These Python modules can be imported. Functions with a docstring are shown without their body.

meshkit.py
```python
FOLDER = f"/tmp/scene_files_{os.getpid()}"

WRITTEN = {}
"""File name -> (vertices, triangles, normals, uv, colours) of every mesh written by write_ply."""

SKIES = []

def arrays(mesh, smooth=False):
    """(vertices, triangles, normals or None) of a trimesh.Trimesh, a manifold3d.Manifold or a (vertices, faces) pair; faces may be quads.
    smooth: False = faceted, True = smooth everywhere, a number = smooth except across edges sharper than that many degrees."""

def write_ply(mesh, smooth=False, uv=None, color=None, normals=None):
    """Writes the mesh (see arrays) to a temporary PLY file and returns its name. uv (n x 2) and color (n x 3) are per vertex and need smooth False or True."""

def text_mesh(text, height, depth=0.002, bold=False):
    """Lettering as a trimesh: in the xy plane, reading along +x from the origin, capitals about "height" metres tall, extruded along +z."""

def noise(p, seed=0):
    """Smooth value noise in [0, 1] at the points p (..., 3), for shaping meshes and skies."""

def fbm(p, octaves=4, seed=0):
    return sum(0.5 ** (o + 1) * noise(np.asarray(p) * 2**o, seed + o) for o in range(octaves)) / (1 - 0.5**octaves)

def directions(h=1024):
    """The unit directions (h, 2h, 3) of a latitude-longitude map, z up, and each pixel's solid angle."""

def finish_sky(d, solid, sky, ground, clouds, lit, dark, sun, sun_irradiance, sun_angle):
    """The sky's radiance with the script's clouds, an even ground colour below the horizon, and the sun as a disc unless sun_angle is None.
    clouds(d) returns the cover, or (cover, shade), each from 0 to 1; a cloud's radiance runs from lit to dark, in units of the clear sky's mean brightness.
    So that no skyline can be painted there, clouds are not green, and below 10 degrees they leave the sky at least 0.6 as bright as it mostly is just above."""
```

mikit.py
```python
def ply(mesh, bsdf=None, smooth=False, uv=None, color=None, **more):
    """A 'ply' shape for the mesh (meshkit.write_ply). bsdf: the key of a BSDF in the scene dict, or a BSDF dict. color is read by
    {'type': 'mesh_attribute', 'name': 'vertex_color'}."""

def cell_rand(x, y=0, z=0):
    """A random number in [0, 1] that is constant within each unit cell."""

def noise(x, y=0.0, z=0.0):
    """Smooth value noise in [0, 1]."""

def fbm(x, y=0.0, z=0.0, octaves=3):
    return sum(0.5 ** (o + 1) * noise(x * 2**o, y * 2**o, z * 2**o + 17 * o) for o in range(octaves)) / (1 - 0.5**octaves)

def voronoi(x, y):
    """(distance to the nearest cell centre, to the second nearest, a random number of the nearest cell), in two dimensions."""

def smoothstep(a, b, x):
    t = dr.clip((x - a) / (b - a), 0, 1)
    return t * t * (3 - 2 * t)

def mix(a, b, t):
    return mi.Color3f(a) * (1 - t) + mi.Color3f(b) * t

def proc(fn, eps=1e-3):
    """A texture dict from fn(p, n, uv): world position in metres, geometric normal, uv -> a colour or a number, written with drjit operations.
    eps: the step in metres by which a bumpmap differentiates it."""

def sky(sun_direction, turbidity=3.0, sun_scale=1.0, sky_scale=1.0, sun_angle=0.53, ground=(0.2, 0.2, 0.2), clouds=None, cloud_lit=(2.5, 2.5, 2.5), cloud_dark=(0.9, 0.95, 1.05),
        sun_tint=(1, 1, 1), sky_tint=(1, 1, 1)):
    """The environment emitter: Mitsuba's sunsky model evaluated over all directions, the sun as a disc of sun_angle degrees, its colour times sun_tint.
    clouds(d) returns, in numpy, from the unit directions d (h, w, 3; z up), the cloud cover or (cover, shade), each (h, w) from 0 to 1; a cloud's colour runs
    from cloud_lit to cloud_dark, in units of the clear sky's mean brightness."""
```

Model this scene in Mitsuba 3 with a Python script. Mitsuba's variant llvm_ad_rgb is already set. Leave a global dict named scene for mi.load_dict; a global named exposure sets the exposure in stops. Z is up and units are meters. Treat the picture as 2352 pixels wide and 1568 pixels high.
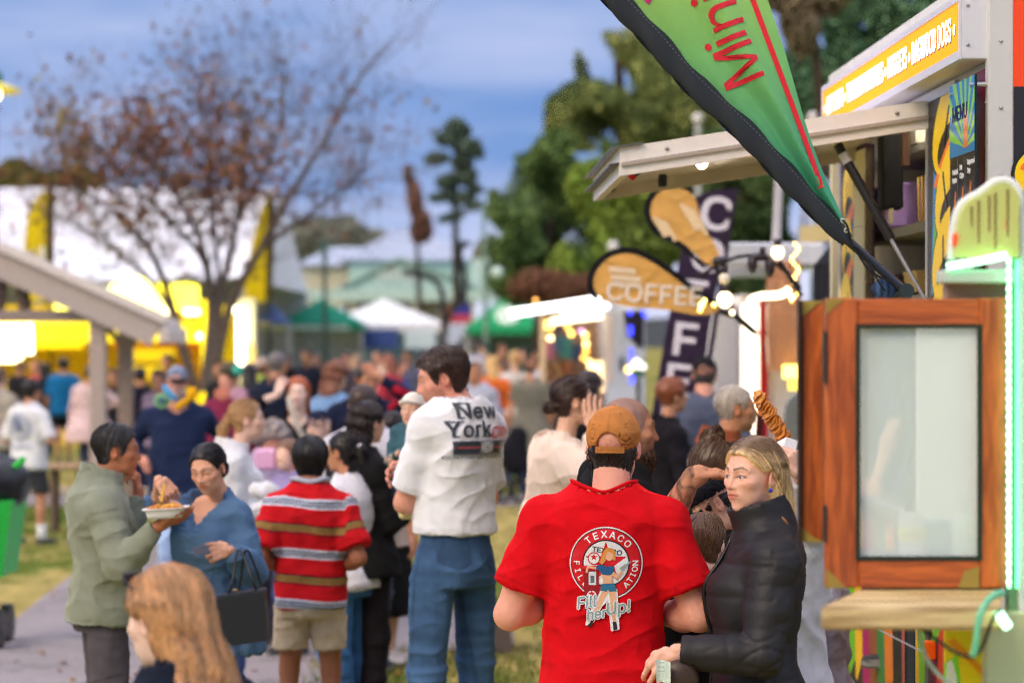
import math, random
import numpy as np, trimesh, mitsuba as mi, mikit, meshkit
import drjit as dr
from shapely.geometry import Polygon, box as sbox, LineString, Point
from shapely import affinity, ops
T = mi.ScalarTransform4f
scene, labels = {}, {}
# ---------------------------------------------------------------- camera, sky, exposure
FD, CAMZ = 5554.0, 1.95          # focal length in photograph units (2352 wide), eye height
FOC = 7.7
scene['camera'] = {'type': 'thinlens', 'fov': math.degrees(2 * math.atan(1176 / FD)), 'fov_axis': 'x',
                   'aperture_radius': 0.0178, 'focus_distance': FOC, 'near_clip': 0.1, 'far_clip': 3000.0,
                   'to_world': T().look_at(origin=[0, 0, CAMZ], target=[0, 10, CAMZ], up=[0, 0, 1])}
def at(x, y, Y):
    """the point at depth Y seen at x, y of the photograph (2352 x 1568)"""
    return np.array([(x - 1176) / FD * Y, Y, CAMZ - (y - 784) / FD * Y])
def cloud(d):
    el = np.degrees(np.arcsin(np.clip(d[..., 2], -1, 1)))
    az = np.arctan2(d[..., 0], d[..., 1])
    n = meshkit.fbm(np.stack([az * 4.0, el * 0.30, az * 0 + 3.3], -1), 4, 5)
    n2 = meshkit.fbm(np.stack([az * 11.0, el * 1.1, az * 0 + 1.3], -1), 4, 9)
    # a blue grey cloud bank over a paler, pinkish gap at the horizon; the deck thins and brightens overhead
    low = np.clip((4.4 - el) / 3.2, 0, 1) ** 1.3
    band = np.exp(-((el - 5.6 - 0.8 * (n - 0.5)) / 0.55) ** 2)
    shade = 0.86 + 0.55 * (n - 0.5) + 0.75 * (n2 - 0.5) - 0.62 * low + 0.20 * band - 0.95 * np.clip((el - 9) / 34, 0, 1)
    return np.ones_like(el), np.clip(shade, 0, 1)
scene['sky'] = mikit.sky((-0.55, -0.62, 0.62), turbidity=3, sun_scale=0.27, sun_angle=34, sky_scale=1.4,
                         clouds=cloud, cloud_lit=(1.42, 1.38, 1.62), cloud_dark=(0.25, 0.46, 0.95), sun_tint=(1.0, 0.97, 0.93))
exposure = 2.62
# ---------------------------------------------------------------- helpers
rng = np.random.default_rng(7)
def VC(rough=0.85, spec=0.3, **k):
    return {'type': 'twosided', 'b': {'type': 'principled', 'base_color': {'type': 'mesh_attribute', 'name': 'vertex_color'}, 'roughness': rough, 'specular': spec, **k}}
def creases(p, n, uv):
    q = p + 0.05 * mi.Vector3f(mikit.noise(p.x * 6, p.y * 6, p.z * 6), mikit.noise(p.x * 6 + 9, p.y * 6, p.z * 6), 0)
    a = 1 - dr.abs(2 * mikit.noise(q.x * 7 + q.z * 3, q.y * 7, q.z * 10 - q.x * 3) - 1); b = 1 - dr.abs(2 * mikit.noise(q.x * 19, q.y * 19, q.z * 17 + q.x * 6) - 1)
    return 0.0075 * a * a * a * a + 0.0022 * b * b * b + 0.0007 * mikit.noise(p.x * 130, p.y * 130, p.z * 130)
def pores(p, n, uv): return 0.0011 * mikit.noise(p.x * 150, p.y * 150, p.z * 150) + 0.0006 * mikit.noise(p.x * 420, p.y * 420, p.z * 420)
def bumpy(d, fn, eps): return {'type': 'twosided', 'b': {'type': 'bumpmap', 'height': mikit.proc(fn, eps), 'scale': 1.0, 'bsdf': d['b']}}
scene['cloth'] = bumpy(VC(0.92, 0.15, sheen=0.25), creases, 2e-3)
scene['skin'] = bumpy(VC(0.52, 0.36), pores, 1e-3)
scene['hairy'] = VC(0.42, 0.45)
scene['matte'] = VC(0.75, 0.3)
scene['satin'] = VC(0.38, 0.5)
scene['gloss'] = VC(0.12, 0.5)
scene['metal'] = {'type': 'twosided', 'b': {'type': 'principled', 'base_color': {'type': 'mesh_attribute', 'name': 'vertex_color'}, 'roughness': 0.32, 'metallic': 0.9}}
scene['leafy'] = {'type': 'twosided', 'b': {'type': 'diffuse', 'reflectance': {'type': 'mesh_attribute', 'name': 'vertex_color'}}}
def lin(*c):
    """sRGB 0..255 -> linear"""
    c = np.array(c[0] if len(c) == 1 else c, float) / 255
    return np.where(c <= 0.04045, c / 12.92, ((c + 0.055) / 1.055) ** 2.4)
def lt_(*c): return [float(x) for x in lin(*c)]
used = {}
def key_for(name):
    n = used.get(name, 0); used[name] = n + 1
    return name if n == 0 else f'{name}_{n:03d}'
def thing(name, label, cat, group=None):
    k = key_for(name); labels[k] = {'label': label, 'category': cat}
    if group: labels[k]['group'] = group
    return k
def put(key, mesh, color, bsdf='matte', smooth=False, emit=None, uv=None):
    """one entry of the scene; color: one colour or one per vertex"""
    if isinstance(mesh, (list,)):
        mesh = trimesh.util.concatenate(mesh)
    v = np.asarray(mesh.vertices); 
    c = np.asarray(color, float)
    if c.ndim == 1:
        if smooth is not False and smooth is not True:
            mesh = trimesh.graph.smooth_shade(mesh, angle=np.radians(smooth), facet_minarea=None); smooth = True; v = np.asarray(mesh.vertices)
        c = np.broadcast_to(c, (len(v), 3))
    d = mikit.ply(mesh, bsdf, smooth=smooth, color=c, uv=uv)
    if emit is not None:
        d['emitter'] = {'type': 'area', 'radiance': {'type': 'rgb', 'value': [0.44 * float(x) * max(1.0, max(emit)) ** -0.46 for x in emit]}}
    scene[key] = d
    return key
def part(parent, name, mesh, color, bsdf='matte', smooth=False, label=None, **more):
    k = key_for(parent + '__' + name)
    put(k, mesh, color, bsdf, smooth, **more)
    if label: labels[k] = {'label': label}
    return k
def solo(name, label, cat, mesh, color, bsdf='matte', smooth=False, group=None, **more):
    k = thing(name, label, cat, group)
    return put(k, mesh, color, bsdf, smooth, **more)
def struct(name, mesh, color, bsdf='matte', smooth=False):
    k = key_for(name); put(k, mesh, color, bsdf, smooth); labels[k] = {'kind': 'structure'}; return k
def cc(ms):
    return trimesh.util.concatenate([m for m in ms if m is not None])
def frame(origin, ex, ey, ez):
    M = np.eye(4); M[:3, 0], M[:3, 1], M[:3, 2], M[:3, 3] = ex, ey, ez, origin; return M
def bx(lo, hi, M=None, ch=0.0):
    """box from corner to corner, its edges chamfered by ch"""
    lo, hi = np.minimum(lo, hi).astype(float), np.maximum(lo, hi).astype(float)
    if ch > 0:
        pts = []
        for sx in (0, 1):
            for sy in (0, 1):
                for sz in (0, 1):
                    for k in range(3):
                        s = np.array([sx, sy, sz]); q = np.where(s, hi - ch, lo + ch); q[k] = hi[k] if s[k] else lo[k]; pts.append(q)
        m = trimesh.Trimesh(np.array(pts), process=False).convex_hull
    else:
        m = trimesh.creation.box(extents=hi - lo); m.apply_translation((lo + hi) / 2)
    if M is not None: m.apply_transform(M)
    return m
def norm(v):
    v = np.asarray(v, float); return v / (np.linalg.norm(v, axis=-1, keepdims=True) + 1e-12)
def tube(pts, r, n=10, cap=True):
    p = np.asarray(pts, float); r = np.broadcast_to(np.asarray(r, float), (len(p),))
    t = norm(np.gradient(p, axis=0)); a = np.zeros_like(p)
    a[0] = norm(np.cross(t[0], [0, 0, 1.0] if abs(t[0][2]) < 0.9 else [1.0, 0, 0]))
    for i in range(1, len(p)): a[i] = norm(a[i - 1] - t[i] * (a[i - 1] @ t[i]))
    b = np.cross(t, a); ang = np.arange(n) * 2 * np.pi / n
    v = p[:, None] + r[:, None, None] * (np.cos(ang)[None, :, None] * a[:, None] + np.sin(ang)[None, :, None] * b[:, None])
    v = v.reshape(-1, 3); i, j = np.meshgrid(np.arange(len(p) - 1), np.arange(n), indexing='ij')
    q = np.stack([i * n + j, i * n + (j + 1) % n, (i + 1) * n + (j + 1) % n, (i + 1) * n + j], -1).reshape(-1, 4)
    f = np.vstack([q[:, [0, 1, 2]], q[:, [0, 2, 3]]])
    if cap:
        k = len(v); v = np.vstack([v, p[0], p[-1]]); j = np.arange(n); e = (len(p) - 1) * n
        f = np.vstack([f, np.stack([j * 0 + k, (j + 1) % n, j], 1), np.stack([j * 0 + k + 1, e + j, e + (j + 1) % n], 1)])
    return trimesh.Trimesh(v, f, process=False)
def rod(a, b, r, n=10): return tube([a, (np.array(a) + b) / 2, b], r, n)
def extr(poly, depth, M=None):
    gs = [g for g in getattr(poly, 'geoms', [poly]) if g.geom_type == 'Polygon' and g.area > 1e-9]
    m = cc([trimesh.creation.extrude_polygon(g, depth, engine='earcut') for g in gs])
    if M is not None: m.apply_transform(M)
    return m
def ball(c, r, sub=2, scale=(1, 1, 1)):
    m = trimesh.creation.icosphere(subdivisions=sub, radius=1.0); m.apply_scale(np.array(scale, float) * r); m.apply_translation(c); return m
def sheet(fn, nu, nv):
    """grid surface fn(u, v) -> points, u and v from 0 to 1"""
    u, v = np.meshgrid(np.linspace(0, 1, nu), np.linspace(0, 1, nv), indexing='ij')
    P = fn(u.ravel(), v.ravel()); i, j = np.meshgrid(np.arange(nu - 1), np.arange(nv - 1), indexing='ij')
    q = np.stack([i * nv + j, (i + 1) * nv + j, (i + 1) * nv + j + 1, i * nv + j + 1], -1).reshape(-1, 4)
    return trimesh.Trimesh(P, np.vstack([q[:, [0, 1, 2]], q[:, [0, 2, 3]]]), process=False)
def smoothpts(pts, n=40, closed=False):
    from scipy.interpolate import CubicSpline
    p = np.asarray(pts, float)
    if closed: p = np.vstack([p, p[:1]])
    t = np.r_[0, np.cumsum(np.linalg.norm(np.diff(p, axis=0), axis=1))]
    return CubicSpline(t, p, bc_type='periodic' if closed else 'not-a-knot')(np.linspace(0, t[-1], n))
nz = meshkit.noise
_KR = np.random.default_rng(11)
_KV = norm(_KR.normal(size=(6, 3))).astype(np.float32); _KW = norm(_KR.normal(size=(6, 3))).astype(np.float32); _KP = (_KR.random((6, 2)) * 6.28).astype(np.float32)
def sn(p, s=0, n=4):
    """quick smooth noise from warped sines, about -1 to 1, one swing per unit"""
    p = np.asarray(p, np.float32) * 3.1; o = 0
    for i in range(n):
        o = o + np.sin(p @ _KV[i] * (1 + 0.23 * i) + _KP[i, 0] + s * (1.7 + i) + 1.4 * np.sin(p @ _KW[i] * 0.8 + _KP[i, 1] + s * 2.3))
    return o / (0.75 * n)
# ---------------------------------------------------------------- distance fields and their surfaces
def smin(a, b, k):
    h = np.clip(0.5 + 0.5 * (b - a) / k, 0, 1); return b + (a - b) * h - k * h * (1 - h)
def smax(a, b, k): return -smin(-a, -b, k)
def L2(q): return np.sqrt(np.einsum('ij,ij->i', q, q))
def cap(p, a, b, ra, rb):
    a, b = np.asarray(a, float), np.asarray(b, float); ab = b - a
    q = p - a.astype(p.dtype); ab = ab.astype(p.dtype)
    t = np.clip((q @ ab) / (ab @ ab + 1e-12), 0, 1)
    q -= t[:, None] * ab
    return L2(q) - (ra + (rb - ra) * t)
def ell(p, c, r):
    r = np.asarray(r, p.dtype); q = (p - np.asarray(c, p.dtype)) / r
    k0 = L2(q); k1 = L2(q / r) + 1e-9
    return k0 * (k0 - 1) / k1
def loft(p, knots, e=2.3):
    """stack of rounded sections: rows (z, half width, front depth, back depth, y centre)"""
    K = np.asarray(knots, float)
    from scipy.interpolate import PchipInterpolator
    zz = np.linspace(K[0, 0], K[-1, 0], 60); S = PchipInterpolator(K[:, 0], K[:, 1:])(zz)
    z = np.clip(p[:, 2], K[0, 0], K[-1, 0])
    a, f, b, c = (np.interp(z, zz, S[:, i]) for i in range(4))
    y = p[:, 1] - c; d = np.where(y > 0, f, b)
    rho = (np.abs(p[:, 0] / a) ** e + np.abs(y / d) ** e) ** (1 / e)
    s = (rho - 1) * np.minimum(a, d)
    return np.maximum(s, np.maximum(K[0, 0] - p[:, 2], p[:, 2] - K[-1, 0]))
def surf(fn, lo, hi, h, steps=1):
    """surface nets of fn = 0 in the box, worked out only near the surface"""
    lo, hi = np.asarray(lo, float), np.asarray(hi, float); B = 6; fn0 = fn; fn = lambda p: fn0(p.astype(np.float32))
    nb = np.maximum(1, np.ceil((hi - lo) / (B * h)).astype(int)); n = nb * B + 1
    ci = np.stack(np.meshgrid(*[np.arange(k) for k in nb], indexing='ij'), -1).reshape(-1, 3)
    cen = lo + (ci + 0.5) * B * h; dc = fn(cen)
    D = np.repeat(np.repeat(np.repeat(dc.reshape(nb), B, 0), B, 1), B, 2)
    D = np.pad(D, ((0, 1),) * 3, mode='edge')
    near = np.abs(dc) < B * h * 0.87 * 1.35 + h * 1.5
    o = np.stack(np.meshgrid(*[np.arange(B + 1)] * 3, indexing='ij'), -1).reshape(-1, 3)
    ids = (ci[near][:, None] * B + o[None]).reshape(-1, 3)
    flat = np.unique((ids[:, 0] * n[1] + ids[:, 1]) * n[2] + ids[:, 2])
    ii = np.stack([flat // (n[1] * n[2]), flat // n[2] % n[1], flat % n[2]], 1)
    D[ii[:, 0], ii[:, 1], ii[:, 2]] = fn(lo + ii * h)
    s = D < 0
    c8 = [(i, j, k) for i in (0, 1) for j in (0, 1) for k in (0, 1)]
    cnt = sum(s[i:n[0] - 1 + i, j:n[1] - 1 + j, k:n[2] - 1 + k].astype(np.int8) for i, j, k in c8)
    act = np.argwhere((cnt > 0) & (cnt < 8))
    if len(act) == 0: raise ValueError('empty surface')
    val = np.stack([D[act[:, 0] + i, act[:, 1] + j, act[:, 2] + k] for i, j, k in c8], 1)
    C = np.array(c8, float); acc = np.zeros((len(act), 3)); num = np.zeros(len(act))
    for a in range(8):
        for b in range(a + 1, 8):
            if np.abs(C[a] - C[b]).sum() == 1:
                x = (val[:, a] < 0) != (val[:, b] < 0)
                t = np.where(x, val[:, a] / np.where(x, val[:, a] - val[:, b], 1), 0)
                acc += np.where(x[:, None], C[a] + t[:, None] * (C[b] - C[a]), 0); num += x
    V = lo + (act + acc / num[:, None]) * h
    idx = np.full(tuple(n - 1), -1, np.int64); idx[act[:, 0], act[:, 1], act[:, 2]] = np.arange(len(act))
    F = []
    for ax in range(3):
        u, w = (ax + 1) % 3, (ax + 2) % 3
        sl = [slice(None)] * 3; sl2 = [slice(None)] * 3; sl[ax] = slice(0, n[ax] - 1); sl2[ax] = slice(1, n[ax])
        e = np.argwhere(s[tuple(sl)] != s[tuple(sl2)])
        e = e[(e[:, u] > 0) & (e[:, w] > 0) & (e[:, u] < n[u] - 1) & (e[:, w] < n[w] - 1)]
        if not len(e): continue
        first = s[e[:, 0], e[:, 1], e[:, 2]]
        q = []
        for du, dw in ((1, 1), (0, 1), (0, 0), (1, 0)):
            g = e.copy(); g[:, u] -= du; g[:, w] -= dw; q.append(idx[g[:, 0], g[:, 1], g[:, 2]])
        q = np.stack(q, 1); q = np.where(first[:, None], q, q[:, ::-1]); q = q[(q >= 0).all(1)]
        F.append(q)
    F = np.vstack(F); F = np.vstack([F[:, [0, 1, 2]], F[:, [0, 2, 3]]])
    for _ in range(steps):
        g, d = grad(fn0, V, h * 0.3)
        V = V - np.clip(d / np.maximum((g * g).sum(1), 0.25), -h * 0.6, h * 0.6)[:, None] * g
    return trimesh.Trimesh(V, F, process=False)
def grad(fn, p, e=1e-3):
    d = fn(p); g = np.stack([(fn(p + np.eye(3)[i] * e) - d) / e for i in range(3)], 1); return g, d
def trace(fn, o, dirn, n=40, far=2.0):
    """from points o march along dirn until fn = 0"""
    t = np.zeros(len(o)); dirn = np.asarray(dirn, float)
    for _ in range(n):
        t += np.clip(fn(o + t[:, None] * dirn), -0.05, 0.05) * 0.8
    return o + t[:, None] * dirn
# ---------------------------------------------------------------- people: one field for the body, one for each garment
def rotz(a): a = math.radians(a); return np.array([[math.cos(a), -math.sin(a), 0], [math.sin(a), math.cos(a), 0], [0, 0, 1]])
def rotx(a): a = math.radians(a); return np.array([[1, 0, 0], [0, math.cos(a), -math.sin(a)], [0, math.sin(a), math.cos(a)]])
def roty(a): a = math.radians(a); return np.array([[math.cos(a), 0, math.sin(a)], [0, 1, 0], [-math.sin(a), 0, math.cos(a)]])
SKIN = {'fair': lin(232, 190, 170), 'pale': lin(238, 205, 190), 'tan': lin(196, 140, 108), 'olive': lin(206, 158, 126), 'brown': lin(160, 105, 78), 'ruddy': lin(222, 160, 138), 'light': lin(226, 182, 156)}
def head_sdf(p, sex, detail, jaw=1.0, nose=1.0, lid=1.0):
    """p in head units: x right, y forward, z up, the ears near the origin, chin at -0.115, crown at 0.12"""
    f = sex != 'm'
    q = p.copy(); q[:, 0] = np.abs(q[:, 0])
    d = ell(p, (0, -0.014, 0.036), (0.0755, 0.097, 0.084))
    d = smin(d, ell(p, (0, 0.030, -0.020), (0.063, 0.066, 0.080)), 0.03)
    d = smin(d, ell(p, (0, 0.034, -0.068), ((0.048 if f else 0.054) * jaw, 0.050, 0.042)), 0.028)
    d = smin(d, cap(p, (0, -0.020, -0.05), (0, -0.048, -0.20), 0.050 if f else 0.059, 0.053 if f else 0.066), 0.022)
    if detail == 0:
        d = smin(d, cap(p, (0, 0.088, 0.01), (0, 0.107, -0.027), 0.007, 0.012), 0.012)
        return smin(d, ell(q, (0.078, -0.010, -0.006), (0.011, 0.02, 0.032)), 0.008)
    d = smin(d, ell(p, (0, 0.068, -0.098), (0.018, 0.018, 0.014)), 0.022)
    d = smin(d, cap(q, (0.012, 0.087, 0.028), (0.048, 0.066, 0.026), 0.006 if f else 0.009, 0.007), 0.02)
    d = smin(d, ell(q, (0.044, 0.058, -0.016), (0.022, 0.022, 0.018)), 0.022)
    d = smax(d, -ell(q, (0.032, 0.101, 0.006), (0.021, 0.020, 0.013)), 0.016)
    # eyelids with their opening
    e = L2(q - np.array([0.032, 0.0725, 0.005], q.dtype)) - 0.0158
    d = smin(d, e, 0.006)
    slit = ell(q, (0.0325, 0.092, 0.0035 - 0.003 * (1 - lid)), (0.0140, 0.016, 0.0054 * lid)) 
    d = smax(d, -slit, 0.003)
    # nose
    n = cap(p, (0, 0.086, 0.020), (0, 0.086 + 0.021 * nose, -0.026), 0.0065, 0.0098)
    n = smin(n, ell(q, (0.0115, 0.094, -0.029), (0.0085, 0.011, 0.0075)), 0.006)
    n = smax(n, -ell(q, (0.0075, 0.1005, -0.038), (0.0042, 0.006, 0.005)), 0.003)
    d = smin(d, n, 0.012)
    # mouth
    d = smin(d, ell(p, (0, 0.078, -0.055), (0.028, 0.017, 0.020)), 0.016)
    d = smin(d, ell(p, (0, 0.0898, -0.0515), (0.0235, 0.008, 0.0052)), 0.005)
    d = smin(d, ell(p, (0, 0.0885, -0.0632), (0.0200, 0.0085, 0.0062)), 0.005)
    d = smax(d, -ell(p, (0, 0.101, -0.0572), (0.026, 0.010, 0.0016)), 0.0025)
    # ears
    R = rotz(18); r = q - np.array([0.074, -0.012, -0.004]); r = r @ rotx(-12).T
    ear = ell(r @ R.T, (0.006, 0, 0), (0.0075, 0.0195, 0.032))
    ear = smax(ear, -ell(r @ R.T, (0.0145, 0.003, 0.003), (0.008, 0.012, 0.020)), 0.004)
    return smin(d, ear, 0.005)
def head_color(p, base, sex, makeup=0.0, stubble=None, brow=(0.03, 0.02, 0.015), browz=0.0, browt=1.0):
    q = p.copy(); q[:, 0] = np.abs(q[:, 0]); n = len(p)
    c = np.tile(base, (n, 1)) * (1 + 0.10 * (nz(p * 70)[:, None] - 0.5))
    def put_(m, col, k): c[:] = c * (1 - (k * m)[:, None]) + np.asarray(col) * (k * m)[:, None]
    g = lambda ctr, s: np.exp(-(((q - np.array(ctr)) / np.array(s)) ** 2).sum(1))
    put_(g((0.048, 0.07, -0.022), (0.022, 0.04, 0.018)), base * np.array([1.03, 0.68, 0.66]), 0.36)
    put_(g((0, 0.11, -0.025), (0.014, 0.03, 0.014)), base * np.array([1.0, 0.66, 0.62]), 0.45)
    put_(g((0.08, -0.012, -0.004), (0.016, 0.025, 0.034)), base * np.array([1.0, 0.66, 0.62]), 0.45)
    lip = np.clip(1.4 - np.maximum(np.abs(q[:, 0]) / 0.026, 0) ** 2 - ((p[:, 2] + 0.0575 + 0.0015 * np.cos(q[:, 0] * 160)) / 0.0115) ** 2, 0, 1) * (p[:, 1] > 0.06)
    put_(lip, base * np.array([0.80, 0.36, 0.36]) if sex != 'm' else base * np.array([0.78, 0.46, 0.43]), 0.8)
    put_(np.exp(-((p[:, 2] + 0.0572) / 0.0018) ** 2) * (q[:, 0] < 0.026) * (p[:, 1] > 0.06), base * 0.16, 0.8)
    bz = 0.0300 + browz + 0.006 * np.clip((q[:, 0] - 0.012) / 0.024, 0, 1) - 0.009 * np.clip((q[:, 0] - 0.038) / 0.018, 0, 1)
    bw = (0.0046 - 0.0025 * np.clip((q[:, 0] - 0.03) / 0.025, 0, 1)) * browt
    put_(np.exp(-((p[:, 2] - bz) / bw) ** 4) * (q[:, 0] > 0.011) * (q[:, 0] < 0.054) * (p[:, 1] > 0.03), brow, 0.88)
    # lid line and the shade of the lashes
    er = (q - np.array([0.0325, 0.0, 0.0035])); rr = np.sqrt((er[:, 0] / 0.0155) ** 2 + (er[:, 2] / 0.0066) ** 2)
    put_(np.exp(-((rr - 1.0) / 0.30) ** 2) * (er[:, 2] > -0.002) * (p[:, 1] > 0.05), np.array([0.02, 0.013, 0.012]), 0.55 + 0.4 * makeup)
    put_(np.exp(-((rr - 1.25) / 0.5) ** 2) * (p[:, 1] > 0.04), base * np.array([0.72, 0.52, 0.48]), 0.22)
    if stubble is not None:
        s, k = stubble
        m = np.clip((-0.022 - p[:, 2]) / 0.02, 0, 1) * np.clip((p[:, 1] + 0.005) / 0.02, 0, 1) * np.clip((p[:, 2] + 0.14) / 0.03, 0, 1)
        m = m * (1 - lip) * (1 - g((0.046, 0.08, -0.03), (0.018, 0.04, 0.02))) * (1 - 0.9 * g((0, 0.1, -0.03), (0.017, 0.03, 0.012)))
        put_(m * (0.6 + 0.4 * nz(p * 300)), s, k)
    return c
def hairline(q, back=-0.080, front=0.072, side=-0.012):
    """height above which hair grows, over y"""
    return np.interp(q[:, 1], [-0.13, -0.055, -0.036, -0.026, -0.006, 0.010, 0.024, 0.034, 0.050, 0.068, 0.082, 0.12],
                     [back, back + 0.004, back + 0.012, 0.005, 0.031, 0.026, side, side + 0.012, 0.040, front - 0.008, front, front + 0.004])
def hand_prims(W, d, n, left, L, curl, spread=1.0, thumb=0.5):
    """capsules of a hand: wrist W, finger direction d, palm normal n"""
    d = norm(d); n = norm(n - d * (np.dot(n, d))); s = np.cross(d, n) * (-1 if left else 1)
    P = []; K = []
    offs = np.array([0.205, 0.07, -0.068, -0.20]) * L; kn = np.array([0.47, 0.495, 0.475, 0.435]) * L; fl = np.array([0.40, 0.45, 0.42, 0.33]) * L
    for i in range(4):
        b = W + s * offs[i] * 0.62 + d * 0.10 * L; k = W + d * kn[i] + s * offs[i] * 1.06
        P.append((b, k, 0.068 * L, 0.060 * L)); 
        a, c = 0.0, curl[i] if np.ndim(curl) else curl
        q = k; fd = norm(d + s * offs[i] / L * 0.35 * spread); r = 0.049 * L
        for j, fr in enumerate((0.46, 0.30, 0.24)):
            a += c * (0.85, 1.1, 0.7)[j]; dirn = fd * math.cos(a) + n * math.sin(a)
            e = q + dirn * fl[i] * fr; P.append((q, e, r, r * 0.9)); q, r = e, r * 0.9
    t0 = W + d * 0.13 * L + s * 0.14 * L; t1 = t0 + (d * 0.55 + s * (0.62 - 0.3 * thumb) + n * 0.42 * thumb) * 0.26 * L
    t2 = t1 + norm(d * (0.85) + s * (0.34 - 0.45 * thumb) + n * 0.55 * thumb) * 0.19 * L; t3 = t2 + norm(d * 0.9 + s * (0.1 - 0.5 * thumb) + n * 0.5 * thumb) * 0.15 * L
    P += [(t0, t1, 0.085 * L, 0.066 * L), (t1, t2, 0.062 * L, 0.055 * L), (t2, t3, 0.055 * L, 0.046 * L)]
    return P
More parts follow.
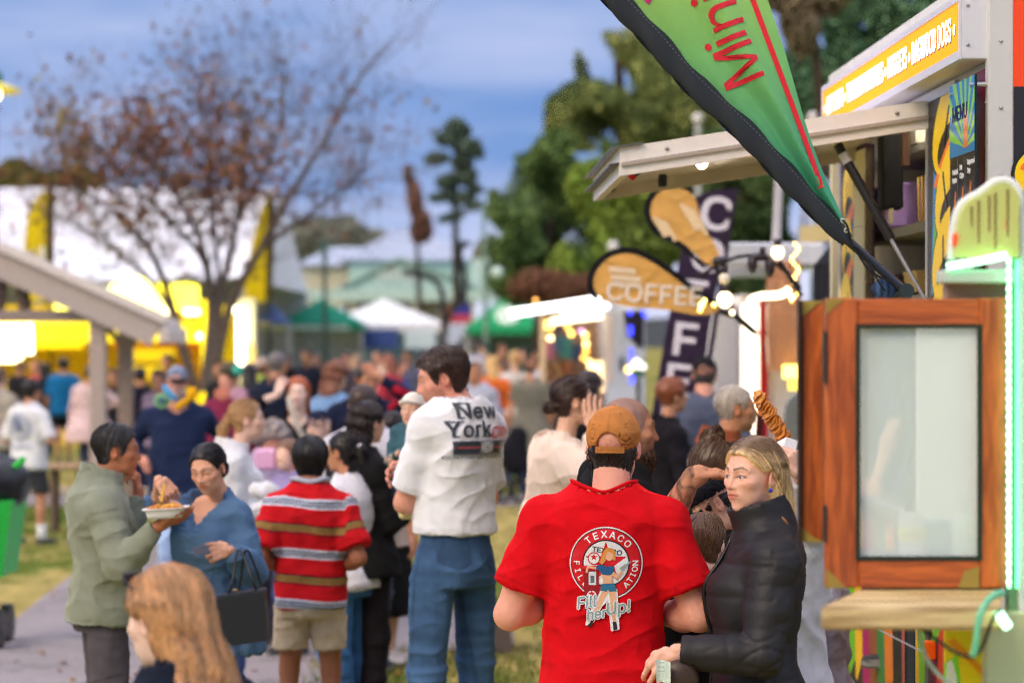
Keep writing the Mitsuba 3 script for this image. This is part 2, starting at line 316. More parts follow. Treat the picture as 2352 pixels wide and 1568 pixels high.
class Rig:
    def __init__(s, x, y, H, yaw, sex='m', lean=0.0, wide=1.0, belly=0.0, head=(0, 0, 0), hs=None, skin='fair', L=None, R=None, stance=0.05, step=0.0, arm_r=1.0, shrug=0.0, feet=0.0, face=None, neck=0.0, hoff=(0, 0, 0), sws=1.0):
        s.H, s.sex, s.base, s.Y, s.face = H, sex, np.array([x, y, feet]), y, face or {}
        s.M = rotz(yaw); s.px = y / 2418.0; s.wide, s.belly, s.lean, s.skin = wide, belly, lean, SKIN[skin] if isinstance(skin, str) else np.array(skin)
        s.piv = np.array([0, 0, 0.53 * H]); s.RL = rotx(-lean)
        s.hs = 0.96 * (hs or 1.0 * (H / 1.75) ** 0.55) * (1.0 if sex == 'm' else 0.96)
        U = lambda q: s.RL @ (np.array(q, float) - s.piv) + s.piv
        sw = (0.102 if sex == 'm' else 0.092) * H * (0.35 + 0.65 * wide) * sws; s.sw = sw
        s.sh = {k: U((g * sw, -0.012 * H, (0.788 + shrug) * H)) for k, g in (('L', -1), ('R', 1))}
        s.headR = s.RL @ rotz(head[0]) @ rotx(head[1]) @ roty(head[2])
        nb = U((0, -0.012 * H, 0.835 * H)); s.nb = nb
        s.head = U((0, 0.022 * H + neck, H - 0.12 * s.hs)) + np.array(hoff, float)
        hp = s.headR @ np.array([0, 0.03, 0.05]) * s.hs; s.head = s.head - s.RL @ np.array([0, 0.03, 0.05]) * s.hs + hp
        ua, fa, s.hl = 0.168 * H, 0.150 * H, 0.106 * H
        s.arm_r = arm_r; s.arm, s.hand = {}, {}
        for k, g, A in (('L', -1, L), ('R', 1, R)):
            A = dict(A or {}); S = s.sh[k]
            if 'w' in A: W = s.local(A['w'])
            else: W = S + np.array(A.get('rel', (g * 0.05 * H, 0.04 * H, -0.305 * H)))
            v = W - S; dist = min(np.linalg.norm(v), (ua + fa) * 0.998); v = norm(v); W = S + v * dist
            ca = (ua ** 2 + dist ** 2 - fa ** 2) / (2 * ua * dist); ca = np.clip(ca, -1, 1)
            pole = np.array(A.get('pole', (g * 0.5, -0.8, -0.4)), float); pole = norm(pole - v * (pole @ v))
            E = S + v * ua * ca + pole * ua * math.sqrt(max(0, 1 - ca ** 2))
            s.arm[k] = (S, E, W)
            fd = norm(W - E); d = s.local_dir(A['d']) if 'd' in A else norm(fd + np.array([0, 0.05, -0.05])); nn = s.local_dir(A['n']) if 'n' in A else np.array([-g, 0.15, 0.0])
            s.hand[k] = (W, d, nn, A.get('curl', 0.35), A.get('thumb', 0.5), A.get('spread', 1.0))
        s.hip = {'L': np.array([-0.05 * H, 0, 0.515 * H]), 'R': np.array([0.05 * H, 0, 0.515 * H])}
        s.leg = {}
        for k, g in (('L', -1), ('R', 1)):
            st = g * step * H; A_ = np.array([g * stance * H, -0.015 * H + st, 0.045 * H]); K_ = np.array([g * (0.3 * 0.05 + 0.7 * stance) * H, 0.012 * H + 0.5 * st, 0.285 * H]); s.leg[k] = (s.hip[k], K_, A_)
    def local(s, w): return s.M.T @ (np.asarray(w, float) - s.base)
    def local_dir(s, d): return s.M.T @ norm(d)
    def world(s, v): return np.asarray(v) @ s.M.T + s.base
    def toworld(s, m): m = m.copy(); m.vertices = s.world(m.vertices); return m
    def U(s, p): return (p - s.piv) @ s.RL + s.piv            # into the frame of the upper body
    def toU(s, p): return (np.asarray(p) - s.piv) @ s.RL.T + s.piv
    def hp(s, p): return (p - s.head) @ s.headR / s.hs          # into head units
    def fromhead(s, q): return np.asarray(q) * s.hs @ s.headR.T + s.head
def body(r, key, detail, arms='LR', legs=False, hands=True, neck=True):
    """the skin: head and neck, arms with hands, legs where bare; joined by a torso core under the clothes"""
    H = r.H; ms, cs = [], []; px = r.px; fc = r.face
    hh = max(0.0028, fc.get('res', 1.2 if detail else 1.9) * px)
    f = lambda p: np.maximum(head_sdf(r.hp(p), r.sex, detail, fc.get('jaw', 1), fc.get('nose', 1), fc.get('lid', 1)) * r.hs, (r.head[2] - 0.195 * r.hs) - p[:, 2])
    m = surf(f, r.head - 0.215 * r.hs, r.head + 0.17 * r.hs, hh); q = r.hp(m.vertices)
    ms.append(m); cs.append(head_color(q, r.skin, r.sex, fc.get('makeup', 0), fc.get('stubble'), fc.get('brow', (0.035, 0.022, 0.016)), fc.get('browz', 0), fc.get('browt', 1)) if detail else np.tile(r.skin, (len(q), 1)))
    if fc.get('paint'): cs[-1] = fc['paint'](q, cs[-1])
    for k in arms:
        S, E, W = r.arm[k]; g = -1 if k == 'L' else 1; a = r.arm_r * (1 if r.sex == 'm' else 0.86); w = r.hand[k]
        P = [(S, (S + E) / 2, 0.031 * H * a, 0.028 * H * a), ((S + E) / 2, E, 0.028 * H * a, 0.0225 * H * a), (E, E * 0.68 + W * 0.32, 0.0225 * H * a, 0.0245 * H * a), (E * 0.68 + W * 0.32, W, 0.0245 * H * a, 0.0150 * H * a)]
        def fa(p, P=P):
            d = cap(p, *P[0])
            for z in P[1:]: d = smin(d, cap(p, *z), 0.022)
            return d
        lo = np.min([S, E, W], 0) - 0.075; hi = np.max([S, E, W], 0) + 0.075
        m = surf(fa, lo, hi, 0.007 if fc.get('tattoo') else max(0.009, 3.0 * px)); ms.append(m)
        c = np.tile(r.skin, (len(m.vertices), 1)) * (1 + 0.08 * (nz(m.vertices * 40)[:, None] - 0.5))
        if fc.get('tattoo'): c = fc['tattoo'](m.vertices, c)
        cs.append(c)
        if hands:
            HP = hand_prims(w[0], w[1], w[2], k == 'L', r.hl, w[3], w[5], w[4])
            def fh(p, HP=HP):
                d = cap(p, w[0] - norm(w[0] - E) * 0.03, w[0] + w[1] * 0.12 * r.hl, 0.0152 * H * a, 0.0165 * H * a)
                for i, z in enumerate(HP): d = smin(d, cap(p, *z), 0.009 if (i % 4 == 0 or i > 15) else 0.0022)
                return d
            A = np.array([z[0] for z in HP] + [z[1] for z in HP])
            m = surf(fh, A.min(0) - 0.03, A.max(0) + 0.03, max(0.0035, fc.get('hres', 1.2) * px)); ms.append(m)
            t = ((m.vertices - w[0]) @ w[1]) / r.hl
            cs.append(r.skin * (1 - 0.12 * np.clip(t, 0, 1)[:, None] * np.array([0.2, 1, 1])) * (1 + 0.10 * (nz(m.vertices * 90)[:, None] - 0.5)))
    if legs:
        for k in 'LR':
            h_, K_, A_ = r.leg[k]; mid = K_ * 0.68 + A_ * 0.32 + np.array([0, -0.008 * H, 0])
            P = [(h_, K_, 0.050 * H, 0.031 * H), (K_, mid, 0.0285 * H, 0.0315 * H), (mid, A_, 0.0305 * H, 0.018 * H), (A_, A_ - [0, 0, 0.03 * H], 0.018 * H, 0.02 * H)]
            def fl(p, P=P):
                d = cap(p, *P[0])
                for z in P[1:]: d = smin(d, cap(p, *z), 0.02)
                return d
            m = surf(fl, np.min([h_, K_, A_], 0) - 0.11, np.max([h_, K_, A_], 0) + 0.11, max(0.01, 2.8 * px)); ms.append(m); cs.append(np.tile(r.skin * 0.95, (len(m.vertices), 1)))
    core = lambda p: loft(r.U(p), np.array([[0.5, .07, .05, .05, 0], [0.62, .075, .05, .05, 0], [0.76, .09, .05, .05, 0], [0.80, .08, .035, .04, -.01], [0.85, .03, .03, .03, -.008]]) * H)
    m = surf(core, r.toU((0, 0, 0.68 * H)) - np.array([0.28, 0.3, 0.40]), r.toU((0, 0, 0.68 * H)) + np.array([0.28, 0.3, 0.40]), 0.03, 0); ms.append(m); cs.append(np.tile(r.skin, (len(m.vertices), 1)))
    part(key, 'body', r.toworld(cc(ms)), np.vstack(cs), 'skin', True)
    if detail and fc.get('lid', 1) > .3:
        for g in (-1, 1):
            c0 = np.array([g * 0.032, 0.0725, 0.0045]); m = ball((0, 0, 0), 0.0146 if hh < .0042 else 0.0134, 3); lk = norm(np.array(fc.get('look', (0, 1, -0.02))))
            v = m.vertices / 0.0146; a = np.degrees(np.arccos(np.clip(v @ lk, -1, 1)))
            iris = np.array(fc.get('iris', (0.06, 0.04, 0.03)))
            col = np.where((a < 9)[:, None], [0.004, 0.004, 0.004], np.where((a < 24)[:, None], iris * (0.6 + 0.6 * (a < 19))[:, None], [0.55, 0.52, 0.50]))
            m.vertices = m.vertices + c0; m.vertices = r.fromhead(m.vertices)
            part(key, 'eye', r.toworld(m), col, 'gloss', True)
def folds(p, H, amt=1.0, seed=0, vert=1.0):
    """drape: long soft vertical folds, slanting creases, small wrinkles; in metres"""
    w = p + 0.03 * np.stack([sn(p * 3, seed), sn(p * 3.3, seed + 4), 0 * p[:, 0]], 1)
    a = sn(w * np.array([5.5, 5.5, 1.3]), seed)
    b = np.exp(-(sn(w @ rotx(38) @ roty(35) * np.array([2.2, 3.5, 7]), seed + 1) / 0.28) ** 2)
    c = np.exp(-(sn(w @ rotx(-30) @ roty(-40) * np.array([2.4, 3.8, 8]), seed + 2) / 0.25) ** 2)
    return amt * (0.0065 * vert * a + 0.0055 * (b - 0.3) + 0.0045 * (c - 0.3) + 0.0012 * sn(p * 22, seed))
TORSO = {'m': [[.44, .092, .070, .082, 0], [.50, .094, .069, .082, 0], [.57, .088, .066, .068, 0], [.63, .087, .068, .062, 0], [.70, .092, .070, .068, -.004], [.755, .098, .067, .072, -.008], [.795, .094, .052, .066, -.012], [.827, .074, .042, .056, -.012], [.851, .048, .038, .044, -.010], [.874, .038, .036, .036, -.006]],
         'f': [[.44, .101, .074, .088, 0], [.50, .102, .070, .088, 0], [.57, .088, .064, .066, 0], [.625, .077, .060, .054, 0], [.69, .084, .076, .060, -.002], [.735, .089, .084, .064, -.006], [.785, .086, .058, .062, -.010], [.822, .066, .042, .052, -.012], [.848, .043, .036, .042, -.010], [.874, .034, .032, .034, -.006]]}
def top(r, key, color, sleeve=1.0, hem=0.47, loose=0.012, neckr=0.050, vneck=0.0, collar=0.0, flare=0.0, srad=None, amt=1.0, name='shirt', paint=None, disp=None, h=None, seed=None, bsdf='cloth', cuff=0.0, boxy=0.0, fn_only=False, neckz=0.858, arms='LR', label=None, uvfn=None, blend=0.022):
    """a garment for the upper body; sleeve: length along the arm (0.3 short, 0.5 elbow, 1 wrist)"""
    H = r.H; K = np.array(TORSO[r.sex], float); seed = seed if seed is not None else int(abs(r.base[0] * 1000)) % 97
    K[:, 1] *= r.wide; K[:, 2] *= (0.6 + 0.4 * r.wide)
    K[:, 2] += r.belly * np.exp(-((K[:, 0] - 0.60) / 0.07) ** 2)
    if boxy:
        big = K[5]; low = K[:, 0] < 0.74
        K[low, 1] = K[low, 1] * (1 - boxy) + boxy * max(big[1] * 0.97, 0); K[low, 2] = np.maximum(K[low, 2], boxy * big[2]); K[low, 3] = np.maximum(K[low, 3], boxy * big[3] * 1.0)
    lowm = np.clip((0.62 - K[:, 0]) / 0.18, 0, 1); K[:, 1] += flare * lowm; K[:, 2] += flare * lowm * 0.8; K[:, 3] += flare * lowm * 0.8
    K0 = K[0].copy(); K0[0] = 0.28; K = np.vstack([K0 + [0, flare * .5, flare * .4, flare * .4, 0], K]); K *= H
    K[:, 1:4] += loose
    sr = np.array(srad or ((0.036, 0.035, 0.030, 0.028, 0.022) if sleeve > 0.62 else (0.037, 0.038, 0.042))) * H * (1 if r.sex == 'm' else 0.90) * (0.5 + 0.5 * r.arm_r)
    segs = []
    for k in arms:
        S, E, W = r.arm[k]; ua = np.linalg.norm(E - S); fa_ = np.linalg.norm(W - E)
        S0 = S + norm(S - E) * 0.0
        if sleeve <= 0.62:
            e = S + (E - S) * (sleeve / 0.5); segs.append(([(S0, (S + e) / 2, sr[0], sr[1]), ((S + e) / 2, e, sr[1], sr[2])], (e, norm(E - S))))
        else:
            t = (sleeve - 0.5) / 0.5; e = E + (W - E) * t; m1 = (S + E) / 2; m2 = E * 0.6 + e * 0.4
            segs.append(([(S0, m1, sr[0], sr[1]), (m1, E, sr[1], sr[2]), (E, m2, sr[2], sr[3]), (m2, e, sr[3], sr[4])], (e, norm(W - E))))
    nbu = np.array([0, -0.010 * H, neckz * H]); nax = norm(np.array([0, 0.32, 1.0]))
    tz = {k: (r.toU((0, -0.022 * H, 0.836 * H)) * 0.88 + r.sh[k] * 0.12, r.sh[k]) for k in arms}
    def fn(p):
        u = r.U(p); d = loft(u, K)
        for P, (e, ax) in segs:
            a = cap(p, *P[0])
            for z in P[1:]: a = smin(a, cap(p, *z), 0.018)
            a = np.maximum(a, (p - e) @ ax)
            d = smin(d, a, blend)
        for k in arms:
            d = smin(d, cap(p, tz[k][0], tz[k][1], 0.029 * H + loose * .3, 0.034 * H + loose * .3), 0.035 * H)
        nk = cap(u, nbu - nax * 0.02, nbu + nax * 0.3, neckr * H, neckr * H)
        if collar:
            col = np.abs(cap(u, nbu - nax * 0.03, nbu + nax * 0.16, neckr * H + 0.006, neckr * H + 0.008)) - 0.006
            col = np.maximum(np.maximum(col, (u - nbu) @ nax - collar), nbu[2] - 0.03 - u[:, 2])
            d = smin(np.maximum(d, -nk), col, 0.012)
            nk = cap(u, nbu - nax * 0.035, nbu + nax * 0.3, neckr * H - 0.004, neckr * H)
        d = smax(d, -nk, 0.006)
        if vneck:
            zv = neckz * H - vneck; w = np.clip((u[:, 2] - zv), 0, None) * (0.075 * H / vneck)
            d = np.maximum(d, -np.maximum(np.abs(u[:, 0]) - w, np.maximum(0.01 - u[:, 1], zv - u[:, 2]) ))
        return np.maximum(d, hem * H - u[:, 2])
    if fn_only: return fn
    pts = np.array([q for P, e in segs for z in P for q in z[:2]] + [r.toU((0.16 * H * r.wide * g, y * H, z * H)) for g in (-1, 1) for y in (-0.14, 0.14 + r.belly) for z in (hem, 0.9)])
    m = surf(fn, pts.min(0) - 0.09, pts.max(0) + 0.09, h or max(0.008, 2.7 * r.px))
    g, _ = grad(fn, m.vertices); g = norm(g); v = m.vertices.copy()
    dv = disp(r, v) if disp else folds(v * (1.75 / H), H, amt, seed)
    uu = r.U(v); ek = np.clip((L2(uu - nbu) - neckr * H) / 0.05, 0.08, 1); m.vertices = v + g * (dv * ek)[:, None]
    c = np.asarray(color, float); c = np.tile(c, (len(v), 1)) if c.ndim == 1 else c
    c = c * (1 + 0.05 * sn(v * 14, 3)[:, None])
    if sleeve <= 0.62:
        ln_ = np.exp(-((v[:, 2] - hem * H - 0.022) / 0.005) ** 2)
        for P, (e, ax_) in segs: ln_ = np.maximum(ln_, np.exp(-(((v - e) @ ax_ + 0.022) / 0.005) ** 2) * (L2(v - e) < 0.16))
        c = c * (1 - 0.22 * ln_[:, None])
    if paint is not None: c = paint(r, v, c, segs)
    if uvfn: part(key, name, r.toworld(m), c, bsdf, True, label, uv=uvfn(r, v, segs))
    else: part(key, name, r.toworld(m), c, bsdf, True, label)
    fn.mesh = m; fn.neck = (nbu, nax, neckr * H)
    return fn
def bottoms(r, key, color, kind='jeans', loose=0.008, amt=1.0, name=None, paint=None, waist=0.575, bsdf='cloth', h=None, seed=None, zmin=0.0):
    H = r.H; seed = seed if seed is not None else int(abs(r.base[0] * 777)) % 91
    K = np.array([[.455, .084, .058, .072, 0], [.475, .082, .062, .078, 0], [.50, .084, .065, .081, 0], [.54, .083, .064, .074, 0], [waist, .080, .062, .066, 0]]); K[:, 1] *= (r.wide + 1) / 2; K *= H; K[:, 1:4] += loose
    if r.belly: K[:, 2] += r.belly * H * 0.5
    if kind == 'skirt':
        K = np.array([[zmin or .20, .128, .10, .11, 0], [.36, .118, .088, .10, 0], [.48, .108, .074, .090, 0], [.54, .10, .068, .080, 0], [waist, .085, .062, .060, 0]]) * H
        fn = lambda p: loft(p, K)
        lo, hi = np.array([-.2 * H, -.2 * H, (zmin or .2) * H - .05]), np.array([.2 * H, .2 * H, .62 * H])
    else:
        rr = {'jeans': (0.048, 0.037, 0.031, 0.033), 'slack': (0.055, 0.045, 0.040, 0.042), 'shorts': (0.058, 0.052, 0.05, 0.05), 'wide': (0.056, 0.052, 0.053, 0.058), 'slim': (0.058, 0.040, 0.031, 0.028)}[kind]
        zc = {'shorts': 0.315}.get(kind, 0.03)
        if zmin: zc = zmin
        segs = [(h_, K_, A_ - np.array([0, 0, 0.02 * H])) for h_, K_, A_ in (r.leg['L'], r.leg['R'])]
        def fn(p):
            d = loft(p, K)
            ls = []
            for h_, K_, A_ in segs:
                mid = (K_ + A_) / 2
                a = smin(cap(p, h_, K_, rr[0] * H, rr[1] * H), smin(cap(p, K_, mid, rr[1] * H, rr[2] * H), cap(p, mid, A_, rr[2] * H, rr[3] * H), 0.02), 0.02); ls.append(a)
            l = smin(ls[0], ls[1], 0.006); d = smin(d, l, 0.022)
            return np.maximum(d, zc * H - p[:, 2])
        pts = np.array([q for s_ in segs for q in s_]); lo, hi = pts.min(0) - 0.15, pts.max(0) + 0.15; lo[2], hi[2] = zc * H - 0.04, waist * H + 0.04; lo[:2] -= 0.05; hi[:2] += 0.05 + np.array([0, r.belly * H * 0.5])
    m = surf(fn, lo, hi, 0.03 if r.Y < 9 else (h or max(0.012, 3.2 * r.px))); g, _ = grad(fn, m.vertices); g = norm(g); v = m.vertices.copy()
    q = v * (1.75 / H); kn = np.exp(-((v[:, 2] - 0.27 * H) / (0.05 * H)) ** 2) + 1.2 * np.exp(-((v[:, 2] - 0.10 * H) / (0.07 * H)) ** 2) + 0.35 * np.exp(-((v[:, 2] - 0.46 * H) / (0.04 * H)) ** 2)
    wr = 1 - np.abs(2 * nz(q * np.array([6, 6, 21]) + np.array([seed, 0, 0]), seed) - 1)
    up_ = np.clip((v[:, 2] - 0.485 * H) / (0.03 * H), 0, 1); m.vertices = v + g * ((folds(q, H, amt * 0.7, seed) + amt * 0.011 * kn * (wr ** 2 - 0.3)) * (1 - 0.8 * up_) - 0.010 * up_)[:, None]
    c = np.tile(np.asarray(color, float), (len(v), 1)) * (1 + 0.16 * (nz(v * 31, 3)[:, None] - 0.5))
    if kind in ('jeans', 'wide', 'slim'): c = c * (1 + 0.35 * np.exp(-((v[:, 2] - 0.40 * H) / (0.13 * H)) ** 2)[:, None] * np.clip(g[:, 1:2] ** 2, 0, 1)) * (1 + 0.42 * (wr[:, None] - 0.5)) * (1 + 0.3 * np.exp(-((v[:, 2] - 0.27 * H) / (0.05 * H)) ** 2)[:, None]) * (1 - 0.3 * np.exp(-((v[:, 1] + 0.004) / 0.007) ** 2)[:, None])
    if paint is not None: c = paint(r, v, c)
    fn.mesh = m
    part(key, name or {'skirt': 'skirt', 'shorts': 'shorts'}.get(kind, 'trousers'), r.toworld(m), c, bsdf, True)
    return fn
def shoes(r, key, color, sole=(0.3, 0.3, 0.3), sock=None):
    H = r.H
    for k in 'LR':
        A = r.leg[k][2]; t = np.array([0.10 * (1 if k == 'R' else -1), 1, 0]); t = norm(t)
        def fn(p):
            a = cap(p, [A[0], A[1], 0.045 * H], [A[0], A[1] - 0.008, 0.028 * H], 0.021 * H, 0.024 * H)
            b = cap(p, np.array([A[0], A[1] - 0.02 * H, 0.02 * H]), np.array([A[0], A[1], 0.016 * H]) + t * 0.095 * H, 0.024 * H, 0.021 * H)
            return np.maximum(smin(a, b, 0.03), 0.004 - p[:, 2])
        m = surf(fn, A - np.array([0.08, 0.12, 0.12]), A + np.array([0.08, 0.26, 0.06]), max(0.016 if r.Y < 12.5 else 0.009, 2.6 * r.px)); v = m.vertices
        c = np.where((v[:, 2] < 0.017 * H)[:, None], np.asarray(sole, float), np.asarray(color, float)); m.vertices[:, 2] += 0.006
        part(key, 'shoe', r.toworld(m), c, 'satin', True)
        if sock is not None:
            s_ = tube([A + [0, 0, -0.01], A + [0, -.002, 0.03 * H], A + [0, -0.004, 0.065 * H]], [0.025 * H, 0.024 * H, 0.026 * H], 14); part(key, 'sock', r.toworld(s_), sock, 'cloth', True)
# ---------------------------------------------------------------- hair
def cran(q, t, squash=(1, 1, 1)):
    d = ell(q, (0, -0.014, 0.036), np.array([0.0755, 0.097, 0.084]) * squash)
    d = smin(d, ell(q, (0, -0.01, -0.020), (0.066, 0.070, 0.080)), 0.03)
    d = smin(d, cap(q, (0, -0.020, -0.05), (0, -0.048, -0.20), 0.050, 0.053), 0.022)
    return d - t
def hair_field(style, o):
    t = o.get('t', 0.012)
    def short(q):
        q = np.asarray(q)
        zl = hairline(q, o.get('back', -0.078), o.get('front', 0.072), o.get('side', -0.012))
        tt = t * np.clip(0.35 + (q[:, 2] + 0.02) / 0.09, 0.32, 1.0) if style != 'long' else t
        lump = o.get('lump', 0.006) * 0.4 * sn(q * o.get('lf', 38) * 0.5, 4) + o.get('wave', 0) * 0.5 * sn(q * np.array([12, 12, 30]), 8)
        if o.get('cap'):
            un = np.clip((q[:, 2] - (0.030 + 0.26 * (q[:, 1] - 0.08)) + 0.004) / 0.010, 0, 1); tt = tt * (1 - un) - 0.001 * un; lump = lump * (1 - un)
        d = np.maximum(cran(q, 0.0) - tt - lump, (zl + 0.003 * sn(q * 60, 2) - q[:, 2]) * 0.8)
        ear = ell(q * np.array([1, 1, 1]), (0, -0.010, -0.006), (0.11, 0.022, 0.034)) if style == 'short' else None
        return d if ear is None else smax(d, -ear, 0.006)
    def long_(q):
        d = short(q); L = o.get('len', 0.22)
        z = np.clip(q[:, 2], -L, 0.03); s = np.clip((0.03 - z) / (L + 0.03), 0, 1)
        xo = o.get('sway', 0.0) * s; w = np.interp(s, [0, .35, .8, 1], [0.080, 0.088, 0.088 * o.get('bot', 1), 0.07 * o.get('bot', 1)]); yb = -0.030 - 0.115 * o.get('hang', 1) * s ** 0.8; dep = np.interp(s, [0, .4, 1], [0.085, 0.066, 0.042])
        rho = np.sqrt(((q[:, 0] - xo) / w) ** 2 + ((q[:, 1] - yb) / dep) ** 2)
        c = (rho - 1) * dep * 0.8 + 0.004 * sn(q * np.array([28, 28, 4]), 6) - o.get('wave', 0) * 0.5 * sn(q * np.array([12, 12, 20]), 7)
        c = np.maximum(c, np.maximum(-L - q[:, 2] + 0.009 * sn(q * np.array([30, 30, 1]), 3), q[:, 2] - 0.05))
        c = np.maximum(c, q[:, 1] - np.interp(q[:, 2], [-0.3, -0.1, -0.02, 0.05], [o.get('yf', 0.03), o.get('yf', 0.03), -0.005, 0.03]))
        if o.get('open'): c = np.maximum(c, -ell(q, (0, 0.07, -0.09), (0.06, 0.09, 0.14)))
        return smin(d, c, 0.025)
    return {'short': short, 'long': long_, 'tied': short}[style]
def strands(fn, seeds, dirs, n, step, lift, rad, gcol, jit=0.25, sides=3, zend=None, r0=None, stop=None):
    """hair locks that run over the field fn from the seeds along dirs(q)"""
    m0 = len(seeds); P = [seeds.copy()]; cur = seeds.copy(); R = r0 or np.random.default_rng(5); J = R.normal(0, jit, (m0, 3))
    for i in range(n):
        g, d = grad(fn, cur); g = norm(g); t = dirs(cur) + J * (0.5 + 0.5 * math.sin(i * 0.7)); t = norm(t - g * (t * g).sum(1)[:, None])
        nx = cur + t * step; d = fn(nx); nx = nx - g * np.clip(d - lift, -0.01, 0.01)[:, None]
        if stop is not None: nx = np.where(stop(nx)[:, None], cur + 1e-5, nx)
        cur = nx; P.append(cur.copy())
    P = np.stack(P, 1); K = P.shape[1]; tt = np.linspace(0, 1, K)
    rr = rad * np.minimum(1, np.minimum(tt * 6 + 0.3, (1 - tt) * 4 + 0.05))
    T_ = norm(np.gradient(P, axis=1)); a = norm(np.cross(T_, np.array([0.31, 0.2, 0.93]))); b = np.cross(T_, a)
    ang = np.arange(sides) * 2 * np.pi / sides
    V = P[:, :, None] + rr[None, :, None, None] * (np.cos(ang)[:, None] * a[:, :, None] + np.sin(ang)[:, None] * b[:, :, None])
    i, j = np.meshgrid(np.arange(K - 1), np.arange(sides), indexing='ij'); q = np.stack([i * sides + j, i * sides + (j + 1) % sides, (i + 1) * sides + (j + 1) % sides, (i + 1) * sides + j], -1).reshape(-1, 4)
    q = np.vstack([q[:, [0, 1, 2]], q[:, [0, 2, 3]]]); F = (q[None] + (np.arange(m0) * K * sides)[:, None, None]).reshape(-1, 3)
    col = np.repeat(np.repeat(gcol(seeds, R)[:, None], K, 1)[:, :, None], sides, 2)
    return trimesh.Trimesh(V.reshape(-1, 3), F, process=False), col.reshape(-1, 3)
def hair(r, key, color, style='short', locks=0, seed=3, bun=None, tail=None, streak=None, name='hair', flow=None, rad=0.0026, nst=14, step=0.014, **o):
    """hair of one head: a base volume plus separate locks"""
    fn = hair_field(style, o); col = np.asarray(color, float); R = np.random.default_rng(seed)
    def full(q):
        d = fn(q)
        for c_, s_ in (bun or []): d = smin(d, ell(q, c_, s_) - 0.005 * sn(q * 26 + 5, 2), 0.012)
        if tail:
            for a_, b_, ra, rb in tail: d = smin(d, cap(q, a_, b_, ra, rb) + 0.003 * sn(q * np.array([40, 40, 7]), 3), 0.012)
        return d
    lo, hi = np.array([-0.13, -0.17, -0.14]), np.array([0.13, 0.13, 0.17])
    if style == 'long': lo[2] = -o.get('len', 0.22) - 0.04; lo[0] -= 0.03; hi[0] += 0.03; lo[1] -= 0.05
    for c_, s_ in (bun or []): lo = np.minimum(lo, np.array(c_) - s_ - 0.03); hi = np.maximum(hi, np.array(c_) + s_ + 0.03)
    for a_, b_, ra, rb in (tail or []): lo = np.minimum(lo, np.minimum(a_, b_) - 0.05); hi = np.maximum(hi, np.maximum(a_, b_) + 0.05)
    hh = max(0.0044, 1.5 * r.px) / r.hs
    m = surf(full, lo, hi, hh); v = m.vertices.copy()
    st = nz(v * np.array([150, 90, 26]) + 3, 9) * 0.6 + nz(v * np.array([60, 60, 12]), 3) * 0.4
    def tint(v, k):
        c = col[None] * (0.55 + 0.9 * k)[:, None]
        return c if streak is None else streak(v, c, k)
    cs = [tint(v, st)]; ms = [m]
    if locks:
        nst2 = max(6, int(nst * 0.7)); step = step * nst / nst2; nst = nst2
        idx = np.flatnonzero((v[:, 2] > o.get('seedz', -0.02)) & ((v[:, 2] < 0.032 + 0.26 * (v[:, 1] - 0.08)) if o.get('cap') else True)); sd = v[R.choice(idx, min(locks, len(idx)), replace=False)]
        fl = flow or (lambda q: np.stack([q[:, 0] * 4, (q[:, 1] - 0.02) * 1.5 - 0.25, -1 + 0 * q[:, 0]], 1))
        lm, lc = strands(full, sd, fl, nst, step, 0.0012, rad, lambda s_, R_: tint(s_, R_.random(len(s_))), o.get('jit', 0.18), r0=R, stop=o.get('stop', (lambda q: (q[:, 2] < hairline(q, o.get('back', -0.078), o.get('front', 0.072), o.get('side', -0.012)) + 0.002) & (q[:, 1] > (-0.2 if style != 'long' else 0.0)) | ((np.abs(q[:, 0]) > 0.06) & (q[:, 1] > -0.005) & (q[:, 2] < 0.0)))))
        ms.append(lm); cs.append(lc)
    a = cc(ms); a.vertices = r.fromhead(a.vertices)
    part(key, name, r.toworld(a), np.vstack(cs), 'hairy', True)
    return full
# ---------------------------------------------------------------- ground and paths
def gy(yd): return CAMZ * FD / (yd - 784)
def grass(p, n, uv):
    a = mikit.fbm(p.x * 0.55, p.y * 0.32, 0.0, 4); b = mikit.fbm(p.x * 9.0 + 5, p.y * 3.0, 0.0, 3); c = mikit.noise(p.x * 60, p.y * 26, 0.0)
    col = mikit.mix(lt_(98, 118, 52), lt_(176, 160, 100), mikit.smoothstep(0.36, 0.66, a * 0.7 + b * 0.35))
    return col * (0.62 + 0.5 * b + 0.26 * c)
def concrete(p, n, uv):
    a = mikit.fbm(p.x * 1.4, p.y * 1.1, 2.0, 4); b = mikit.noise(p.x * 90, p.y * 60, 0.0)
    c = mikit.fbm(p.x * 5 + 3, p.y * 4, 7.0, 3); st = mikit.smoothstep(0.56, 0.72, c)
    return mi.Color3f(lt_(160, 154, 158)) * (0.70 + 0.36 * a + 0.14 * b) * (1 - 0.22 * st)
scene['grass_ground'] = {'type': 'diffuse', 'reflectance': mikit.proc(grass)}
scene['path_concrete'] = {'type': 'diffuse', 'reflectance': mikit.proc(concrete)}
struct('ground', sheet(lambda u, v: np.stack([(u - 0.5) * 900, v * 900 - 20, 0 * u], 1), 4, 4), (0.2, 0.2, 0.1), 'grass_ground')
g = rng.random((26000, 2)); gx = np.tan((g[:, 0] - 0.5) * 0.46); gyy = 13.0 / (1 - g[:, 1] * 0.62)
gp = np.stack([gx * gyy, gyy, 0 * gyy], 1)
def onpath(x, y): return (x < -1.2 - 0.02 * (y - 14)) & (x > -3.4 - 0.50 * (y - 14)) & (y < 21) | (np.abs(y - 26 - 0.15 * x) < 0.8) | ((np.abs(y - 16.2) < 0.75) & (x > -2.4) & (x < 0.15))
gp = gp[~onpath(gp[:, 0], gp[:, 1])]
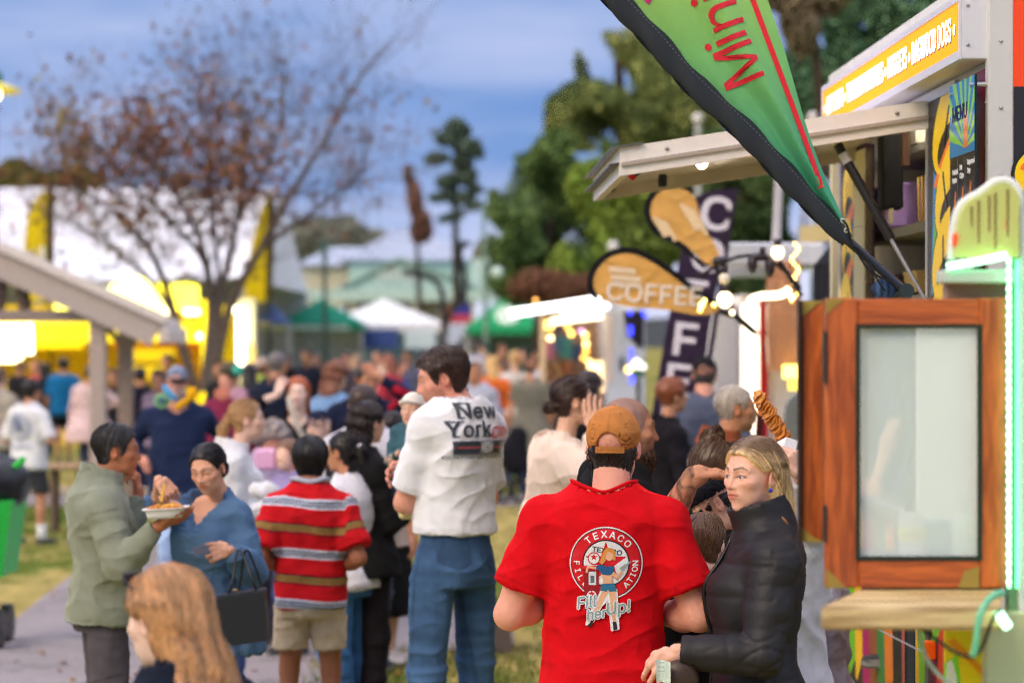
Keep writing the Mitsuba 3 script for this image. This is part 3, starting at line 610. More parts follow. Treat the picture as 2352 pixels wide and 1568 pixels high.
n = len(gp); w = 0.006 + 0.006 * rng.random(n); hgt = 0.025 + 0.035 * rng.random(n); an = rng.random(n) * 6.28; ln = (rng.random((n, 2)) - .5) * 0.05
V = np.stack([gp + np.stack([np.cos(an) * w, np.sin(an) * w, 0 * w], 1), gp - np.stack([np.cos(an) * w, np.sin(an) * w, 0 * w], 1), gp + np.stack([ln[:, 0], ln[:, 1], hgt], 1)], 1).reshape(-1, 3)
gc = np.where((rng.random(n) < 0.45)[:, None], lin(170, 156, 96), lin(104, 122, 56)) * (0.6 + 0.6 * rng.random((n, 1)))
put('grass_blades', trimesh.Trimesh(V, np.arange(3 * n).reshape(-1, 3), process=False), np.repeat(gc, 3, 0), 'leafy'); labels['grass_blades'] = {'kind': 'stuff', 'label': 'short dry lawn grass beside the concrete path', 'category': 'grass'}
def flat(pts, z, name, color, bsdf):
    m = trimesh.creation.triangulate_polygon(Polygon(pts), engine='earcut'); v = np.c_[m[0], np.full(len(m[0]), z)]
    struct(name, trimesh.Trimesh(v, m[1], process=False), color, bsdf)
G = lambda x, y: (at(x, y, gy(y))[0], gy(y))
flat([G(-60, 1500), G(-60, 1640), (-1.0, 10.0), (-1.0, 14.5), G(640, 1420), G(660, 1290), G(560, 1200), G(520, 1182), G(470, 1182), G(380, 1230), G(180, 1310), G(100, 1370)], 0.008, 'path', (.3, .3, .3), 'path_concrete')
flat([G(560, 1395), G(1175, 1402), G(1180, 1492), G(930, 1497), G(600, 1470)], 0.012, 'path', (.3, .3, .3), 'path_concrete')
flat([(-9, gy(1163)), (1.5, gy(1163)), (1.5, gy(1138)), (-9, gy(1138))], 0.012, 'path', (.3, .3, .3), 'path_concrete')
fl_n = 320; fx = rng.random((fl_n, 2)); fy = 13.5 / (1 - fx[:, 1] * .6); fc_ = np.stack([np.tan((fx[:, 0] - .62) * .40) * fy, fy, np.full(fl_n, .022)], 1); a_ = rng.random(fl_n) * 6.28; e1 = np.stack([np.cos(a_), np.sin(a_), .25 * rng.normal(size=fl_n)], 1) * .030; e2 = np.stack([-np.sin(a_), np.cos(a_), .25 * rng.normal(size=fl_n)], 1) * .016
i_ = np.arange(fl_n)[:, None] * 4; put('fallen_leaves', trimesh.Trimesh(np.stack([fc_ - e1, fc_ + e2, fc_ + e1, fc_ - e2], 1).reshape(-1, 3), np.concatenate([i_ + [0, 1, 2], i_ + [0, 2, 3]]), process=False), np.repeat(np.array([lin(122, 84, 52), lin(150, 116, 62), lin(98, 64, 48)])[rng.integers(0, 3, fl_n)], 4, 0), 'leafy'); labels['fallen_leaves'] = {'kind': 'stuff', 'label': 'brown fallen leaves scattered over path and lawn', 'category': 'leaves'}
# low kerb along the far path
struct('kerb', bx((-9, gy(1136), 0), (-0.5, gy(1136) + 0.14, 0.09), ch=0.015), lin(176, 164, 150))

# ---------------------------------------------------------------- trees
def leaves(C, size, tilt=1.0, rs=rng):
    """a leaf-sized rhombus at each centre"""
    n = len(C); a = norm(rs.normal(size=(n, 3))); b = norm(np.cross(a, rs.normal(size=(n, 3)))); s = size * (0.6 + 0.8 * rs.random((n, 1)))
    V = np.stack([C - a * s, C - b * s * 0.45, C + a * s, C + b * s * 0.45], 1).reshape(-1, 3)
    i = np.arange(n) * 4; F = np.stack([np.stack([i, i + 1, i + 2], 1), np.stack([i, i + 2, i + 3], 1)], 1).reshape(-1, 3)
    return trimesh.Trimesh(V, F, process=False)
def grow(p, d, L, r, depth, out, rs, spread=0.55, up=0.12, tips=None):
    n = 4; pts = [p]; dd = d
    for i in range(n):
        dd = norm(dd + rs.normal(0, 0.13, 3) + np.array([0, 0, up * 0.3])); pts.append(pts[-1] + dd * L / n)
    out.append((np.array(pts), np.linspace(r, r * 0.62, n + 1)))
    if tips is not None: tips.append((pts[-1], depth)); 
    if depth == 0: return
    for k in range(2 + (rs.random() < 0.45)):
        q = pts[-1] if k < 2 else pts[2]; nd = norm(dd + rs.normal(0, spread, 3) + np.array([0, 0, up])); grow(q, nd, L * (0.68 + 0.22 * rs.random()), r * 0.6, depth - 1, out, rs, spread, up, tips)
def leaf_color(C, cols, rs, sc=0.7):
    k = np.clip(0.5 + 0.5 * sn(C * sc, 4) + rs.normal(0, 0.16, len(C)), 0, 0.999) * (len(cols) - 1); i = k.astype(int); f = (k - i)[:, None]; cols = np.asarray(cols)
    return (cols[i] * (1 - f) + cols[np.minimum(i + 1, len(cols) - 1)] * f) * (0.65 + 0.7 * rs.random((len(C), 1)))
# the small deciduous tree, half bare, in autumn leaf
rs = np.random.default_rng(21); tY = 36.0; root = at(472, 0, tY); root[2] = 0; out, tips = [], []
S_ = tY / 5554
def P2(x, y, dy=0.0): q = at(x, y, tY + dy); return q
limbs = [[(470, 900, 0), (478, 820, 0), (485, 740, 0), (480, 640, .1), (455, 540, .2), (400, 440, .2), (330, 350, .4)],
         [(452, 905, .1), (430, 830, .1), (405, 740, 0), (375, 640, -.3), (320, 540, -.5), (240, 470, -.7), (150, 420, -.8)],
         [(478, 900, 0), (492, 800, 0), (500, 720, 0), (520, 620, .2), (545, 500, .3), (560, 380, .3), (550, 240, .3)],
         [(485, 895, 0), (505, 800, 0), (530, 700, -.1), (600, 570, -.3), (660, 460, -.3), (740, 330, -.3), (800, 220, -.4), (900, 100, -.4)],
         [(500, 720, 0), (500, 600, .3), (490, 480, .6), (480, 350, .8), (450, 200, .8)],
         [(478, 640, .1), (440, 560, -.5), (380, 500, -.9), (280, 400, -1.2), (200, 300, -1.2)],
         [(545, 500, .3), (600, 400, .8), (640, 300, 1.0), (650, 180, 1.0)],
         [(600, 570, -.3), (700, 500, .2), (780, 440, .3), (850, 380, .3)],
         [(405, 740, 0), (300, 600, .5), (180, 520, .8), (60, 470, .9)]]
for L in limbs:
    pts = smoothpts([P2(*q) for q in L], 18); r0 = 0.085 if L[0][1] > 880 else 0.045; out.append((pts, np.linspace(r0, 0.018, 18)))
    for i in np.repeat(np.arange(6, 17), 2):
        d = norm(pts[min(i + 1, 17)] - pts[i - 1]); grow(pts[i], norm(d + rs.normal(0, 0.65, 3) + np.array([0, 0, .1])), 0.46 + 0.34 * rs.random(), 0.010, 3, out, rs, 0.5, 0.08, tips)
tree = thing('tree', 'half bare autumn tree with rust red and olive leaves beside the shelter', 'tree')
part(tree, 'trunk', cc([tube(p, r, 7 if r[0] > 0.03 else 3, False) for p, r in out]), lin(108, 98, 92), 'leafy', True)
tp = np.array([t for t, d in tips]); C = np.repeat(tp, 6, 0) + rs.normal(0, 0.13, (len(tp) * 6, 3))
D_ = np.stack([C[:, 0] / C[:, 1] * FD + 1176, 784 - (C[:, 2] - CAMZ) / C[:, 1] * FD], 1)
dens = np.exp(-((C[:, 0] - at(370, 0, tY)[0]) / 1.9) ** 2 - ((C[:, 2] - 4.55) / 1.15) ** 2)
keep = rs.random(len(C)) < np.clip(0.02 + 0.55 * dens * (0.6 + 0.6 * sn(C * 0.8, 3)), 0.0, 0.95)
C = C[keep]
part(tree, 'leaves', leaves(C, 0.070, rs=rs), np.repeat(leaf_color(C, [lin(112, 76, 68), lin(134, 92, 72), lin(124, 86, 76), lin(152, 122, 76), lin(136, 130, 74)], rs, 0.45), 4, 0), 'leafy', label='sparse rust red and olive autumn leaves')
def mass(label, blobs, Y, n, size, cols, seed, trunk=None, name='tree', spread=1.0, group=None, tcol=(70, 62, 54), density=0.48):
    """a tree seen far off: blobs are (x, y, radius x, radius y) in the photograph at depth Y; leaf clumps fill them unevenly"""
    rs = np.random.default_rng(seed); k = thing(name, label, 'tree', group); Cs = []
    A = np.array([b[2] * b[3] for b in blobs], float); A /= A.sum()
    for (x, y, a, b), w in zip(blobs, A):
        m = int(n * w * 2.8); u = norm(rs.normal(size=(m, 3))) * (rs.random((m, 1)) ** (1 / 2.2))
        dz = min(a, b) if spread == 1.0 else a
        c = at(x, y, Y) + u * np.array([a, max(a, b) * 0.8, b]) * Y / FD
        Cs.append(c)
    size = size * .55; C = np.vstack(Cs); C += 1.4 * size * np.stack([sn(C * 0.06 / size, i) for i in range(3)], 1)
    C = C[(sn(C / (size * 26), seed) + 0.5 * sn(C / (size * 9), seed + 1) > -density) & (C[:, 2] > 0.1)]
    part(k, 'crown', leaves(C, size, rs=rs), np.repeat(leaf_color(C, cols, rs, 1 / (size * 18)), 4, 0), 'leafy')
    if trunk:
        ms = [tube(smoothpts([at(x, y, Y) if y < 5000 else at(x, 0, Y) * [1, 1, 0] for x, y in L], 12), np.linspace(r0, r1, 12), 8, False) for L, r0, r1 in trunk]
        part(k, 'trunk', cc(ms), lin(*tcol), 'leafy', True)
    return k
dk = [lin(57, 82, 55), lin(89, 116, 71), lin(118, 143, 82), lin(107, 132, 94)]
mg = [lin(73, 98, 53), lin(116, 146, 64), lin(152, 175, 78), lin(123, 143, 78)]
ol = [lin(85, 103, 73), lin(125, 141, 85), lin(166, 170, 98), lin(114, 134, 91)]
mass('broad dark evergreen tree, lowest dark crown right of the pale green house', [(1230, 480, 120, 130), (1200, 400, 60, 60), (1320, 400, 130, 110), (1300, 560, 170, 110), (1230, 640, 110, 70)], 62, 15000, 0.20, dk, 31, [([(1250, 9999), (1250, 700), (1260, 500)], .4, .15)])
mass('tall olive crowned eucalyptus behind the coffee flags', [(1430, 130, 80, 70), (1370, 150, 50, 60), (1450, 250, 140, 100), (1560, 260, 110, 90), (1340, 270, 100, 80), (1500, 200, 120, 80)], 66, 15000, 0.20, ol, 57, [([(1450, 9999), (1440, 600), (1430, 350), (1420, 140)], .4, .12), ([(1440, 420), (1500, 300), (1560, 250)], .2, .08)])
mass('thick green tree right behind the tan teardrop flags', [(1450, 450, 150, 110), (1420, 560, 140, 110), (1560, 480, 130, 120), (1350, 600, 100, 60)], 55, 15000, 0.17, mg, 33, [([(1450, 9999), (1450, 500)], .35, .2)])
mass('reddish brown low shrubbery between the dark tree and the coffee flags', [(1270, 660, 100, 45), (1370, 670, 90, 45)], 50, 3500, 0.13, [lin(105, 76, 64), lin(139, 100, 82), lin(116, 109, 76)], 34, None, 'shrub')
mass('dark green tree partly hidden by the green feather flag', [(1700, 480, 120, 150), (1740, 600, 100, 110), (1640, 380, 90, 80), (1780, 380, 90, 90)], 52, 11000, 0.18, [lin(51, 71, 48), lin(78, 100, 62), lin(100, 123, 78)], 35, [([(1700, 9999), (1700, 450)], .35, .2)])
mass('bluish green pine overhanging the orange lit sign', [(2050, 60, 170, 90), (1900, 190, 130, 90), (2010, 150, 150, 80), (1860, 270, 80, 60), (1970, -40, 160, 70), (2160, -10, 140, 60)], 46, 14000, 0.16, [lin(71, 103, 80), lin(96, 132, 98), lin(114, 148, 112), lin(85, 116, 94)], 36, [([(2080, 9999), (2060, 300), (2050, 0)], .3, .12)])
mass('thin hanging brown green branches at the top right of the green flag', [(1840, 40, 50, 90), (1780, -20, 60, 40), (1890, -20, 70, 50)], 40, 1600, 0.14, [lin(123, 109, 89), lin(132, 130, 96)], 37, [([(1900, 9999), (1890, 300), (1850, -60)], .2, .05), ([(1860, 60), (1840, 100), (1830, 160)], .04, .02)])
mass('slim dark gum tree with a clumped crown above the house roof', [(1042, 300, 34, 30), (1072, 296, 22, 18), (1020, 322, 26, 18), (1060, 340, 34, 24), (1104, 330, 22, 18), (1092, 352, 24, 14), (1004, 372, 24, 14), (1056, 384, 24, 22), (1036, 424, 32, 16), (1076, 420, 34, 20), (1100, 446, 24, 14), (1016, 452, 34, 10), (1060, 466, 36, 12), (1090, 486, 26, 9), (1030, 496, 32, 8)], 90, 3400, 0.26, [lin(84, 102, 92), lin(106, 122, 104), lin(120, 134, 114)], 38, [([(1052, 9999), (1048, 600), (1046, 450), (1050, 330)], .22, .08)], density=0.5)
mass('narrow rusty brown conifer left of the slim gum tree', [(945, 400, 12, 26), (955, 450, 22, 46), (964, 510, 26, 50)], 88, 520, 0.24, [lin(114, 85, 73), lin(146, 107, 91), lin(118, 103, 91)], 39, [([(965, 9999), (960, 600), (950, 420)], .15, .05)])
mass('grey green distant trees left of the pale house', [(720, 560, 90, 60), (800, 555, 70, 60), (640, 590, 70, 60), (870, 570, 60, 50), (560, 600, 70, 60)], 150, 5200, 0.42, [lin(114, 123, 116), lin(141, 146, 134), lin(157, 157, 139)], 40, None, density=1.3)
mass('dull olive tree beside the right end of the house', [(1110, 600, 40, 60), (1140, 640, 40, 40)], 120, 1300, 0.34, [lin(118, 123, 89), lin(148, 143, 100)], 41, None)
mass('dark low trees between the yellow banner and the house', [(640, 640, 50, 40), (600, 560, 40, 50), (655, 590, 40, 30)], 120, 1600, 0.34, [lin(80, 85, 80), lin(107, 109, 96)], 42, None)
mass('yellow green tree showing under the autumn tree at the left', [(110, 420, 90, 34), (40, 400, 60, 30), (190, 410, 70, 26)], 95, 1800, 0.26, [lin(87, 89, 51), lin(128, 123, 69), lin(141, 132, 80)], 43, None)
struct('distant_hills', sheet(lambda u, v: np.stack([(u - .5) * 1400, 700 + 0 * u, (v * (10 + 7 * np.sin(u * 19) + 5 * np.sin(u * 47 + 1))) - 0.5], 1), 120, 3), lin(84, 92, 104), 'matte', True)

# ---------------------------------------------------------------- the pale green timber house
hY = 112.0; hs = hY / FD
house = thing('house', 'pale green timber house with a hipped pale iron roof', 'house')
def roofm(pts, faces): return trimesh.Trimesh(np.array(pts), np.array(faces), process=False)
def hpnt(x, y, dy=0.0): q = at(x, y, hY); return np.array([q[0], hY + dy, q[2]])
tin = lin(160, 174, 198)
r1 = roofm([hpnt(780, 598, 0), hpnt(1085, 598, 0), hpnt(1085, 598, 9), hpnt(780, 598, 9), hpnt(905, 515, 4), hpnt(960, 515, 4)], [[0, 1, 5], [0, 5, 4], [1, 2, 5], [2, 3, 4], [2, 4, 5], [3, 0, 4]])
part(house, 'roof', r1, tin, 'satin'); 
r2 = roofm([hpnt(672, 606, 2), hpnt(860, 606, 2), hpnt(860, 606, 9), hpnt(672, 606, 9), hpnt(735, 558, 5), hpnt(850, 558, 5)], [[0, 1, 5], [0, 5, 4], [1, 2, 5], [2, 3, 4], [2, 4, 5], [3, 0, 4]])
part(house, 'roof', r2, tin * 0.96, 'satin')
for x in np.arange(800, 1085, 12):                       # ribs of the iron
    t = (x - 780) / 305; x1 = 905 + 55 * t; a, b = hpnt(x, 598, -0.03), hpnt(x1, 516, 3.97); part(house, 'rib', rod(a, b, 0.035, 4), tin * 0.8, 'satin') if 24 * round((x - 800) / 24) == x - 800 else None
wall = lin(176, 204, 198)
part(house, 'wall', bx(hpnt(800, 690, 0.4), hpnt(1090, 600, 8.5)), wall)
part(house, 'wall', bx(hpnt(684, 700, 2.4), hpnt(805, 606, 8.6)), lin(200, 196, 176))
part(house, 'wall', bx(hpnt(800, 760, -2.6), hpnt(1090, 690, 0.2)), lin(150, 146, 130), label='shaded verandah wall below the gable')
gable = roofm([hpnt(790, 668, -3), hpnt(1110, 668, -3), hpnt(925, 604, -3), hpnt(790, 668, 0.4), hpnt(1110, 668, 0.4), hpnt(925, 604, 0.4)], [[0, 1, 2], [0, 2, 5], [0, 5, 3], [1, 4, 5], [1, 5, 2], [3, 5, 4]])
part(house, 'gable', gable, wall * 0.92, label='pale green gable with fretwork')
part(house, 'verandah_roof', bx(hpnt(690, 694, -3.6), hpnt(1146, 668, -2.9)), lin(178, 206, 200))
part(house, 'verandah_roof', bx(hpnt(1085, 668, -2.6), hpnt(1146, 598, 4)), lin(186, 212, 208))
for i in range(7): part(house, 'gable_slat', bx(hpnt(880 + i * 14, 652, -3.12), hpnt(886 + i * 14, 626, -3.02)), lin(214, 222, 220))
part(house, 'barge_board', cc([rod(hpnt(784, 670, -3.1), hpnt(925, 600, -3.1), .12, 5), rod(hpnt(1114, 670, -3.1), hpnt(925, 600, -3.1), .12, 5)]), lin(120, 150, 142))
for x in (700, 760, 820, 890, 960, 1030, 1090, 1140): part(house, 'verandah_post', bx(hpnt(x - 3, 780, -3.5), hpnt(x + 3, 694, -3.3)), lin(206, 206, 192))
for x0, x1 in ((830, 870), (920, 960), (1010, 1050), (715, 745)): w_ = part(house, 'window', bx(hpnt(x0, 748, -2.72), hpnt(x1, 705, -2.62)), lin(226, 226, 214)); part(w_, 'pane', bx(hpnt(x0 + 4, 744, -2.76), hpnt(x1 - 4, 709, -2.73)), lin(60, 66, 70), 'gloss')
h2 = thing('house', 'dark roofed low building behind the left marquee', 'house')
part(h2, 'wall', bx(hpnt(600, 740, 12), hpnt(700, 650, 20)), lin(70, 72, 76)); part(h2, 'roof', roofm([hpnt(590, 652, 11), hpnt(705, 652, 11), hpnt(705, 612, 16), hpnt(590, 612, 16)], [[0, 1, 2], [0, 2, 3]]), lin(120, 126, 140))

# ---------------------------------------------------------------- marquees
def marquee(label, x0, x1, yt, ye, Y, col, skirt=10, walls=None, group=None, wcol=(210, 214, 220)):
    k = thing('marquee', label, 'marquee', group); a, b = at(x0, ye, Y), at(x1, ye, Y); w = b[0] - a[0]; top_ = at((x0 + x1) / 2, yt, Y + w / 2); top_[2] = at(0, yt, Y)[2]
    v = [a, b, b + [0, w, 0], a + [0, w, 0], top_]; sk = at(0, ye + skirt, Y)[2] - a[2]
    part(k, 'canopy', roofm(v, [[0, 1, 4], [1, 2, 4], [2, 3, 4], [3, 0, 4]]), col, 'matte')
    part(k, 'valance', cc([bx(a + [0, -.01, sk], b + [0, .01, 0]), bx(a + [-.01, 0, sk], a + [.01, w, 0]), bx(b + [-.01, 0, sk], b + [.01, w, 0])]), np.asarray(col) * 0.92)
    for q in (a, b, b + [0, w, 0], a + [0, w, 0]): part(k, 'pole', bx((q[0] - .03, q[1] - .03 + .05, 0), (q[0] + .03, q[1] + .08, q[2])), lin(190, 192, 196))
    if walls: part(k, 'side_wall', bx(a + [0.06, w - .05, -a[2] + .02], (b[0] - .06, b[1] + w - .03, b[2] + sk)), lin(*wcol))
    return k, a, b
k, a, b = marquee('teal green marquee with white lettering on its valance, left of the white one', 640, 830, 684, 742, 74, lin(20, 134, 108), 18, True)
part(k, 'lettering', bx(at(668, 757, 73.96), at(802, 747, 73.98)), lin(190, 214, 206), label='row of blurred white lettering')
k, a, b = marquee('white peaked marquee between the two green ones', 742, 1022, 684, 744, 76, lin(228, 232, 240), 20, True, wcol=(150, 186, 214))
part(k, 'banner', bx(at(830, 800, 75.9), at(915, 756, 75.92)), lin(62, 84, 150), label='blue banner hanging under the canopy')
part(k, 'banner', bx(at(930, 800, 75.9), at(1000, 760, 75.92)), lin(206, 224, 236))
k, a, b = marquee('bright green marquee with a white round emblem beside the food van', 1070, 1252, 678, 752, 70, lin(32, 160, 104), 16, True, wcol=(100, 120, 124))
e_ = trimesh.creation.cylinder(radius=0.36, height=0.02, sections=24); e_.apply_transform(trimesh.transformations.rotation_matrix(math.radians(50), [1, 0, 0])); e_.apply_translation(at(1165, 728, 69.9) + [0, 0.45, 0.06]); part(k, 'emblem', e_, lin(214, 236, 224))
k, a, b = marquee('blue tarpaulin shelter beside the yellow stall', 590, 660, 696, 740, 66, lin(92, 116, 176), 8, None)
part(k, 'trim', bx(at(590, 756, 65.9), at(660, 748, 65.92)), lin(200, 204, 120))
# feather banner, blue over red and white
k = thing('feather_banner', 'small blue, red and white feather banner between the white and green marquees', 'banner'); Yb = 60
pl = smoothpts([at(*q, Yb) for q in ((1026, 790), (1034, 740), (1046, 712), (1062, 698), (1078, 702), (1078, 740), (1062, 770), (1046, 792))], 40, True)
fp = Polygon(pl[:, [0, 2]]); 
for i, (y0, y1, c) in enumerate(((690, 722, (60, 62, 150)), (722, 742, (190, 70, 90)), (742, 800, (190, 200, 226)))):
    z1, z0 = at(0, y0, Yb)[2], at(0, y1, Yb)[2]; part(k, 'panel', extr(fp.intersection(sbox(-99, z0, 99, z1)), 0.01, frame((0, Yb, 0), (1, 0, 0), (0, 0, 1), (0, -1, 0))), lin(*c))
part(k, 'pole', tube(smoothpts([at(1024, 0, Yb) * [1, 1, 0], at(1026, 780, Yb), at(1040, 715, Yb), at(1064, 697, Yb)], 20), .03, 6), lin(40, 40, 44))
solo('signboard', 'narrow rust orange signboard in front of the house', 'sign', bx(at(1012, 790, 64) * [1, 1, 1], at(1034, 700, 64.1), ch=.01), lin(150, 92, 62))
# lamp posts
k = thing('lamp_post', 'dark green lamp post in front of the teal marquee', 'street lamp'); Yl = 58
part(k, 'pole', tube([at(747, 0, Yl) * [1, 1, 0], at(747, 800, Yl), at(746, 600, Yl)], [.09, .06, .05], 8), lin(44, 66, 64)); part(k, 'head', cc([bx(at(730, 566, Yl), at(762, 556, Yl + .3)), tube([at(746, 600, Yl), at(746, 562, Yl)], .07, 8)]), lin(60, 92, 88))
k = thing('lamp_post', 'green pole with two lamps at the right of the house', 'street lamp'); part(k, 'pole', tube([at(1118, 0, 60) * [1, 1, 0], at(1115, 700, 60), at(1110, 470, 60)], [.07, .06, .04], 8), lin(120, 150, 136))
part(k, 'arm', rod(at(1112, 640, 60), at(1140, 632, 60), .04, 6), lin(90, 110, 104)); part(k, 'globe', ball(at(1142, 626, 60), .16), lin(200, 226, 220))
for nm, pp in (('curved dark lamp arm reaching left over the white marquee', [(1022, 9999), (1022, 760), (1018, 690), (1006, 652), (975, 634), (940, 626)]), ('bent dark pole right of the curved lamp arm', [(1052, 9999), (1056, 760), (1066, 680), (1068, 630), (1058, 596), (1064, 560)])):
    k = thing('lamp_post', nm, 'street lamp'); part(k, 'pole', tube(smoothpts([at(x, y, 62) if y < 9000 else at(x, 0, 62) * [1, 1, 0] for x, y in pp], 30), np.linspace(.1, .07, 30), 8), lin(40, 48, 56)); part(k, 'head', ball(at(*pp[-1], 62), .14, 2, (1.6, 1, .6)), lin(52, 60, 66))
for i, (x, y, Y, nm) in enumerate(((1603, 272, 48, 'tall pale pole with a white ball top behind the hatch'), (1868, 270, 44, 'white domed lamp just over the hatch edge'), (1408, 566, 46, 'white ball lamp on a post above the lower tan flag'))):
    k = thing('lamp_post', nm, 'street lamp'); part(k, 'pole', tube([at(x, 0, Y) * [1, 1, 0], at(x, y + 60, Y), at(x, y + 10, Y)], [.075, .06, .055], 8), lin(186, 190, 190)); part(k, 'globe', ball(at(x, y, Y), .105), lin(226, 224, 224), 'satin')
k = thing('lamp_post', 'lit street lamp with a yellow glowing shade at the left edge', 'street lamp'); Yl = 34
part(k, 'shade', trimesh.creation.revolve(np.array([[0.02, .20], [.10, .16], [.42, .04], [.44, .0], [.38, .0], [.08, .08]]), sections=28).apply_translation(at(-22, 212, Yl)), lin(236, 220, 60), 'satin')
part(k, 'lamp', ball(at(-14, 216, Yl), .10), lin(255, 244, 180), emit=(9, 7.5, 2.5)); part(k, 'pole', tube([at(-40, 0, Yl) * [1, 1, 0], at(-36, 500, Yl), at(-26, 172, Yl)], [.09, .06, .05], 8), lin(40, 84, 60)); part(k, 'finial', ball(at(-6, 180, Yl) , .07, 2, (1, 1, 1.6)), lin(30, 110, 80))
# ---------------------------------------------------------------- yellow food stall with the big white tent behind
yl = lin(236, 206, 20); Ys = 46.0
def qbox(x0, y0, x1, y1, Y, d=0.06, ch=0.0):
    """upright box seen from x0, y0 to x1, y1 of the photograph, its front at depth Y"""
    return bx(at(x0, y1, Y), at(x1, y0, Y) + np.array([0, d, 0]), ch=ch)
k = thing('tent', 'huge white tent filling the background behind the yellow stall', 'tent'); a, b = at(-700, 640, 58), at(560, 640, 58)
tp_ = sheet(lambda u, v: np.stack([a[0] + (b[0] - a[0]) * u, 58 + 9 * v, a[2] + (at(0, 432, 67)[2] - a[2]) * v - 0.35 * np.sin(v * np.pi) + 0.06 * np.cos(u * 63) * (1 - v)], 1), 90, 12)
part(k, 'roof', tp_, lin(226, 230, 240), 'cloth', True)
tb = sheet(lambda u, v: np.stack([a[0] + (b[0] - a[0]) * u, 76 - 9 * v, a[2] + (at(0, 432, 67)[2] - a[2]) * v], 1), 20, 4); part(k, 'roof', tb, lin(226, 230, 240), 'cloth', True)
part(k, 'gable_end', roofm([b, b + [0, 18, 0], [b[0], 67, at(0, 432, 67)[2]]], [[0, 1, 2]]), lin(214, 218, 228), 'cloth')
for i in range(9): q = a + (b - a) * i / 8; part(k, 'pole', bx((q[0] - .05, 58, 0), (q[0] + .05, 58.1, q[2])), lin(180, 182, 186))
part(k, 'side_wall', bx((a[0], 75.9, 0), (b[0], 76, a[2])), lin(190, 194, 204))
st = thing('food_stall', 'yellow food stall with glowing panels and bulbs under the white tent', 'stall')
part(st, 'back_wall', bx(at(-300, 900, Ys + 3) * [1, 1, 0], at(586, 700, Ys + 3.06)), yl * 0.9)
part(st, 'fascia', qbox(-300, 742, 480, 786, Ys, .1), lin(250, 222, 20), emit=(0.36, 0.30, 0.008), label='backlit yellow fascia')
part(st, 'ceiling', bx(at(-300, 742, Ys + .1), (at(586, 738, Ys)[0], Ys + 3, at(0, 738, Ys)[2])), lin(220, 200, 120))
part(st, 'counter', bx(at(-300, 0, Ys) * [1, 1, 0], (at(480, 0, Ys)[0], Ys + .5, 1.1)), yl)
part(st, 'shelf', qbox(260, 786, 480, 800, Ys + .4, .3), lin(190, 110, 50)); part(st, 'shelf', qbox(300, 830, 440, 838, Ys + 1.2, .4), lin(120, 80, 50))
part(st, 'menu_panel', qbox(300, 800, 400, 870, Ys + 2.2), lin(238, 196, 14), emit=(0.34, 0.25, 0.006)); part(st, 'menu_panel', qbox(75, 742, 190, 800, Ys + .9), lin(244, 212, 16), emit=(0.38, 0.30, 0.007)); part(st, 'menu_panel', qbox(410, 790, 470, 880, Ys + 1.0), lin(220, 170, 20))
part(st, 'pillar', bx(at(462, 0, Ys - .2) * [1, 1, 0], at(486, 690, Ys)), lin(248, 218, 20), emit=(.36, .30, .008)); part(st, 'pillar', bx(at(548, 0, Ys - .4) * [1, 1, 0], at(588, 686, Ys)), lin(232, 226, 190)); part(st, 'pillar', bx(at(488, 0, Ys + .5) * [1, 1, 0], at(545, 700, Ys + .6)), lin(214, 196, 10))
part(st, 'poster', qbox(566, 790, 586, 850, Ys - .42, .01), lin(220, 190, 110))
sgn = Polygon([(250, 660), (262, 652), (290, 640), (310, 634), (330, 640), (350, 652), (368, 668), (382, 690), (380, 712), (360, 716), (320, 702), (262, 668)])
fr_ = frame((0, Ys - .3, 0), (1, 0, 0), (0, 0, 1), (0, -1, 0))
def dpoly(pts, Y, d=0.05):
    """flat shape drawn by photograph points, standing upright at depth Y"""
    p = np.array([at(x, y, Y)[[0, 2]] for x, y in pts]); return extr(Polygon(p).buffer(0), d, frame((0, Y, 0), (1, 0, 0), (0, 0, 1), (0, -1, 0)))
part(st, 'sign', dpoly(list(sgn.exterior.coords)[:-1], Ys - .3), lin(255, 240, 120), emit=(3.6, 3.1, 0.75), label='glowing pale yellow rooftop sign')
part(st, 'sign', dpoly([(362, 650), (384, 652), (388, 690), (382, 712), (366, 684)], Ys - .25), lin(255, 230, 20), emit=(1.0, .84, .03))
part(st, 'sign', dpoly([(392, 652), (436, 650), (456, 656), (458, 706), (440, 714), (408, 712), (394, 680)], Ys - .3), lin(255, 236, 60), emit=(1.7, 1.45, .12), label='square glowing yellow sign right of the bulbs')
part(st, 'sign', dpoly([(124, 676), (140, 678), (182, 700), (188, 713), (126, 713)], Ys - .3), lin(255, 236, 60), emit=(1.6, 1.4, .2))
for x, y, r_ in ((380, 716, 9), (430, 716, 11), (452, 716, 10), (440, 717, 9), (28, 800, 8), (240, 806, 6), (458, 772, 9)): part(st, 'bulb', ball(at(x, y, Ys - .5), r_ * Ys / FD * 0.75), lin(255, 240, 200), emit=(6, 5, 2.6))
part(st, 'lamp_tube', tube([at(553, 712, Ys - .6), at(553, 850, Ys - .6)], .075, 10), lin(255, 250, 220), emit=(11, 10, 6.5), label='bright upright lamp tube at the right end')
part(st, 'lamp_tube', tube([at(530, 711, Ys - .6), at(553, 711, Ys - .6)], .06, 10), lin(255, 250, 220), emit=(8, 7, 4.5))
part(st, 'lamp_tube', tube([at(66, 744, Ys - .6), at(68, 812, Ys - .6)], .065, 10), lin(255, 250, 220), emit=(11, 10, 6.5))
part(st, 'light_panel', qbox(-80, 744, 50, 832, Ys - .4), lin(255, 250, 200), emit=(7, 6.2, 2.6), label='dazzling white light panel at the left end')
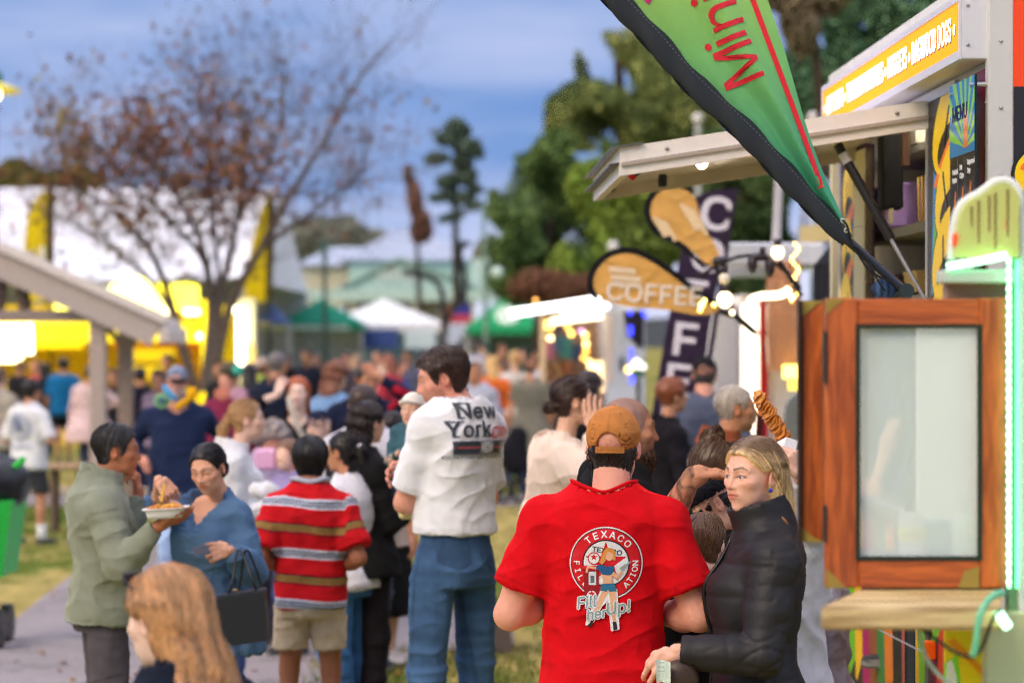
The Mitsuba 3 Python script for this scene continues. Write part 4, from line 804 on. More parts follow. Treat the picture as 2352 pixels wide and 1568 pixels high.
def feather(label, pts, sleeve, Y, col, dark, foot):
    k = thing('feather_banner', label, 'banner'); part(k, 'sail', dpoly(pts, Y, .012), col, 'cloth')
    part(k, 'sleeve', dpoly(sleeve, Y - .02, .02), dark, 'cloth'); part(k, 'pole', tube([at(foot[0], 0, Y) * [1, 1, 0], at(foot[0], foot[1], Y)], .03, 6), lin(30, 30, 30)); return k
k = feather('yellow feather banner with a dark edge in front of the white tent, left one', [(52, 690), (55, 560), (62, 500), (76, 465), (94, 444), (110, 436), (112, 690)], [(106, 690), (106, 436), (120, 430), (126, 440), (124, 690)], 49, lin(214, 194, 20), lin(60, 54, 30), (118, 700))
part(k, 'print', dpoly([(62, 578), (78, 574), (80, 606), (64, 610)], 48.94, .01), lin(206, 206, 196)); part(k, 'print', dpoly([(88, 568), (104, 566), (104, 604), (90, 606)], 48.94, .01), lin(206, 206, 196))
feather('olive yellow feather banner with a dark edge behind the trunk of the autumn tree', [(560, 700), (562, 640), (578, 560), (596, 490), (612, 452), (622, 446), (616, 690)], [(610, 690), (616, 446), (628, 442), (632, 520), (624, 690)], 49, lin(190, 172, 20), lin(56, 50, 34), (618, 700))
# ---------------------------------------------------------------- picnic shelter
k = thing('shelter', 'beige picnic shelter with a sloping roof at the left edge', 'shelter'); tn = lin(206, 196, 190); YA, YB = 26.0, 27.2
def rl(x, y, Y, dz=0): return at(x, y, Y) + [0, 0, dz]
e0, e1 = at(-160, 500, YA), at(378, 738, YA); f0, f1 = e0 + [0, 1.2, 0], e1 + [0, 1.2, 0]
th = 0.17
v = [e0, e1, f1, f0]; v = v + [q - [0, 0, th] for q in v]
part(k, 'roof', roofm(v, [[0, 1, 2], [0, 2, 3], [4, 6, 5], [4, 7, 6], [0, 5, 1], [0, 4, 5], [1, 6, 2], [1, 5, 6], [2, 6, 7], [2, 7, 3], [3, 7, 4], [3, 4, 0]]), tn, 'satin')
ex = norm(e1 - e0); up = np.array([-ex[2], 0, ex[0]])
def sl(o0, o1, dz0, dz1, y0, y1): return bx((o0, y0, dz0), (o1, y1, dz1), frame(e0, ex, (0, 1, 0), up))
Lr = np.linalg.norm(e1 - e0)
part(k, 'barge_cap', sl(-.05, Lr + .02, -.02, .075, -.10, .12), lin(220, 212, 208), 'satin', label='pale folded metal capping along the roof edge')
part(k, 'barge_board', sl(0, Lr - .03, -.30, -.03, -.03, .03), lin(184, 172, 168))
part(k, 'gutter', bx((e1[0] - .06, YA - .05, e1[2] - .24), (e1[0] + .07, YB + .1, e1[2] - .07), ch=.02), tn * 0.95, 'satin')
def post(x, Y, y1, w=.085, c=(176, 160, 150)): q = at(x, 0, Y); return bx((q[0] - w, Y - w, 0), (q[0] + w, Y + w, at(0, y1, Y)[2]), ch=.012)
part(k, 'post', post(226, YA + .2, 728), lin(180, 164, 156), 'satin'); part(k, 'post', post(289, YA + 1.0, 748, .08), lin(160, 142, 132), 'satin'); part(k, 'post', post(-60, YA + .2, 728), lin(180, 164, 156), 'satin')
part(k, 'beam', bx(at(-200, 738, YA + .12), at(250, 712, YA + .3), ch=.012), lin(150, 136, 132), 'satin')
part(k, 'strut', cc([rod(at(58, 716, YA + .2), at(48, 624, YA + .2), .075, 6)]), lin(96, 82, 76)); part(k, 'strut', rod(at(-2, 716, YA + .2), at(8, 626, YA + .2), .06, 6), lin(96, 82, 76))
part(k, 'brace', rod(at(292, 800, YA + 1.0), at(336, 752, YA + 1.0), .04, 6), lin(150, 134, 126)); part(k, 'brace', rod(at(286, 800, YA + 1.0), at(246, 752, YA + 1.0), .04, 6), lin(150, 134, 126))
# benches near the shelter
k = thing('bench', 'weathered timber bench behind the boy in the white tee', 'bench'); Yb = 24.6
for i in range(4): part(k, 'slat', bx(at(100, 1078, Yb) + [0, i * .12, 0], at(192, 1068, Yb) + [0, i * .12 + .10, 0], ch=.006), lin(164, 138, 112))
for x in (116, 176): part(k, 'leg', bx(at(x - 6, 0, Yb) * [1, 1, 0] + [0, .1, 0], at(x + 6, 1079, Yb) + [0, .36, -.01]), lin(110, 92, 78))
k = thing('bench', 'low brown bench seat cut by the left edge of the picture', 'bench'); part(k, 'seat', bx(at(-60, 1026, 27), at(30, 1012, 27) + [0, .4, 0], ch=.01), lin(130, 108, 90)); part(k, 'leg', bx(at(-20, 0, 27) * [1, 1, 0] + [0, .1, 0], at(-8, 1026, 27) + [0, .3, 0]), lin(90, 76, 66))
k = thing('bench', 'grey brown concrete block seat behind the man carrying the baby', 'bench'); Yb = gy(1498)
part(k, 'seat', bx(at(1068, 1412, Yb) , at(1184, 1404, Yb) + [0, .42, 0], ch=.01), lin(150, 138, 132)); part(k, 'base', bx(at(1076, 1498, Yb), at(1174, 1412, Yb) + [0, .38, 0]), lin(128, 112, 104))
# ---------------------------------------------------------------- wheelie bin
k = thing('bin', 'bright green wheelie bin with a black bag over its top', 'bin'); Yb = 15.6
bl, tr_ = at(-70, 1330, Yb), at(33, 1160, Yb)
v = [at(-70, 1325, Yb - .2), at(4, 1325, Yb - .2), at(26, 1150, Yb - .3), at(-100, 1150, Yb - .3)]; w_ = [q + [0, .5, 0] for q in v]
vv = v + w_; part(k, 'tub', roofm(vv, [[0, 1, 2], [0, 2, 3], [4, 6, 5], [4, 7, 6], [0, 4, 5], [0, 5, 1], [1, 5, 6], [1, 6, 2], [2, 6, 7], [2, 7, 3], [3, 7, 4], [3, 4, 0]]), lin(30, 180, 70), 'satin')
bag = lambda p: smin(ell(p, at(-38, 1105, Yb), (.30, .36, .185)), ell(p, at(-24, 1140, Yb), (.22, .34, .11)), .05) + .012 * sn(p * 9, 2)
m = surf(bag, at(-38, 1110, Yb) - .5, at(-38, 1110, Yb) + .5, .022, 0); part(k, 'bag', m, lin(20, 24, 28), 'satin', True, label='black liner bag folded over the rim')
part(k, 'lid', cc([bx(at(-80, 1066, Yb - .2), at(20, 1056, Yb + .3), ch=.01)]), lin(196, 214, 220), 'satin'); part(k, 'handle', tube(smoothpts([at(10, 1082, Yb - .1), at(28, 1076, Yb - .12), at(46, 1062, Yb - .1), at(54, 1052, Yb - .1)], 12), .024, 8), lin(30, 190, 60), 'satin')
for dx, dy in ((14, 0), (-6, .0)):
    c = trimesh.creation.cylinder(radius=.125, height=.06, sections=28); c.apply_transform(frame(at(16 + (dx - 14), 1290, Yb + (-.25 if dx < 0 else .1)) * [1, 1, 0] + [0, 0, .127], (0, 0, 1), (0, 1, 0), (1, 0, 0))); wk = part(k, 'wheel', c, lin(22, 22, 24), 'satin', 30)
    c2 = trimesh.creation.cylinder(radius=.05, height=.07, sections=16); c2.apply_transform(frame(at(16 + (dx - 14), 1290, Yb + (-.25 if dx < 0 else .1)) * [1, 1, 0] + [0, 0, .127], (0, 0, 1), (0, 1, 0), (1, 0, 0))); part(wk, 'hub', c2, lin(50, 50, 54), 'satin', 30)
# ---------------------------------------------------------------- potato trailer
TA = norm(np.array([-0.0265, 1, 0])); TO = np.array([-TA[1], TA[0], 0]); TC = np.array([1.583, 8.0, 0])
def tp3(u, w, z): return TC + TA * u + TO * w + np.array([0, 0, z])
TM = frame(TC, TA, TO, (0, 0, 1))            # u along, w outward, z up  (left handed mirror kept right by faces)
def tb(u0, u1, w0, w1, z0, z1, ch=0.0): return bx((u0, w0, z0), (u1, w1, z1), frame(TC, TA, TO, (0, 0, 1)), ch)
def uw(x, y, w=0.0):
    """(u, z) on the trailer's side at offset w where the photograph shows x, y"""
    s = (x - 1176) / FD; c = TC + TO * w; u = (c[0] - s * c[1]) / (s * TA[1] - TA[0]); Y = c[1] + TA[1] * u
    return u, CAMZ - (y - 784) / FD * Y
FS = lambda w: frame(TC + TO * w, -TA, (0, 0, 1), TO)      # flat art on the side: x to the right for a viewer outside
al = lin(206, 208, 212); alw = lin(204, 206, 208)
tr = thing('food_trailer', 'colourful potato food trailer with an orange lit sign and raised hatch', 'food trailer')
part(tr, 'corner_post', tb(-.02, .03, -.075, .012, .35, 3.6, .006), alw, 'satin', label='riveted aluminium corner post')
part(tr, 'roof', tb(-.02, 3.4, -2.0, -.0, 3.12, 3.2), lin(210, 210, 212))
part(tr, 'near_wall', tb(-.004, .03, -2.0, -.08, .5, 3.12), lin(20, 20, 22))
part(tr, 'end_wall', tb(3.3, 3.36, -2.0, 0, .5, 3.12), lin(210, 204, 176)); part(tr, 'back_wall', tb(.03, 3.3, -2.0, -1.95, .5, 3.12), lin(190, 186, 170)); part(tr, 'floor', tb(.0, 3.36, -2.0, 0, .50, .58), lin(90, 90, 92))
def spiral_art(parent, w, x0, x1, z0, z1, n, seed):
    """printed curls of fried potato: yellow crescents with dark outlines over colour shards; flat layers on the wall (x from the near end)"""
    rs = np.random.default_rng(seed); W, Hh = x1 - x0, z1 - z0; area = sbox(-x1, z0, -x0, z1)
    ox = -x1
    part(parent, 'print', extr(area, .002, FS(w)), lin(38, 36, 40), 'satin')
    sh = []
    for c in ((196, 0, 100), (30, 140, 210), (90, 190, 60), (230, 235, 240), (196, 0, 100), (90, 190, 60), (30, 140, 210)):
        q = np.array([ox + rs.random() * W, z0 + rs.random() * Hh]); P = Polygon(q + np.array([[0, 0], [W * .5, Hh * .05], [W * .65, Hh * .30], [W * .08, Hh * .26]]) * rs.choice([-1, 1])).buffer(0).intersection(area)
        if P.area > 1e-5: part(parent, 'print', extr(P, .0025 + .0002 * len(sh), FS(w)), lin(*c), 'satin'); sh.append(1)
    ys, os_, bs = [], [], []
    for i in range(n):
        t = (i + .5) / n; cx = ox + W * (0.50 + 0.10 * math.sin(i * 1.3)); cz = z0 + Hh * t
        e = affinity.rotate(affinity.scale(Point(0, 0).buffer(1, 24), W * .40, Hh / n * .62), 24); c2 = affinity.translate(affinity.scale(e, .80, .5), W * .05, -Hh / n * .32)
        cres = affinity.translate(e.difference(c2), cx, cz); bs.append(affinity.translate(e.buffer(W * .030), cx, cz)); ys.append(cres); os_.append(affinity.translate(affinity.rotate(affinity.scale(Point(0, 0).buffer(1, 20), W * .42, Hh / n * .16), 24), cx + W * .04, cz - Hh / n * .42))
    part(parent, 'print', extr(ops.unary_union(bs).intersection(area), .0045, FS(w)), lin(24, 22, 24), 'satin')
    part(parent, 'print', extr(ops.unary_union(os_).intersection(area), .0055, FS(w)), lin(238, 120, 40), 'satin')
    yy = ops.unary_union(ys).intersection(area); part(parent, 'print', extr(yy, .0065, FS(w)), lin(248, 208, 20), 'satin')
    part(parent, 'print', extr(ops.unary_union([LineString([(ox + W * (.42 + .12 * math.sin(i * 1.3)), z0 + Hh * (i + .2) / n), (ox + W * (.50 + .1 * math.sin(i * 2)), z0 + Hh * (i + .75) / n)]).buffer(W * .016) for i in range(n)]).intersection(area), .0075, FS(w)), lin(30, 26, 24), 'satin')
uA = uw(2134, 400)[0]; uB = uw(1988, 400)[0]; uC = uw(1932, 400)[0]
wl = part(tr, 'side_wall', tb(.03, uA, -.04, 0, .5, 2.86), lin(120, 20, 60)); spiral_art(wl, 0.002, uA - .66, uA - .005, 1.0, 2.84, 8, 4)
part(wl, 'print', extr(sbox(-.36, 1.0, -.03, 2.86), .003, FS(.001)), lin(178, 6, 84), 'satin')
part(tr, 'header', tb(.03, 3.3, -.04, 0, 2.86, 3.12), lin(170, 172, 180), 'metal')
part(tr, 'header_trim', tb(.5, 3.0, .0, .014, 2.835, 2.87), al, 'metal')
part(tr, 'edge_trim', tb(uA, uA + .03, -.05, .008, .9, 2.86), lin(220, 220, 222), 'metal')
w2 = part(tr, 'side_wall', tb(uB, uC, -.04, 0, .5, 2.80), lin(60, 30, 50)); spiral_art(w2, 0.002, uB + .25, uC - .03, 1.0, 2.72, 7, 9)
part(tr, 'edge_trim', tb(uC - .03, uC + .02, -.05, .008, .5, 2.80), lin(220, 220, 222), 'metal')
part(tr, 'window_post', tb(uB, uB + .27, -.03, .006, 1.2, 2.78), lin(224, 214, 176))
part(tr, 'counter', tb(uA, uB, -.5, .12, 1.28, 1.33, .01), lin(180, 180, 184), 'metal')
# inside, seen through the opening
part(tr, 'speaker', tb(2.05, 2.16, -.10, -.008, 2.50, 2.90, .01), lin(24, 24, 26), label='tall black box hung inside the opening')
part(tr, 'shelf', tb(1.5, 3.2, -.62, -.10, 2.39, 2.43), lin(150, 146, 134)); part(tr, 'shelf', tb(1.7, 3.2, -.62, -.16, 2.74, 2.77), lin(150, 146, 134))
part(tr, 'crate', tb(2.3, 3.2, -.60, -.085, 2.435, 2.63, .01), lin(186, 150, 220), label='mauve plastic crate on the shelf')
part(tr, 'shelf', tb(1.5, 3.2, -.62, -.10, 2.10, 2.14), lin(150, 146, 134))
part(tr, 'bracket', tb(1.75, 1.80, -.068, -.040, 2.66, 2.85), lin(96, 68, 52)); part(tr, 'cupboard', tb(2.1, 3.2, -.7, -.16, 2.78, 2.95), lin(220, 212, 190))
part(tr, 'cupboard', tb(2.4, 3.2, -.7, -.1, .7, 2.05), lin(96, 90, 78))
part(tr, 'box', tb(1.8, 2.1, -.30, -.10, 2.15, 2.24, .006), lin(214, 180, 110))
for i in range(3): part(tr, 'utensil', rod(tp3(1.7 + .06 * i, -.12, 2.43), tp3(1.74 + .08 * i, -.13, 2.62), .005, 6), lin(200, 160, 90))
part(tr, 'lamp_tube', tube([tp3(1.15, -.16, 3.02), tp3(2.05, -.16, 3.02)], .02, 8), lin(250, 245, 235), emit=(90, 82, 68)); part(tr, 'tag', tb(uB - .40, uB - .32, -.045, -.04, 2.44, 2.50), lin(232, 224, 186))
# menu board on stand-offs
mb = part(tr, 'menu_board', tb(.03, .42, .05, .058, 1.96, 2.83), lin(28, 28, 32), 'gloss', label='glossy menu board with a blue and green sunburst top')
A = sbox(-.42, 2.58, -.03, 2.83); rays = [Polygon([(-.17, 2.60), (-.17 + .6 * math.cos(t), 2.60 + .6 * math.sin(t)), (-.17 + .6 * math.cos(t + .16), 2.60 + .6 * math.sin(t + .16))]).intersection(A) for t in np.arange(.1, 3.1, .34)]
part(mb, 'print', extr(A, .001, FS(.0585)), lin(36, 130, 190), 'gloss'); part(mb, 'print', extr(ops.unary_union(rays), .0018, FS(.0585)), lin(130, 206, 70), 'gloss')
part(mb, 'print', extr(Polygon([(-.20, 2.60), (-.12, 2.60), (-.14, 2.72), (-.16, 2.74), (-.18, 2.70)]), .0024, FS(.0585)), lin(222, 130, 80), 'gloss')
def text_on(M, s, h, d=0.002, bold=True, sx=1.0, anchor='l'):
    m = meshkit.text_mesh(s, h, d, bold); m.vertices[:, 0] *= sx
    m.vertices[:, 0] -= m.bounds[0, 0] + (0 if anchor == 'l' else (m.extents[0] / 2 if anchor == 'c' else m.extents[0])); m.apply_transform(M); return m
def onside(u, w, z): return frame(tp3(u, w, z), -TA, (0, 0, 1), TO)
part(mb, 'lettering', text_on(onside(.37, .0606, 2.70), 'MENU', .05, .001, True, 1.2), lin(30, 40, 90))
for (u, z, a, b) in ((.38, 2.52, 'Twisted', 'Potato'), (.26, 2.53, 'Hot', 'Chips'), (.14, 2.54, 'Dagwood', 'Dog'), (.38, 2.20, 'Kids', 'Pack'), (.26, 2.21, 'Loaded', 'Fries'), (.14, 2.22, 'Sweet Potato', 'Chips')):
    part(mb, 'lettering', cc([text_on(onside(u, .0586, z), a, .018, .001, True), text_on(onside(u, .0586, z - .028), b, .018, .001, True)]), lin(226, 228, 230))
    part(mb, 'picture', extr(affinity.rotate(affinity.scale(Point(-u + .045, z - .10).buffer(1, 16), .012, .045), -14), .0012, FS(.0585)), lin(*[(210, 170, 40), (206, 190, 60), (220, 90, 40), (200, 120, 60), (216, 150, 50), (226, 120, 40)][int(u * 100 + z * 10) % 6]))
    part(mb, 'price', extr(Point(-u + .07, z - .17).buffer(.022), .0014, FS(.0585)), lin(214, 206, 40))
part(mb, 'divider', extr(ops.unary_union([sbox(-.41, 2.26, -.04, 2.263), sbox(-.295, 1.98, -.293, 2.57), sbox(-.175, 1.98, -.173, 2.57)]), .001, FS(.0585)), lin(120, 122, 128))
for u, z in ((.06, 2.80), (.39, 2.80), (.06, 1.99), (.39, 1.99), (.40, 2.25)): part(mb, 'bolt', rod(tp3(u, .0, z), tp3(u, .068, z), .009, 12), lin(214, 214, 218), 'metal', 30)
part(tr, 'notice', tb(.04, .41, .05, .056, 1.80, 1.94), lin(24, 26, 30), 'gloss')
for k_ in [z for z in scene if z.startswith(mb)]: scene[k_]['to_world'] = T().translate((-TA * .055).tolist())
for z in np.arange(1.4, 3.2, .22): part(tr, 'rivet', ball(tp3(-.021, -.03, z), .007, 1), lin(190, 190, 194), 'metal', True)
for z in np.arange(1.5, 3.2, .31): part(tr, 'rivet', ball(tp3(.012, .013, z), .006, 1), lin(190, 190, 194), 'metal', True)
# near end: orange over black with a giant curl
FN = lambda dy: frame(TC + np.array([0, -.024 - dy, 0]), (1, 0, 0), (0, 0, 1), (0, -1, 0))
part(tr, 'end_panel', extr(sbox(.075, .5, 2.0, 2.79), .012, FN(-.012)), lin(34, 34, 38), 'satin'); part(tr, 'end_panel', extr(sbox(.075, 2.79, 2.0, 3.12), .0125, FN(-.012)), lin(242, 74, 12), 'satin', label='orange top band of the near wall')
for i, (cx, cz, rx, rz) in enumerate(((.20, 2.66, .085, .085), (.20, 2.50, .125, .10), (.22, 2.32, .15, .115), (.22, 2.10, .13, .12))):
    e = affinity.scale(Point(cx, cz).buffer(1, 24), rx, rz); part(tr, 'print', extr(affinity.scale(e, 1.10, 1.08), .0014 + .0003 * i, FN(0)), lin(30, 28, 30), 'satin'); part(tr, 'print', extr(e, .003 + .0003 * i, FN(0)), lin(250, 212, 0), 'satin')
for cz in (2.565, 2.40, 2.21): part(tr, 'print', extr(affinity.rotate(affinity.scale(Point(.17, cz).buffer(1, 20), .09, .020), 32), .0052, FN(0)), lin(240, 120, 30), 'satin')
part(tr, 'print', extr(sbox(.076, 1.0, .10, 2.22), .0011, FN(0)), lin(130, 214, 30), 'satin')
# lit sign
sg = part(tr, 'sign_box', tb(.0, 2.96, .0, .097, 2.883, 3.10, .004), lin(212, 214, 224), 'satin', label='long backlit sign box')
part(sg, 'panel', extr(sbox(-2.93, 2.915, -.022, 3.075), .002, FS(.0975)), lin(250, 150, 20), emit=(.37, .105, .004), label='glowing orange sign face')
lt = meshkit.text_mesh('• HOT CHIPS • TORNADO POTATOES • NUGGETS • DAGWOOD DOGS •', .076, .001, True); lt.vertices[:, 0] *= 2.80 / lt.extents[0]; lt.vertices[:, 0] -= lt.bounds[0, 0]
sh_ = lt.copy(); sh_.apply_transform(onside(2.875, .0997, 2.956)); part(sg, 'shadow_lettering', sh_, lin(90, 50, 90), 'satin')
lt.apply_transform(onside(2.88, .1013, 2.961)); part(sg, 'lettering', lt, lin(250, 250, 245), emit=(.62, .60, .54))
part(sg, 'frame', cc([extr(sbox(-2.96, 2.883, 0, 2.913), .006, FS(.0972)), extr(sbox(-2.96, 3.077, 0, 3.10), .006, FS(.0972)), extr(sbox(-.02, 2.913, 0, 3.077), .006, FS(.0972)), extr(sbox(-2.96, 2.913, -2.935, 3.077), .006, FS(.0972))]), lin(212, 212, 226), 'satin')
for z in (2.93, 3.06): part(sg, 'screw', ball(tp3(-.002, .075, z), .006, 1), lin(170, 170, 176), 'metal', True)
# hatch
p0 = np.array(uw(2130, 250)); hz0, hz1 = 2.83, 2.655; wO = 1.12
def hp_(u, w, dz=0.0): return tp3(u, w, hz0 + (hz1 - hz0) * w / wO + dz)
ht = part(tr, 'hatch', roofm([hp_(u, w, dz) for u, w, dz in ((1.06, .0, -.03), (2.62, .0, -.03), (2.62, wO, -.03), (1.06, wO, -.03), (1.06, .0, .012), (2.62, .0, .012), (2.62, wO, .012), (1.06, wO, .012))], [[0, 1, 2], [0, 2, 3], [4, 6, 5], [4, 7, 6], [0, 5, 1], [0, 4, 5], [1, 6, 2], [1, 5, 6], [2, 7, 3], [2, 6, 7], [3, 4, 0], [3, 7, 4]]), lin(216, 208, 202), 'hatch_metal', label='raised serving hatch with a shiny underside')
scene['hatch_metal'] = VC(0.22, 0.5, metallic=0.35)
def hbar(u0, u1, w0, w1, d0, d1): 
    vs = [hp_(u, w, d) for d in (d0, d1) for u, w in ((u0, w0), (u1, w0), (u1, w1), (u0, w1))]
    return trimesh.Trimesh(np.array(vs), process=False).convex_hull
part(ht, 'edge_rail', hbar(1.02, 1.06, 0, wO, -.085, .02), lin(228, 224, 222), 'satin'); part(ht, 'edge_rail', hbar(2.62, 2.66, 0, wO, -.085, .02), lin(190, 180, 170), 'satin'); part(ht, 'edge_rail', hbar(1.02, 2.66, wO, wO + .035, -.085, .02), lin(222, 218, 216), 'satin')
part(ht, 'edge_lip', hbar(1.006, 1.021, 0, wO + .03, -.05, -.036), lin(170, 160, 152), 'satin'); part(ht, 'drip_flap', hbar(1.06, 2.70, wO + .03, wO + .07, -.040, -.032), lin(60, 56, 56), 'satin'); part(ht, 'drip_flap', hbar(1.0, 2.72, wO - .05, wO + .07, .021, .027), lin(140, 136, 134), 'metal')
for w in (.12, .55, .98): part(ht, 'rivet', ball(hp_(1.018, w, -.012), .008, 1), lin(150, 146, 142), 'metal', True)
lb = part(ht, 'latch', rod(at(1483, 381, 9.12), at(1483, 390, 9.12), .022, 14), lin(206, 206, 210), 'metal', 30); part(lb, 'arm', rod(at(1478, 388, 9.10), at(1456, 403, 9.08), .010, 8), lin(40, 40, 42), 'satin'); part(lb, 'knob', ball(at(1452, 406, 9.08), .014), lin(220, 20, 50), 'gloss', True)
part(ht, 'clip', bx(at(1513, 428, 9.35), at(1530, 402, 9.40), ch=.004), lin(20, 20, 22), 'satin'); part(ht, 'clip', rod(at(1378, 441, 10.4), at(1412, 431, 10.4), .014, 8), lin(40, 38, 38), 'satin'); part(ht, 'clip', ball(at(1392, 438, 10.36), .02), lin(150, 146, 144), 'metal', True)
part(ht, 'lamp', ball(at(1612, 376, 9.55), .022), lin(255, 240, 210), emit=(300, 230, 130), label='small warm lamp under the hatch')
sa, sb_ = at(1918, 322, 9.12), at(2126, 690, 9.0); sm = sa + (sb_ - sa) * .62
gs = part(tr, 'gas_strut', tube([sa + (sb_ - sa) * .03, sm], .0185, 14), lin(22, 20, 22), 'satin', 30, label='black gas strut holding up the hatch'); part(gs, 'rod', tube([sm, sb_], .008, 10), lin(200, 200, 204), 'metal', 30); part(gs, 'sticker', tube([sa + (sb_ - sa) * .085, sa + (sb_ - sa) * .145], .0195, 14), lin(206, 206, 208), 'satin', 30); part(gs, 'joint', rod(sa, sa + (sb_ - sa) * .04, .011, 10), lin(190, 180, 160), 'metal', 30)
# lower skirt
u0, u1 = uA - .02, 3.2
part(tr, 'skirt_panel', tb(u0, u1, -.03, .0, .45, 1.24), lin(50, 40, 40), 'satin')
rs = np.random.default_rng(12); cols = [(236, 130, 40), (220, 40, 50), (110, 190, 40), (240, 190, 40), (170, 20, 100), (150, 80, 50), (60, 130, 60), (236, 130, 40), (30, 30, 32), (200, 90, 80), (240, 190, 40), (130, 200, 40)]
for i, c in enumerate(cols):
    x = -u1 + .05 + (u1 - u0) * (i / len(cols)); w_ = (u1 - u0) / len(cols); P = Polygon([(x, .5), (x + w_ * 1.1, .5 + rs.random() * .2), (x + w_ * .9, .9), (x + w_ * (1.1 + .5 * rs.random()), 1.22), (x + .1 * w_, 1.22), (x - w_ * .3 * rs.random(), .85)]).buffer(0).buffer(.03).intersection(sbox(-u1, .46, -u0, 1.23))
    part(tr, 'print', extr(P, .0015 + .0003 * i, FS(.0005)), lin(*c), 'satin')
for u, c in ((u0 - .02, 0), (u1, 0)): part(tr, 'edge_trim', tb(u, u + .06, -.04, .012, .45, 1.25), lin(160, 160, 168), 'metal')
q = at(2136, 1492, 8.85); part(tr, 'marker_lamp', bx(q - [.02, .02, .035], q + [.02, .02, .035], ch=.006), lin(250, 110, 20), 'gloss')
sp2 = part(tr, 'skirt_panel', tb(.02, u0 - .03, -.03, .0, .45, 1.24), lin(96, 80, 60), 'satin'); part(sp2, 'print', extr(Polygon([(-u0 + .1, .5), (-u0 + .3, .5), (-u0 + .45, 1.2), (-u0 + .2, 1.2)]), .002, FS(.0005)), lin(214, 80, 50)); part(sp2, 'print', extr(Polygon([(-u0 + .05, .8), (-u0 + .2, .9), (-u0 + .22, 1.22), (-u0 + .04, 1.22)]), .003, FS(.0005)), lin(130, 200, 60))
# ---------------------------------------------------------------- green feather flag
Yf = 7.2
fl = thing('feather_flag', 'green feather flag with red lettering and a black sleeve', 'flag')
Sl = smoothpts([(1945, 560), (1860, 470), (1770, 372), (1690, 290), (1590, 205), (1500, 100), (1400, -10), (1310, -150), (1260, -330), (1275, -560), (1340, -700)], 60)
Rr = smoothpts([(1932, 492), (1905, 430), (1862, 320), (1812, 150), (1762, -5), (1700, -190), (1600, -420), (1480, -620), (1340, -700)], 60)
def fbil(u, v):
    i = u * 59; a_ = np.stack([np.interp(i, np.arange(60), Sl[:, k]) for k in (0, 1)], 1); b_ = np.stack([np.interp(i, np.arange(60), Rr[:, k]) for k in (0, 1)], 1); q = a_ + (b_ - a_) * v[:, None]
    Y = Yf + .035 * np.sin(v * 5 + u * 4) * np.sin(np.pi * v) + .012 * np.sin(v * 17 + u * 2) * np.sin(np.pi * v) 
    return np.stack([(q[:, 0] - 1176) / FD * Yf, Y, CAMZ - (q[:, 1] - 784) / FD * Yf], 1)
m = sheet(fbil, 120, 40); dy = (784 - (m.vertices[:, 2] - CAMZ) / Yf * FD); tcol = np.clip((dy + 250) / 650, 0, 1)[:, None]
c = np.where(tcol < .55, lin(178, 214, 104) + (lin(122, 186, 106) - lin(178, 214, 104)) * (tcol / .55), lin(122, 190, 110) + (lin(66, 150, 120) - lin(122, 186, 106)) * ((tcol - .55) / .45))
scene['flag_cloth'] = {'type': 'twosided', 'b': {'type': 'principled', 'base_color': {'type': 'mesh_attribute', 'name': 'vertex_color'}, 'roughness': 0.6, 'specular': 0.3, 'sheen': 0.5}}
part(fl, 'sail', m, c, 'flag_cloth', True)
def flagmap(mm, off):
    """wrap a flat drawing (photograph units) onto the sail"""
    v = mm.vertices; P = np.stack([(v[:, 0] - 1176) / FD * Yf, 0 * v[:, 0], CAMZ - (v[:, 1] - 784) / FD * Yf], 1)
    from scipy.spatial import cKDTree
    dd, ii = cKDTree(m.vertices[:, [0, 2]]).query(P[:, [0, 2]], k=3); wt = 1 / (dd + 1e-6); P[:, 1] = (m.vertices[ii, 1] * wt).sum(1) / wt.sum(1) - off - v[:, 2] * 0
    r_ = mm.copy(); r_.vertices = P; return r_
def subd(mm, e): v, f = trimesh.remesh.subdivide_to_size(mm.vertices, mm.faces, e, max_iter=12); return trimesh.Trimesh(v, f, process=False)
rd = np.array([-.36, -.93]); ru = np.array([-.93, .36])
for ch, (sx, sy), h_, wx in (('M', (1757, 186), 96, 1.0), ('i', (1717, 92), 96, 1.0), ('n', (1710, 62), 96, 1.0), ('i', (1684, -8), 96, 1), ('B', (1664, -60), 96, 1), ('u', (1626, -150), 96, 1), ('s', (1598, -220), 96, 1)):
    tm = meshkit.text_mesh(ch, h_ * (1 if ch != 'M' else .95), 1.0, False); tm = subd(tm, 14); v = tm.vertices; tm.vertices = np.stack([sx + rd[0] * v[:, 0] * wx + ru[0] * v[:, 1], sy + rd[1] * v[:, 0] * wx + ru[1] * v[:, 1], v[:, 2]], 1)
    if ch in 'Min': part(fl, 'letter', flagmap(tm, .004), lin(216, 44, 62), 'flag_cloth', True)
ln = smoothpts([(1885, 432), (1850, 330), (1806, 210), (1765, 100), (1728, 0), (1660, -180)], 80); lw = norm(np.gradient(ln, axis=0)); lnn = np.stack([-lw[:, 1], lw[:, 0]], 1) * 6.0
lm = sheet(lambda u, v: np.c_[np.stack([np.interp(u * 79, np.arange(80), ln[:, k]) + np.interp(u * 79, np.arange(80), lnn[:, k]) * (v * 2 - 1) for k in (0, 1)], 1), 0 * u], 80, 3); part(fl, 'stripe', flagmap(lm, .004), lin(220, 40, 56), 'flag_cloth', True)
bd = extr(Polygon([(1470, -8), (1490, 12), (1502, -10), (1480, -30)]), 1.0); part(fl, 'badge', flagmap(bd, .004), lin(200, 40, 130), 'flag_cloth')
sw_ = smoothpts([(1948, 552), (1860, 462), (1770, 364), (1690, 282), (1590, 190), (1500, 88), (1400, -18), (1310, -160), (1260, -330), (1275, -560), (1340, -700)], 60)
